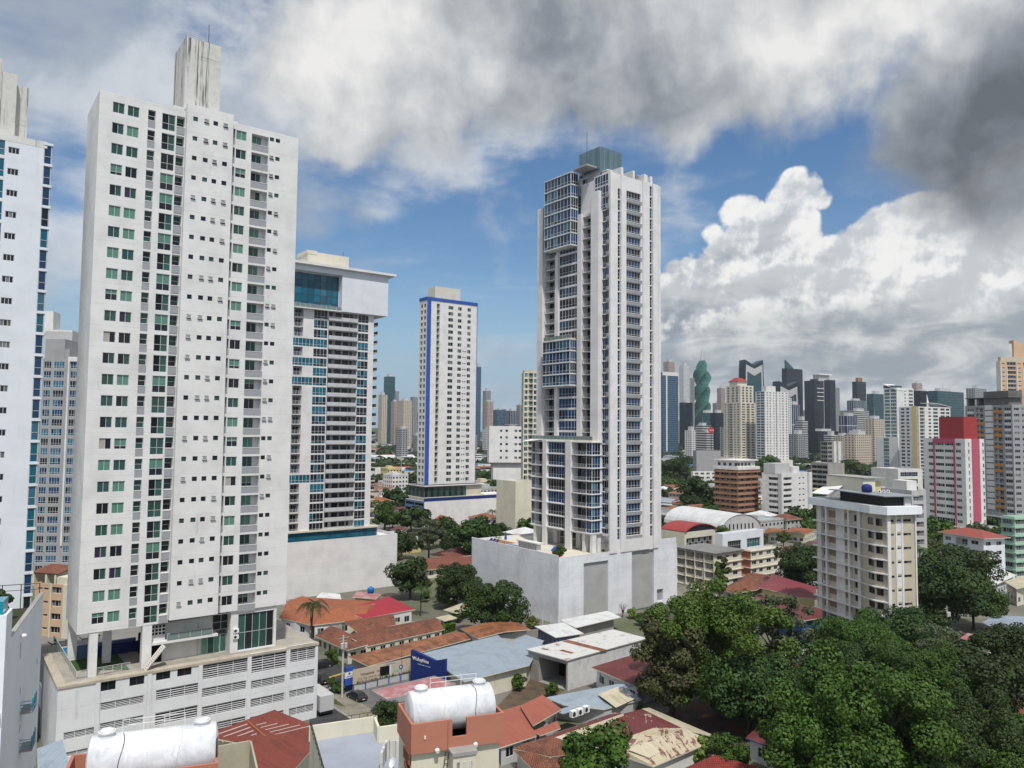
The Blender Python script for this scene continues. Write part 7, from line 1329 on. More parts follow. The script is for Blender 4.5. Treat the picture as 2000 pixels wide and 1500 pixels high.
# ================================================================ trees and plants
LF = {'mid': leafmat('leaf_mid_green', (.022, .050, .006), (.044, .084, .009), (.085, .12, .014)), 'dark': leafmat('leaf_dark_green', (.016, .037, .007), (.030, .058, .010), (.055, .085, .016)),
      'bright': leafmat('leaf_bright_green', (.040, .090, .009), (.066, .122, .012), (.10, .155, .02)), 'deep': leafmat('leaf_deep_green', (.016, .042, .008), (.034, .068, .011), (.07, .095, .016)), 'olive': leafmat('leaf_olive', (.045, .060, .018), (.065, .080, .025), (.10, .085, .03)),
      'grey': leafmat('leaf_grey_green', (.050, .070, .035), (.075, .095, .045), (.10, .10, .05)), 'young': leafmat('leaf_yellow_green', (.085, .125, .02), (.12, .15, .03), (.17, .15, .04))}
BARK = ground_mat('bark', (.10, .08, .06), (.05, .04, .03), 2.)
def crown_mesh(seed, rx, rz, nl, lr, n, leaf, m, shape='dome', fill=.35):
    r = random.Random(seed); v, f = [], []; lobes = []
    for i in range(nl):
        for _ in range(40):
            a = r.uniform(0, 2 * math.pi); rr = math.sqrt(r.random()) * (1 - lr * .5); h = r.uniform(-.75, 1)
            lim = math.sqrt(max(0, 1 - h * h)) if shape == 'dome' else (1 - (h + .75) / 1.75) ** .8 if shape == 'cone' else 1.0 - .4 * abs(h)
            if rr <= lim + .05: break
        k = r.uniform(.7, 1.3); lobes.append((rr * math.cos(a) * rx, rr * math.sin(a) * rx, h * rz * (1 - lr * .4), lr * rx * k))
    for i in range(n):
        L = lobes[r.randrange(nl)]; z = r.uniform(-.55, 1); a = r.uniform(0, 2 * math.pi); s = math.sqrt(1 - z * z); q = 1 - fill * r.random() ** 2
        d = Vector((s * math.cos(a), s * math.sin(a), z)); c = Vector(L[:3]) + d * L[3] * q * (1. if d.z > 0 else .8)
        nrm = (d + Vector((r.gauss(0, .45), r.gauss(0, .45), r.gauss(.25, .45)))).normalized(); x = nrm.orthogonal().normalized(); y = nrm.cross(x); t = r.uniform(0, 6.28); ca, sa = math.cos(t), math.sin(t); x, y = x * ca + y * sa, y * ca - x * sa
        w = leaf * r.uniform(.55, 1.25); l = w * r.uniform(.7, 1.3); b = len(v)
        v += [tuple(c + x * w * .5 * p + y * l * .5 * o) for p, o in ((-1, -.35), (-.1, -1), (1, -.2), (.55, .8), (-.6, .9))]; f.append((b, b + 1, b + 2, b + 3, b + 4))
    me = bpy.data.meshes.new('crown'); me.from_pydata(v, [], f); me.materials.append(m); return me, lobes
def tree_proto(name, seed, h, rx, rz, nl, lr, n, leaf, m, shape='dome', tr=.3, fill=.35):
    t = bpy.data.objects.new(name, None); me, lobes = crown_mesh(seed, rx, rz, nl, lr, n, leaf, m, shape, fill); cz = h - rz
    c = bpy.data.objects.new('crown', me); c.parent = t; c.location = (0, 0, cz); q = MB(); r = random.Random(seed)
    q.bar((0, 0, -.2), (0, 0, cz - rz * .2), tr, BARK, 8, tr * .65)
    for i in range(min(nl, 7)):
        L = lobes[i]; q.bar((0, 0, cz - rz * r.uniform(.3, .7)), (L[0] * .85, L[1] * .85, cz + L[2] * .8), tr * .45, BARK, 6, tr * .12)
    tm = q.mesh('trunk'); k = bpy.data.objects.new('trunk', tm); k.parent = t; return t
def plant(proto, loc, s, label, group=None, rz=None, cat='tree', name=None, sz=1.):
    t = proto.copy(); t.name = name or proto.name; COL.objects.link(t); t.location = loc; t.rotation_euler = (0, 0, R.uniform(0, 6.28) if rz is None else rz); t.scale = (s, s, s * sz)
    for ch in proto.children: c = ch.copy(); COL.objects.link(c); c.parent = t
    return tag(t, label, cat, group)
def palm_proto(seed, h, fr, n, m, name='palm_tree'):
    r = random.Random(seed); t = bpy.data.objects.new(name, None); q = MB(); q.bar((0, 0, -.2), (.15, 0, h * .5), .2, BARK, 8, .15); q.bar((.15, 0, h * .5), (.1, .1, h), .15, BARK, 8, .12); k = bpy.data.objects.new('trunk', q.mesh('trunk')); k.parent = t; q = MB()
    for i in range(n):
        a = 2 * math.pi * i / n + r.uniform(-.2, .2); up = r.uniform(.15, 1.1); d = Vector((math.cos(a), math.sin(a), 0)); pts = []
        for j in range(9): s = j / 8; pts.append(Vector((.1, .1, h)) + d * fr * s * (1 - .12 * s) + Vector((0, 0, fr * (up * s - (.55 + up * .7) * s * s))))
        sd = Vector((-d.y, d.x, 0))
        for j in range(8):
            p, p2 = pts[j], pts[j + 1]; wd = fr * .20 * math.sin(math.pi * min(1, (j + .8) / 8.5)) + .05
            for s in (1, -1):
                for e in range(3): b = p.lerp(p2, e / 3); b2 = p.lerp(p2, (e + .75) / 3); tip = b2 + sd * s * wd + (p2 - p) * .6 + Vector((0, 0, -wd * .45)); q.face([b, b2, tip], m)
    c = bpy.data.objects.new('fronds', q.mesh('fronds')); c.parent = t; return t
T = {}
def protos():
    for i in range(3):
        T['big%d' % i] = tree_proto('broadleaf_tree', 11 + i, 11, 6.5, 4.6, 52, .27, 30000, .30, LF['mid'])
        T['drk%d' % i] = tree_proto('broadleaf_tree', 21 + i, 10, 5.5, 4.4, 40, .29, 22000, .30, LF['dark'])
        T['mid%d' % i] = tree_proto('broadleaf_tree', 31 + i, 8.5, 4.6, 3.5, 26, .34, 6500, .45, LF[('mid', 'dark', 'olive')[i]])
        T['far%d' % i] = tree_proto('broadleaf_tree', 41 + i, 9, 5.2, 3.8, 16, .42, 800, 1.5, LF[('mid', 'dark', 'dark')[i]], tr=.35)
    for i in range(2): T['huge%d' % i] = tree_proto('broadleaf_tree', 61 + i, 11, 6.5, 4.8, 95, .19, 60000, .19, LF['mid'] if i == 0 else LF['deep'], fill=.3)
    T['bright'] = tree_proto('broadleaf_tree', 51, 15, 8.6, 7., 80, .17, 52000, .24, LF['bright'], tr=.5, fill=.6); T['olive'] = tree_proto('broadleaf_tree', 52, 13, 4.6, 6., 44, .30, 20000, .32, LF['olive'], 'col', .4, .5)
    T['grey'] = tree_proto('broadleaf_tree', 53, 13, 5.2, 4.8, 60, .15, 14000, .26, LF['grey'], tr=.3, fill=.9); T['bush'] = tree_proto('shrub', 54, 3., 1.7, 1.4, 14, .38, 2200, .30, LF['mid'], tr=.08); T['cone'] = tree_proto('conifer_shrub', 55, 4.2, 1.7, 2.1, 26, .26, 4500, .22, LF['dark'], 'cone', .1); T['young'] = tree_proto('shrub', 56, 3., 1.7, 1.4, 14, .38, 1800, .35, LF['young'], tr=.08)
    T['slim'] = tree_proto('broadleaf_tree', 57, 9, 2.2, 3.6, 20, .32, 2600, .5, LF['mid'], 'col', .14, .6)
    T['palm'] = palm_proto(1, 7.5, 3.4, 17, LF['dark']); T['palm2'] = palm_proto(2, 6., 3., 15, LF['mid']); T['banana'] = palm_proto(3, 3.2, 2.6, 11, LF['young'])
def P_(key, px, py, d, rpx, label, group=None, sz=1., top=None):
    """a tree whose crown centre shows at (px, py) with radius rpx pixels, at depth d"""
    pr = T[key]; cr = [c for c in pr.children if c.name.startswith(('crown', 'fronds'))][0]; xs = [abs(v.co.x) for v in cr.data.vertices]; rx = sorted(xs)[int(len(xs) * .985)]
    iscr = cr.name.startswith('crown'); cz = cr.location.z if iscr else max(v.co.z for v in cr.data.vertices) * .85
    dr = ray(px, py); d = CAMZ / (-dr.z / dr.y + rpx * cz * sz / (FPX * rx)); d = min(d, 900)
    s = rpx * d / FPX / rx; p = at(px, py, d)
    return plant(pr, (p.x, p.y, 0), s, label, group, sz=sz)
def named_trees():
    P_('bright', 1405, 1262, 150, 128, 'tall bright yellow green spreading tree beside the old patio', sz=.95)
    P_('olive', 1312, 1300, 138, 62, 'dark olive drooping tree in front of the white warehouse corner')
    P_('grey', 1515, 1235, 152, 74, 'feathery grey green tree with open branches before the maroon roof')
    P_('drk0', 1462, 1350, 126, 78, 'dense dark round tree in the middle of the old patio')
    P_('huge0', 1668, 1425, 97, 165, 'largest dense green mango tree at the lower right'); P_('huge1', 1606, 1388, 105, 84, 'deep green mango tree leaning over the little blue trimmed house'); P_('huge1', 1770, 1470, 88, 110, 'mango tree with yellowish leaf tips at the bottom picture edge')
    P_('huge0', 1672, 1268, 143, 80, 'leafy green tree hiding the foot of the weathered beige apartments'); P_('drk2', 1745, 1235, 142, 62, 'dark tree at the right corner of the weathered beige apartments'); P_('drk1', 1612, 1285, 138, 45, 'small dark tree at the left foot of the beige apartments')
    P_('drk1', 1838, 1160, 196, 72, 'very dark tall tree right of the beige apartments'); P_('drk0', 1880, 1115, 215, 55, 'dark round tree before the white red roofed block'); P_('big2', 1900, 1170, 190, 52, 'mid green tree under the pale blue workshop'); P_('drk2', 1850, 1110, 222, 42, 'dark tree crown just behind the very dark tall tree')
    P_('huge0', 1800, 1330, 118, 88, 'green tree in the middle of the right hand grove'); P_('drk0', 1905, 1340, 118, 82, 'dark tree right of the grove near the brown tiled roof'); P_('drk1', 1975, 1290, 126, 66, 'dark tree at the right picture edge over the grove'); P_('huge1', 1905, 1445, 92, 100, 'bushy green tree at the lower right corner')
    P_('huge1', 1700, 1335, 120, 82, 'broad green tree between the mango and the beige apartments'); P_('grey', 1840, 1265, 150, 50, 'thin grey green tree near the utility pole'); P_('big0', 1560, 1460, 92, 62, 'low leafy tree beside the little blue trimmed house')
    P_('mid0', 1170, 1480, 84, 58, 'bright bushy tree over the brown tiled hipped house'); P_('mid0', 1420, 1470, 96, 34, 'small green shrubby tree behind the courtyard house'); P_('young', 1375, 1462, 98, 24, 'thin yellow green shrub at the courtyard house corner', None)
    P_('mid1', 802, 1122, 192, 42, 'round dark mango tree by the blind pale wall'); P_('drk1', 893, 1142, 186, 40, 'dense tree left of the white tower podium'); P_('drk2', 964, 1178, 163, 56, 'large dark bush like tree against the white podium wall')
    P_('mid1', 922, 1046, 246, 46, 'wide dark domed tree behind the white podium'); P_('grey', 838, 1044, 250, 36, 'feathery pale tree beside the grey two storey house'); P_('mid0', 868, 1036, 262, 26, 'green tree next to the orange roofed cream house'); P_('mid0', 752, 1005, 272, 26, 'green tree beside the balconies of the teal banded tower')
    P_('mid1', 762, 1392, 108, 30, 'dark bushy tree in front of the pink roofed canopy'); P_('bush', 1012, 1334, 140, 15, 'small shrub beside the store wall', None); P_('bush', 1078, 1348, 136, 14, 'small shrub at the warehouse opening', None)
    P_('drk1', 1570, 1112, 210, 48, 'dark tree left of the weathered beige apartments'); P_('slim', 1411, 1118, 205, 16, 'slender street tree before the cream gallery block'); P_('mid0', 1437, 1056, 270, 18, 'small round tree in front of the white pavilion')
    P_('mid1', 1318, 915, 470, 30, 'dark tree just right of the glass tower'); P_('mid1', 1366, 962, 400, 40, 'large dark tree left of the brown brick tower'); P_('mid0', 1657, 925, 500, 26, 'round green tree beyond the concrete garage'); P_('mid0', 1500, 912, 470, 22, 'green tree behind the white slab tower')
    P_('palm', 611, 1186, 164, 31, 'tall palm standing behind the podium deck corner'); P_('palm', 822, 1152, 172, 20, 'slim palm beside the red sheet roof'); P_('banana', 858, 1138, 176, 24, 'yellow green banana like palm near the mango tree'); P_('palm2', 963, 1000, 330, 14, 'small palm before the long blue trimmed podium'); P_('palm2', 1795, 1078, 232, 30, 'palm top at the right edge of the beige apartments'); P_('palm', 1890, 1290, 128, 34, 'palm fronds showing in the right hand grove'); P_('palm2', 1310, 1052, 215, 10, 'little palm on the far podium corner of the glass tower')
    P_('young', 1040, 1214, 168, 12, 'yellow green bush by the white podium wall', None); P_('young', 876, 1168, 172, 16, 'pale leafy shrub under the dense tree', None)
    M, L, W_, zt = TERRACE
    plant(T['cone'], M @ Vector((L * .72, 3.2, zt - 1.2)), 1.0, 'dark conical shrub on the planted roof terrace', cat='shrub'); plant(T['bush'], M @ Vector((L * .45, 4.2, zt - 1.2)), .4, 'low bush on the planted roof terrace', cat='shrub')
    B, W2, x0, y0, pl, pw, zp = CT
    plant(T['bush'], W2(x0 + 1.6, y0 + 1.6, zp), .95, 'reddish green bush on the podium corner of the glass tower', cat='shrub'); plant(T['banana'], W2(x0 + 3.4, y0 + pl * .5, zp), .7, 'small palm beside the podium pool', cat='palm'); plant(T['banana'], W2(x0 + 2.6, y0 + pl * .76, zp), .6, 'small palm at the sun beds', cat='palm')
    for i, u in enumerate((.36, .45, .53, .93, .98)): plant(T['bush'], W2(x0 + pw * u, y0 + .7, zp + .5), .35, 'low green planting along the podium edge of the glass tower', 'planting on the tower podium', cat='shrub', sz=.6)
    # bare tree
    q = MB(); r = random.Random(5); t = thing('bare_tree', 'leafless grey shrub against the white podium wall', 'tree', gz(1216, 1206)); q.bar((0, 0, 0), (.1, 0, 1.5), .1, BARK, 6, .07)
    for i in range(26): a = r.uniform(0, 6.28); z = r.uniform(1., 2.4); e = Vector((math.cos(a) * r.uniform(.4, 1.5), math.sin(a) * r.uniform(.4, 1.5), z + r.uniform(.8, 2.2))); q.bar((.08, 0, z * .7), e, .04, BARK, 4, .01); q.bar(e * .7 + Vector((0, 0, z * .25)), e + Vector((r.gauss(0, .4), r.gauss(0, .4), .4)), .02, BARK, 3, .006)
    q.obj('branches', t)
    # hedge
    a, b = gz(772, 1262), gz(884, 1230); d = b - a; me = []; v, f = [], []; r = random.Random(9); n_ = Vector((-d.y, d.x, 0)).normalized()
    for i in range(5000):
        c = a + d * r.random() + n_ * r.uniform(-1.1, 1.1) + Vector((0, 0, r.uniform(0, 1.9))); nr = Vector((r.gauss(0, 1), r.gauss(0, 1), r.gauss(.5, 1))).normalized(); x = nr.orthogonal().normalized() * .2; y = nr.cross(x); k = len(v); v += [tuple(c - x - y), tuple(c + x - y), tuple(c + x + y), tuple(c - x + y)]; f.append((k, k + 1, k + 2, k + 3))
    m = bpy.data.meshes.new('hedge'); m.from_pydata(v, [], f); m.materials.append(LF['bright']); o = bpy.data.objects.new('hedge', m); COL.objects.link(o); tag(o, 'bright green clipped hedge along the brown tiled house', 'hedge')
protos(); named_trees()
# ================================================================ the city between and behind
OCC = []
def footprints():
    for o in [o for o in COL.objects if o.type == 'EMPTY' and not o.parent and o.get('category') not in ('tree', 'shrub', 'palm', 'car', 'sun lounger', 'sun bed')]:
        xs, ys = [], []
        for c in o.children:
            if c.type == 'MESH' and c.data.name.split('.')[0] in ('wall', 'roof', 'parapet', 'canopy'):
                for v in c.bound_box: p = c.matrix_local @ Vector(v) if c.parent else Vector(v); xs.append(p.x); ys.append(p.y)
        if xs: OCC.append((Matrix.Translation(o.location) @ Matrix.Rotation(o.rotation_euler.z, 4, 'Z')).inverted()); OCC[-1] = (OCC[-1], min(xs), max(xs), min(ys), max(ys))
def free(x, y, m):
    for M, x0, x1, y0, y1 in OCC:
        p = M @ Vector((x, y, 0))
        if x0 - m < p.x < x1 + m and y0 - m < p.y < y1 + m: return False
    return True
HID = [(-50, 95, 0, 1180, 120), (140, 560, 0, 1250, 125), (560, 735, 0, 1160, 240), (1055, 1288, 0, 1080, 225), (925, 1320, 1060, 1200, 215), (1597, 1780, 960, 1250, 185), (818, 926, 0, 1010, 400), (1400, 1478, 900, 1020, 420), (1490, 1583, 925, 1035, 410), (1806, 1918, 860, 1030, 350), (1890, 2000, 790, 1020, 395), (1322, 1520, 1060, 1130, 250)]
def seen(x, y, z):
    q = proj((x, y, z)); 
    if not (-25 < q[0] < 2025): return False
    return not any(a < q[0] < b and c < q[1] < e and y > d for a, b, c, e, d in HID)
RF = [T_ORANGE, T_ORANGE, T_BROWN, M_RED2, M_RED2, M_RUST, M_GREYB, M_WHITER, M_WHITER, M_PINKR, M_TERRAR, M_MAROON, M_CREAMR]; BIGR = [M_WHITER, M_WHITER, M_GREYB, M_TEALR, M_RUST, M_BLUER, M_RED2]
WL = [P_WHITE, P_CREAM, P_WHITE2, P_BEIGE2, P_COOL, P_YELL, P_LGREY]
HP_ = {}
def house_protos():
    def mk(name, w, d, h, roof, rh, nw, floors=1):
        B = Bldg(name, None, None, (0, 0, 0), 0)
        for o, a, L in (((-w / 2, -d / 2), 0, w), ((w / 2, -d / 2), math.pi / 2, d), ((w / 2, d / 2), math.pi, w), ((-w / 2, d / 2), HP, d)):
            k = max(1, int(L / (nw or 9))); hs = [(L * (i + .5) / k - .7, f * 2.9 + .9, L * (i + .5) / k + .7, f * 2.9 + 2.1, 'w', None, .12, P_WHITE, G_DARK) for i in range(k) for f in range(floors)] if nw else []
            B.facade(o, a, L, 0, h, hs, P_WHITE)
        q = MB(); o_ = .6
        if roof == 'hip': hip_roof(q, -w / 2 - o_, -d / 2 - o_, w / 2 + o_, d / 2 + o_, h - .05, rh, T_ORANGE)
        elif roof == 'gable':
            gable_roof(q, -w / 2 - o_, -d / 2 - o_, w / 2 + o_, d / 2 + o_, h - .05, rh, T_ORANGE)
            for s in (-1, 1): B.W.face([(s * w / 2, -d / 2, h), (s * w / 2, d / 2, h), (s * w / 2, 0, h + rh * .92)][::s], P_WHITE)
        elif roof == 'mono': q.plane([(-w / 2 - o_, -d / 2 - o_, h + .05), (w / 2 + o_, -d / 2 - o_, h + .05), (w / 2 + o_, d / 2 + o_, h + rh), (-w / 2 - o_, d / 2 + o_, h + rh)], T_ORANGE)
        else: flathouse_cap(q, -w / 2 - .05, -d / 2 - .05, w / 2 + .05, d / 2 + .05, h, T_ORANGE, P_WHITE, .8); q.box(-w * .3, -d * .2, h, w * .0, d * .2, h + 2.4, P_WHITE)
        B.part('roof', q); B.finish(); HP_[name] = HP_.get(name, []) + [B.root]
    mk('house', 11, 9, 3.2, 'hip', 2., 2.8); mk('house', 14, 9, 3.2, 'gable', 2.1, 2.8); mk('house', 12, 11, 5.9, 'hip', 2.2, 2.8, 2); mk('house', 9, 12, 3.1, 'mono', 1., 2.6)
    mk('flat_roofed_block', 14, 12, 8.8, 'flat', 0, 2.6, 3); mk('flat_roofed_block', 18, 13, 6., 'flat', 0, 3., 2); mk('flat_roofed_block', 13, 13, 14.6, 'flat', 0, 2.6, 5)
    mk('shed', 30, 17, 6.5, 'gable', 2.4, 0); mk('shed', 22, 15, 5., 'mono', 1.6, 0)
CN = {}
def colname(m): return {'orange_tiles': 'orange tiled', 'brown_tiles': 'brown tiled', 'brick_red_sheet_roof': 'brick red', 'rusted_sheet_roof': 'rusty', 'blue_grey_sheet_roof': 'blue grey', 'white_sheet_roof': 'white', 'faded_pink_roof': 'faded pink', 'terracotta_sheet_roof': 'terracotta', 'maroon_sheet_roof': 'maroon', 'cream_coated_roof': 'cream', 'pale_teal_sheet_roof': 'pale teal', 'blue_sheet_roof': 'blue'}.get(m.name, 'grey')
def where(x, y):
    px = proj((x, y, 3))[0]; far = 'far off ' if y > 430 else ''
    return far + ('behind the teal banded tower' if px < 800 else 'around the blue striped tower' if px < 935 else 'left of the glass tower' if px < 1060 else 'just right of the glass tower' if px < 1400 else 'around the white slab tower' if px < 1600 else 'behind the beige apartments' if px < 1790 else 'near the crimson striped tower')
def city():
    footprints(); house_protos(); nh = nt = nb = 0; c, s = math.cos(TH), math.sin(TH); r = random.Random(21); cells = []
    for i in range(-45, 60):
        for j in range(4, 62):
            u, v = i * 17.5, j * 15.5; x, y = u * c - v * s + r.uniform(-3, 3), u * s + v * c + r.uniform(-3, 3)
            if 170 < y < 640: cells.append((x, y, i, j))
    cells.sort(key=lambda q: q[1])
    for x, y, i, j in cells:
        if not seen(x, y, 5): continue
        px = proj((x, y, 0))[0]; t = r.random()
        if y < 240 and (px < 1300 or px > 1500): 
            if px < 1000 or not free(x, y, 4) or y < 205: continue
            t = .9
        wooded = px > 1780 and y < 330 or (px > 1600 and y > 480)
        if t < (.14 if wooded else .56) and free(x, y, 9.5) and nh < 280:
            kind = 'house' if r.random() < .70 else ('flat_roofed_block' if r.random() < .6 else 'shed')
            pr = r.choice(HP_[kind]); rm = r.choice(RF if kind == 'house' else BIGR); wm = r.choice(WL); lab = {'house': '%s roofed house %s', 'flat_roofed_block': 'flat roofed block with a %s top %s', 'shed': 'large shed with a %s roof %s'}[kind] % (colname(rm), where(x, y))
            o = dup(pr, (x, y, 0), TH + r.choice((0, math.pi / 2)) + r.uniform(-.06, .06), lab, lab, cat=kind.replace('flat_roofed_', ''), mats={T_ORANGE: rm, P_WHITE: wm}); nh += 1
        elif free(x, y, 4.5) and nt < 250:
            for k in range(1 if r.random() < .6 else 2):
                if nt >= 250: break
                xx, yy = x + r.uniform(-4, 4) * (k + .4), y + r.uniform(-4, 4) * (k + .4)
                if not free(xx, yy, 3.5): continue
                key = ('mid%d' if yy < 330 else 'far%d') % r.randrange(3); lab = '%s tree %s' % ({'mid0': 'green bushy', 'mid1': 'dark leafy', 'mid2': 'olive rounded', 'far0': 'green rounded', 'far1': 'dark rounded', 'far2': 'deep green'}[key], where(xx, yy)); plant(T[key], (xx, yy, 0), r.uniform(.7, 1.25), lab, lab, sz=r.uniform(.8, 1.15)); nt += 1
    for L in HP_.values():
        for o in L:
            for ch in list(o.children): bpy.data.objects.remove(ch)
            bpy.data.objects.remove(o)
    # the grove at the lower right, tree by tree
    n = 0
    for k in range(700):
        px, py = r.uniform(1500, 2040), r.uniform(1255, 1640); p = gz(px, py)
        if px < 1640 and py < 1400 or px > 1890 and py < 1500 or not free(p.x, p.y, 3.2): continue
        if any((p.x - a) ** 2 + (p.y - b) ** 2 < 15 for a, b in G_): continue
        G_.append((p.x, p.y)); key = r.choice(('mid0', 'mid0', 'drk0', 'drk1', 'drk2', 'big0', 'big1', 'mid2')); lab = {'m': 'smaller leafy tree filling the grove at the lower right', 'd': 'dark rounded tree filling the grove at the lower right', 'b': 'broad green tree filling the grove at the lower right'}[key[0]]; plant(T[key], (p.x, p.y, 0), r.uniform(.55, .85), lab, lab, sz=r.uniform(.8, 1.1)); n += 1
        if n > 58: break
    for px, py, key in ((1250, 1222, 'bush'), (1268, 1214, 'bush'), (1292, 1206, 'mid0'), (1236, 1208, 'young'), (1330, 1226, 'bush'), (1300, 1226, 'bush'), (1490, 1212, 'bush'), (1590, 1252, 'bush'), (1480, 1290, 'bush'), (1250, 1402, 'bush'), (1450, 1408, 'bush'), (1500, 1475, 'mid0'), (1010, 1180, 'bush'), (1000, 1208, 'bush'), (912, 1206, 'bush'), (893, 1216, 'bush'), (830, 1176, 'bush'), (905, 1172, 'bush'), (650, 1296, 'bush'), (664, 1356, 'bush'), (654, 1350, 'bush'), (648, 1344, 'bush')):
        p = gz(px, py); lab = 'low green garden shrub in the yards around the old roofs'; plant(T[key], p, (.42 if key == 'mid0' else .9 if py < 1300 else .6), lab, 'garden shrubs among the roofs', cat='shrub', name='shrub')
    print('city', nh, nt, n)
    # what nobody could count, beyond 640 m
    v, f = [], []
    def clump(x, y, rr, h, n, leaf):
        for _ in range(n):
            z = r.uniform(-.2, 1); a = r.uniform(0, 6.28); sq = math.sqrt(max(0, 1 - z * z)); k = r.uniform(.7, 1.05); cx, cy, cz = x + rr * sq * math.cos(a) * k, y + rr * sq * math.sin(a) * k, h * (.45 + .5 * z * k); nr = Vector((sq * math.cos(a) + r.gauss(0, .4), sq * math.sin(a) + r.gauss(0, .4), z + r.gauss(.2, .4))).normalized(); X = nr.orthogonal().normalized() * leaf * r.uniform(.4, .8); Y = nr.cross(X); b = len(v); p = Vector((cx, cy, cz)); v.extend([tuple(p - X - Y * .6), tuple(p + X - Y), tuple(p + X * .7 + Y), tuple(p - X * .8 + Y * .9)]); f.append((b, b + 1, b + 2, b + 3))
    for _ in range(1500):
        y = 640 + (r.random() ** 1.5) * 1900; x = r.uniform(-.24, .72) * y
        if not seen(x, y, 5) or not free(x, y, 3): continue
        clump(x, y, r.uniform(5, 9) * (1 + y / 2500), r.uniform(8, 13), 46, 2.6 + y / 900)
    me = bpy.data.meshes.new('far_trees'); me.from_pydata(v, [], f); me.materials.append(LF['dark']); o = bpy.data.objects.new('far_trees', me); COL.objects.link(o); o['kind'] = 'stuff'
    q = MB(); q2 = MB()
    for _ in range(640):
        y = 640 + (r.random() ** 1.4) * 1500; x = r.uniform(-.24, .72) * y
        if not seen(x, y, 5) or not free(x, y, 8): continue
        a = TH + r.choice((0, math.pi / 2)); w, d, h = r.uniform(10, 32), r.uniform(9, 22), r.choice((3.5, 4, 5, 6, 7, 9, 12)); U = Vector((math.cos(a), math.sin(a), 0)); V = Vector((-math.sin(a), math.cos(a), 0)); O = Vector((x, y, 0)); m = r.choice(WL[:5]); rm = r.choice(RF + BIGR + [M_WHITER, M_GREYB]); q.ob(O, U * w, V * d, (0, 0, h), m)
        if h > 5.5: [q.ob(O + U * .5 - V * .05 + Vector((0, 0, zz)), U * (w - 1), V * .1, (0, 0, 1.1), G_DARK) for zz in [1 + 3 * k for k in range(int(h / 3))]]
        Z = Vector((0, 0, h)); rh = 0.6 if h > 5.5 else d * .2; q.plane([O + Z - V * .5, O + U * w + Z - V * .5, O + U * w + V * d / 2 + Z + Vector((0, 0, rh)), O + V * d / 2 + Z + Vector((0, 0, rh))], rm); q.plane([O + V * (d + .5) + Z, O + U * w + V * (d + .5) + Z, O + U * w + V * d / 2 + Z + Vector((0, 0, rh)), O + V * d / 2 + Z + Vector((0, 0, rh))], rm)
    o = q.obj('far_roofs'); o['kind'] = 'stuff'
G_ = []
# ---------------------------------------------------------------- the skyline
def facmat(name, wall, gls, bw, fh, fx, fz, rough=.35, vert=None):
    def f(k, b):
        U = uvc(k); sp = k.n('SeparateXYZ'); k.put(sp.inputs[0], U); x, y = E(k, sp.outputs[0]), E(k, sp.outputs[1])
        fxn = k.m('FRACT', x * (1 / bw)); fyn = k.m('FRACT', y * (1 / fh)); w = k.m('LESS_THAN', fxn, fx) * k.m('LESS_THAN', fyn, fz)
        cell = k.n('CombineXYZ'); k.put(cell.inputs[0], k.m('FLOOR', x * (1 / bw))); k.put(cell.inputs[1], k.m('FLOOR', y * (1 / fh))); wn = k.n('TexWhiteNoise', noise_dimensions='2D'); k.put(wn.inputs['Vector'], cell.outputs[0])
        g = k.mix(E(k, wn.outputs['Value']), lc(gls, .6), lc(gls, 1.5)); k.put(b.inputs['Base Color'], k.mix(w, wall, g)); k.put(b.inputs['Roughness'], k.sm(w, 0, 1, .7, .12))
    return mat(name, wall, rough, .22, f=f)
FM = {'teal': facmat('teal_curtain_wall', (.05, .10, .12), (.012, .06, .075), 1.6, 3.8, .9, .82), 'dark': facmat('dark_curtain_wall', (.012, .022, .034), (.005, .013, .024), 1.6, 3.8, .9, .85), 'blue': facmat('blue_curtain_wall', (.12, .17, .20), (.012, .06, .12), 2.4, 3.8, .92, .72), 'grey': facmat('grey_apartment_wall', (.30, .31, .32), (.05, .06, .075), 4.2, 3.1, .55, .6), 'cream': facmat('cream_apartment_wall', (.52, .46, .37), (.08, .08, .08), 4.5, 3.1, .45, .55), 'pink': facmat('pinkish_apartment_wall', (.42, .34, .30), (.07, .07, .08), 4., 3.1, .5, .55), 'white': facmat('white_apartment_wall', (.62, .63, .63), (.06, .075, .09), 4.2, 3.1, .5, .5), 'strip': facmat('striped_office_wall', (.50, .50, .49), (.015, .02, .03), 40, 3.6, .99, .5), 'vert': facmat('blue_wall_white_fins', (.55, .57, .58), (.012, .03, .07), 5., 60, .82, .98), 'gold': facmat('gold_wall', (.28, .18, .05), (.20, .13, .03), 2., 3.8, .9, .8)}
def sky_tower(name, label, x0, x1, yt, d, mk, xc=None, extra=None, top=None, fr=.35):
    xc = xc if xc is not None else x0 + (x1 - x0) * fr; A, w, l = corner_tower(x0, xc, x1, d, math.radians(34)); l = min(max(l, 14), 60); zt = at(xc, yt, d).z
    t = thing(name, label, 'skyscraper' if zt > 90 else 'tower block', A, math.radians(34)); q = MB(); m = FM[mk] if isinstance(mk, str) else mk; q.prism([(0, 0), (w, 0), (w, l), (0, l)], 0, zt, m, P_LGREY); q.obj('tower_body', t)
    if not extra: q = MB(); a_ = (x0 * .37) % .3 + .1; q.box(w * a_, l * .2, zt, w * (a_ + .45), l * .7, zt + 3 + (x0 * 1.7) % 4, P_LGREY); q.bar((w * (a_ + .2), l * .4, zt + 3), (w * (a_ + .2), l * .4, zt + 9 + (x0 * 3.1) % 9), .35, STEEL, 4, .12); q.obj('roof_plant', t)
    if extra: extra(t, w, l, zt)
    return t
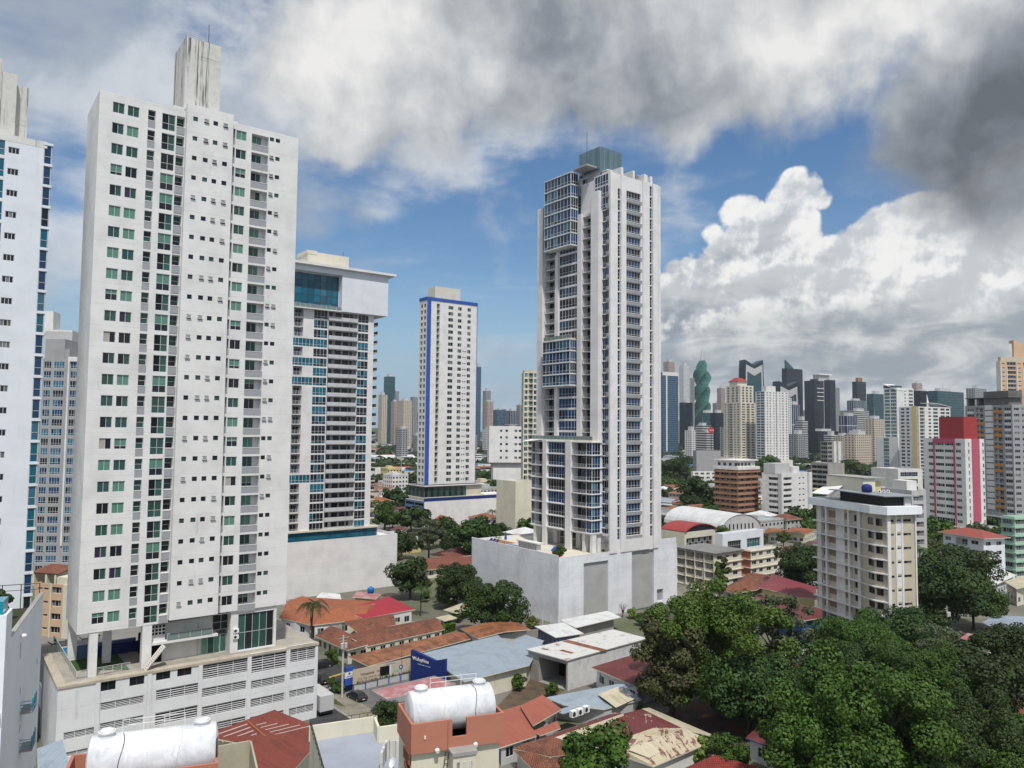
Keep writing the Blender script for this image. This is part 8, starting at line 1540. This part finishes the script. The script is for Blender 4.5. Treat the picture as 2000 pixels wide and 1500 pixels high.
def skyline():
    def cap(m, x=.15, h=6, nm='roof_plant'):
        def f(t, w, l, z): q = MB(); q.box(w * x, l * x, z, w * (1 - x), l * (1 - x), z + h, m); q.obj(nm, t)
        return f
    def band(m, z0, u0=0., u1=1., pr=.4, zt=None):
        def f(t, w, l, z): q = MB(); q.box(w * u0, -pr, z0, w * u1, -.01, z if zt is None else z + zt, m); q.obj('facade_band', t)
        return f
    def both(*fs):
        def f(t, w, l, z): [g(t, w, l, z) for g in fs]
        return f
    S = sky_tower
    S('office_tower', 'blue glass office tower with one white stripe just right of the nearest glass tower', 1291, 1325, 727, 1350, 'blue', 1294, both(band(P_WHITE, 0, .22, .30), band(P_WHITE, at(1300, 733, 1350).z, 0, 1, .5, 1)))
    S('apartment_tower', 'brown grey twin topped tower behind the blue glass office tower', 1296, 1318, 706, 2000, 'pink', 1306); S('apartment_tower', 'pale stepped tower left of the green spiral tower', 1328, 1348, 714, 1900, 'white', 1335, cap(P_LGREY, .3, 9)); S('apartment_tower', 'narrow grey tower touching the green spiral tower', 1343, 1357, 738, 1950, 'grey')
    S('office_tower', 'low dark glass block below the pale stepped tower', 1327, 1353, 786, 1700, 'dark'); S('office_tower', 'dark teal podium block under the green spiral tower', 1362, 1396, 806, 1750, 'teal'); S('office_block', 'pale low office building beside the round red sign', 1363, 1390, 831, 1150, 'strip'); S('office_tower', 'broad dark glass block right of the green spiral tower', 1388, 1414, 806, 1700, 'dark'); S('apartment_tower', 'hazy grey blue tower between the spiral and the beige tower', 1392, 1413, 787, 2200, 'grey'); S('apartment_tower', 'hazy pinkish tower left of the beige tower', 1404, 1417, 758, 2100, 'pink')
    # the spiral tower
    d = 2000.; z0 = 40; zt = at(1372, 704, d).z; c = at(1371.5, 838, d); t = thing('spiral_tower', 'twisted green glass skyscraper with a pointed spire', 'skyscraper', (c.x, c.y, 0)); q = MB(); SG = facmat('green_curtain_wall', (.06, .19, .155), (.018, .115, .09), 2.2, 3.9, .93, .8); n = 52; rad = 22.5; ring = []
    for i in range(n + 1):
        s_ = i / n; z = z0 + (zt - z0) * s_; tw = s_ * 7.2 + .5; k = rad * (1 if s_ < .86 else max(.30, 1 - (s_ - .86) / .14 * .70)) * (1 + .05 * math.sin(s_ * 34)); dx = 1.6 * math.sin(s_ * 20); ring.append([Vector((k * math.cos(tw + a * math.pi / 2) + dx, k * math.sin(tw + a * math.pi / 2), z)) for a in range(4)])
    for i in range(n):
        for a in range(4):
            A, B_, C_, D2 = ring[i][a], ring[i][(a + 1) % 4], ring[i + 1][(a + 1) % 4], ring[i + 1][a]; q.face([A, B_, C_, D2], SG, [(0, A.z), (32, A.z), (32, D2.z), (0, D2.z)])
    q.face(ring[-1], SG); q.obj('twisted_body', t); q = MB(); q.bar((0, 0, zt - 2), (0, 0, zt + 17), 5, P_LGREY, 8, 2.); q.bar((0, 0, zt + 17), (0, 0, at(1371, 681, d).z), 2., P_LGREY, 6, .2); q.obj('spire', t); q = MB(); q.prism([(-26, -20), (26, -20), (26, 20), (-26, 20)], 0, z0, FM['dark']); q.obj('base', t)
    # the two notched towers
    def mtower(x0, x1, yp, yv, d, label):
        A, w, l = corner_tower(x0, x0 + 2, x1, d, math.radians(12), l=30); zp, zv = at(x0, yp, d).z, at((x0 + x1) / 2, yv, d).z; t = thing('office_tower', label, 'skyscraper', A, math.radians(12)); q = MB(); tp = w * .07
        prof = [(-w * .09, 0), (w * 1.09, 0), (w * .94, zp), (w * .5, zv), (w * .06, zp)]; m = FM['dark']
        q.face([(x, 0, z) for x, z in prof], m, prof); q.face([(x, l, z) for x, z in prof][::-1], m, prof[::-1])
        for i in range(5): (xa, za), (xb, zb) = prof[i], prof[(i + 1) % 5]; q.face([(xa, 0, za), (xa, l, za), (xb, l, zb), (xb, 0, zb)], m, [(0, za), (l, za), (l, zb), (0, zb)])
        q.obj('tower_body', t); q = MB(); H_ = zp; inn = [(w * .02, zp * .25), (w * .10, zp - 12), (w * .5, zv - 9), (w * .90, zp - 12), (w * .98, zp * .25), (w * .90, zp * .25), (w * .84, zp - 30), (w * .5, zv - 27), (w * .16, zp - 30), (w * .10, zp * .25)]
        for a, b_, c_, e in ((0, 1, 8, 9), (1, 2, 7, 8), (2, 3, 6, 7), (3, 4, 5, 6)): q.face([(*(inn[i][0], -.6), inn[i][1]) for i in (a, b_, c_, e)][::-1], FM['strip'] if False else P_LGREY)
        q.obj('pale_frame', t); q = MB(); q.face([(w * .16, -.5, zp * .25), (w * .84, -.5, zp * .25), (w * .82, -.5, zp - 32), (w * .5, -.5, zv - 29), (w * .18, -.5, zp - 32)], FM['teal'], [(0, 0), (30, 0), (30, 60), (15, 60), (0, 60)]); q.obj('glass_face', t)
    mtower(1452, 1494, 702, 713, 1900, 'tall dark office tower with a notched V shaped top'); mtower(1519, 1562, 744, 755, 1800, 'shorter dark office tower with a notched V shaped top')
    S('office_tower', 'tall black glass tower with a slanted glass fin', 1534, 1569, 719, 2000, 'dark', 1537, lambda t, w, l, z: (lambda q: (q.prism([(0, 2), (w * .45, 2), (w * .45, 5), (0, 5)], z, z + 1, FM['teal']), q.face([(0, 2, z), (w * .45, 2, z), (w * .45, 2, z + 3), (0, 2, z + 22)], FM['teal']), q.face([(0, 5, z), (0, 5, z + 22), (w * .45, 5, z + 3), (w * .45, 5, z)], FM['teal']), q.face([(0, 2, z + 22), (w * .45, 2, z + 3), (w * .45, 5, z + 3), (0, 5, z + 22)], FM['teal']), q.obj('glass_fin', t)))(MB()))
    S('office_tower', 'wide dark navy tower with white floor lines at its top right', 1572, 1610, 743, 1700, 'dark', 1591, both(cap(FM['dark'], .3, 4), lambda t, w, l, z: [(lambda q: (q.box(w * .3, -.6, z - 18 - 9 * i, w, -.02, z - 16.5 - 9 * i, WHITE), q.obj('floor_line', t)))(MB()) for i in range(4)]))
    S('office_tower', 'pale grey tower with a flared roof plate', 1596, 1621, 731, 1750, 'white', 1600, lambda t, w, l, z: (lambda q: (q.box(-4, -4, z - 1, w + 4, l + 4, z + 2, WHITE), q.obj('roof_plate', t)))(MB())); S('office_tower', 'slim dark tower right of the flared roof tower', 1616, 1633, 742, 1650, 'dark'); S('office_tower', 'slim grey black tower with a mast', 1627, 1641, 757, 1800, 'grey', None, lambda t, w, l, z: (lambda q: (q.bar((w / 2, l / 2, z), (w / 2, l / 2, z + 34), .8, P_LGREY, 5, .2), q.obj('mast', t)))(MB()))
    S('office_tower', 'white shaft next to the white and blue tower', 1531, 1547, 777, 1150, 'white'); S('office_tower', 'blue windowed block right of the white shaft', 1538, 1563, 790, 1250, 'vert'); S('office_block', 'white striped stepped office block at the foot of the navy tower', 1562, 1578, 821, 1200, 'strip'); S('office_block', 'long low dark block joining the navy tower to its neighbours', 1575, 1640, 842, 1400, 'dark')
    S('office_tower', 'dark tower with a gold panel and a small crown', 1666, 1693, 745, 2000, 'dark', None, both(cap(FM['gold'], .25, 11), band(FM['gold'], at(1675, 782, 2000).z, -.05, .6, 2, -52))); S('office_tower', 'navy office block with white vertical fins', 1655, 1693, 782, 1600, 'vert'); S('office_tower', 'blue grey office block with horizontal bands below the finned block', 1653, 1698, 802, 1450, 'strip'); S('office_tower', 'dark block in a pale frame beyond the trees', 1641, 1674, 812, 1300, 'vert'); S('apartment_block', 'pale residential block on the edge of the wood', 1653, 1701, 849, 950, 'cream')
    S('office_tower', 'dark teal glass slab left of the pale green tower', 1696, 1727, 769, 1500, 'teal'); S('apartment_tower', 'beige apartment slab beneath the dark teal slab', 1695, 1728, 818, 1050, 'cream'); S('office_tower', 'dark glass block behind the sloping roof tower', 1786, 1820, 763, 1300, 'dark'); S('office_tower', 'wide teal office block with roof trees', 1822, 1884, 763, 1100, 'teal', 1833); S('apartment_tower', 'two thin far towers over the dark glass block', 1785, 1803, 748, 2400, 'pink'); S('office_tower', 'grey glass tower left of the grey and orange tower', 1893, 1929, 758, 1300, 'grey')
    # left of the glass tower
    S('office_tower', 'teal glass tower beside the balconies of the teal banded tower', 748, 770, 735, 1900, 'teal'); S('apartment_tower', 'pale hazy tower close to the balconies of the teal banded tower', 738, 756, 771, 1800, 'cream'); S('apartment_tower', 'thin grey tower right of the teal glass tower', 768, 778, 764, 2200, 'grey'); S('apartment_tower', 'pinkish apartment tower in front of the thin grey one', 763, 779, 784, 1700, 'pink'); S('apartment_tower', 'cream twin apartment slab left of the blue striped tower', 777, 804, 782, 1650, 'cream'); S('apartment_tower', 'grey blue tower touching the blue striped tower', 800, 815, 775, 2000, 'grey')
    S('apartment_tower', 'slender tall blue tower right of the blue striped tower', 926, 938.5, 716, 1900, 'blue', None, cap(P_LGREY, .2, 10)); S('apartment_tower', 'grey stepped tower right of the slender blue one', 942, 958, 763, 2000, 'grey', None, cap(P_LGREY, .3, 8)); S('apartment_tower', 'brownish tower before the grey stepped tower', 944, 963, 784, 1700, 'pink'); S('apartment_tower', 'wide blue grey slab tower left half', 963, 985, 800, 1900, 'blue'); S('apartment_tower', 'wide blue grey slab tower right half', 985, 1011, 802, 1950, 'vert'); S('apartment_tower', 'small grey tower beside the narrow cream tower', 1010, 1022, 791, 2000, 'grey')
    # distant low towers nobody names singly, still one by one
    r = random.Random(3)
    for i in range(34):
        x = r.uniform(1295, 1900) if i > 9 else r.uniform(742, 1015); wd = r.uniform(8, 20); d = r.uniform(2300, 2900); mk = r.choice(('grey', 'cream', 'white', 'pink', 'blue', 'dark')); lab = '%s distant tower in the hazy back row %s' % ({'grey': 'grey', 'cream': 'cream', 'white': 'white', 'pink': 'pinkish', 'blue': 'blue', 'dark': 'dark'}[mk], 'right of the glass tower' if i > 9 else 'left of the glass tower'); t = S('apartment_tower', lab, x, x + wd, r.uniform(785, 826), d, mk); t['group'] = lab
    for i in range(40):
        x = r.uniform(1300, 1900) if i > 10 else r.uniform(742, 1015); wd = r.uniform(12, 30); d = r.uniform(1000, 1600); mk = r.choice(('strip', 'cream', 'white', 'white', 'grey')); lab = '%s mid rise block among far trees %s' % ({'grey': 'grey', 'cream': 'cream', 'white': 'white', 'strip': 'striped'}[mk], 'right of the glass tower' if i > 10 else 'left of the glass tower'); t = S('mid_rise_block', lab, x, x + wd, r.uniform(834, 852), d, mk); t['group'] = lab
    p = at(1389, 840, 1100); t = thing('round_sign', 'round red sign on a tall pole in front of the low offices', 'sign', (p.x, p.y, 0)); q = MB(); q.bar((0, -.5, p.z), (0, .5, p.z), 4.4, mat('red_sign', (.5, .03, .03), .5), 20); q.obj('disc', t); q = MB(); q.bar((0, 0, 0), (0, 0, p.z - 4), .5, DKSTEEL, 6); q.obj('pole', t); wordbars(t, 4.6, 1, 2.4, WHITE, (-2.2, -.55, p.z - 1.))
    # low hills on the horizon
    q = MB(); n = 60; pts = []
    for i in range(n + 1): x = -2600 + 6200 * i / n; h = 45 + 22 * math.sin(i * .5) + 14 * math.sin(i * 1.3 + 1) + (110 * math.exp(-((x - 1750) / 500) ** 2)); pts.append((x, max(h, 12)))
    for (x0, h0), (x1, h1) in zip(pts, pts[1:]): q.face([(x0, 3700, -5), (x1, 3700, -5), (x1, 4000, h1), (x0, 4000, h0)], ground_mat('hill_forest', (.03, .05, .02), (.05, .07, .03), .01)); q.face([(x0, 4000, h0), (x1, 4000, h1), (x1, 4500, -5), (x0, 4500, -5)], MATS['hill_forest'])
    o = q.obj('hills', None, True, True); o['kind'] = 'structure'
city(); skyline()
# ================================================================ ground
g = MB(); g.face([(-4000, -200, 0), (4000, -200, 0), (4000, 4600, 0), (-4000, 4600, 0)], ground_mat('city_ground', (.16, .15, .13), (.10, .12, .06), .03, col3=(.22, .21, .20)))
tag(g.obj('ground'), kind='structure')
# ---------------------------------------------------------------- the air
hm = bpy.data.materials.new('city_haze'); hm.use_nodes = True; nt = hm.node_tree; nt.nodes.remove(nt.nodes['Principled BSDF'])
pv = nt.nodes.new('ShaderNodeVolumePrincipled'); pv.inputs['Density'].default_value = 6.5e-5; pv.inputs['Color'].default_value = (.86, .92, 1.0, 1); pv.inputs['Anisotropy'].default_value = .25
nt.links.new(pv.outputs[0], [n for n in nt.nodes if n.type == 'OUTPUT_MATERIAL'][0].inputs['Volume'])
g = MB(); g.box(-4100, -300, -8, 4100, 4700, 330, hm); hz = g.obj('haze', None, False, True); hz['kind'] = 'stuff'; hz.data.materials[0] = hm
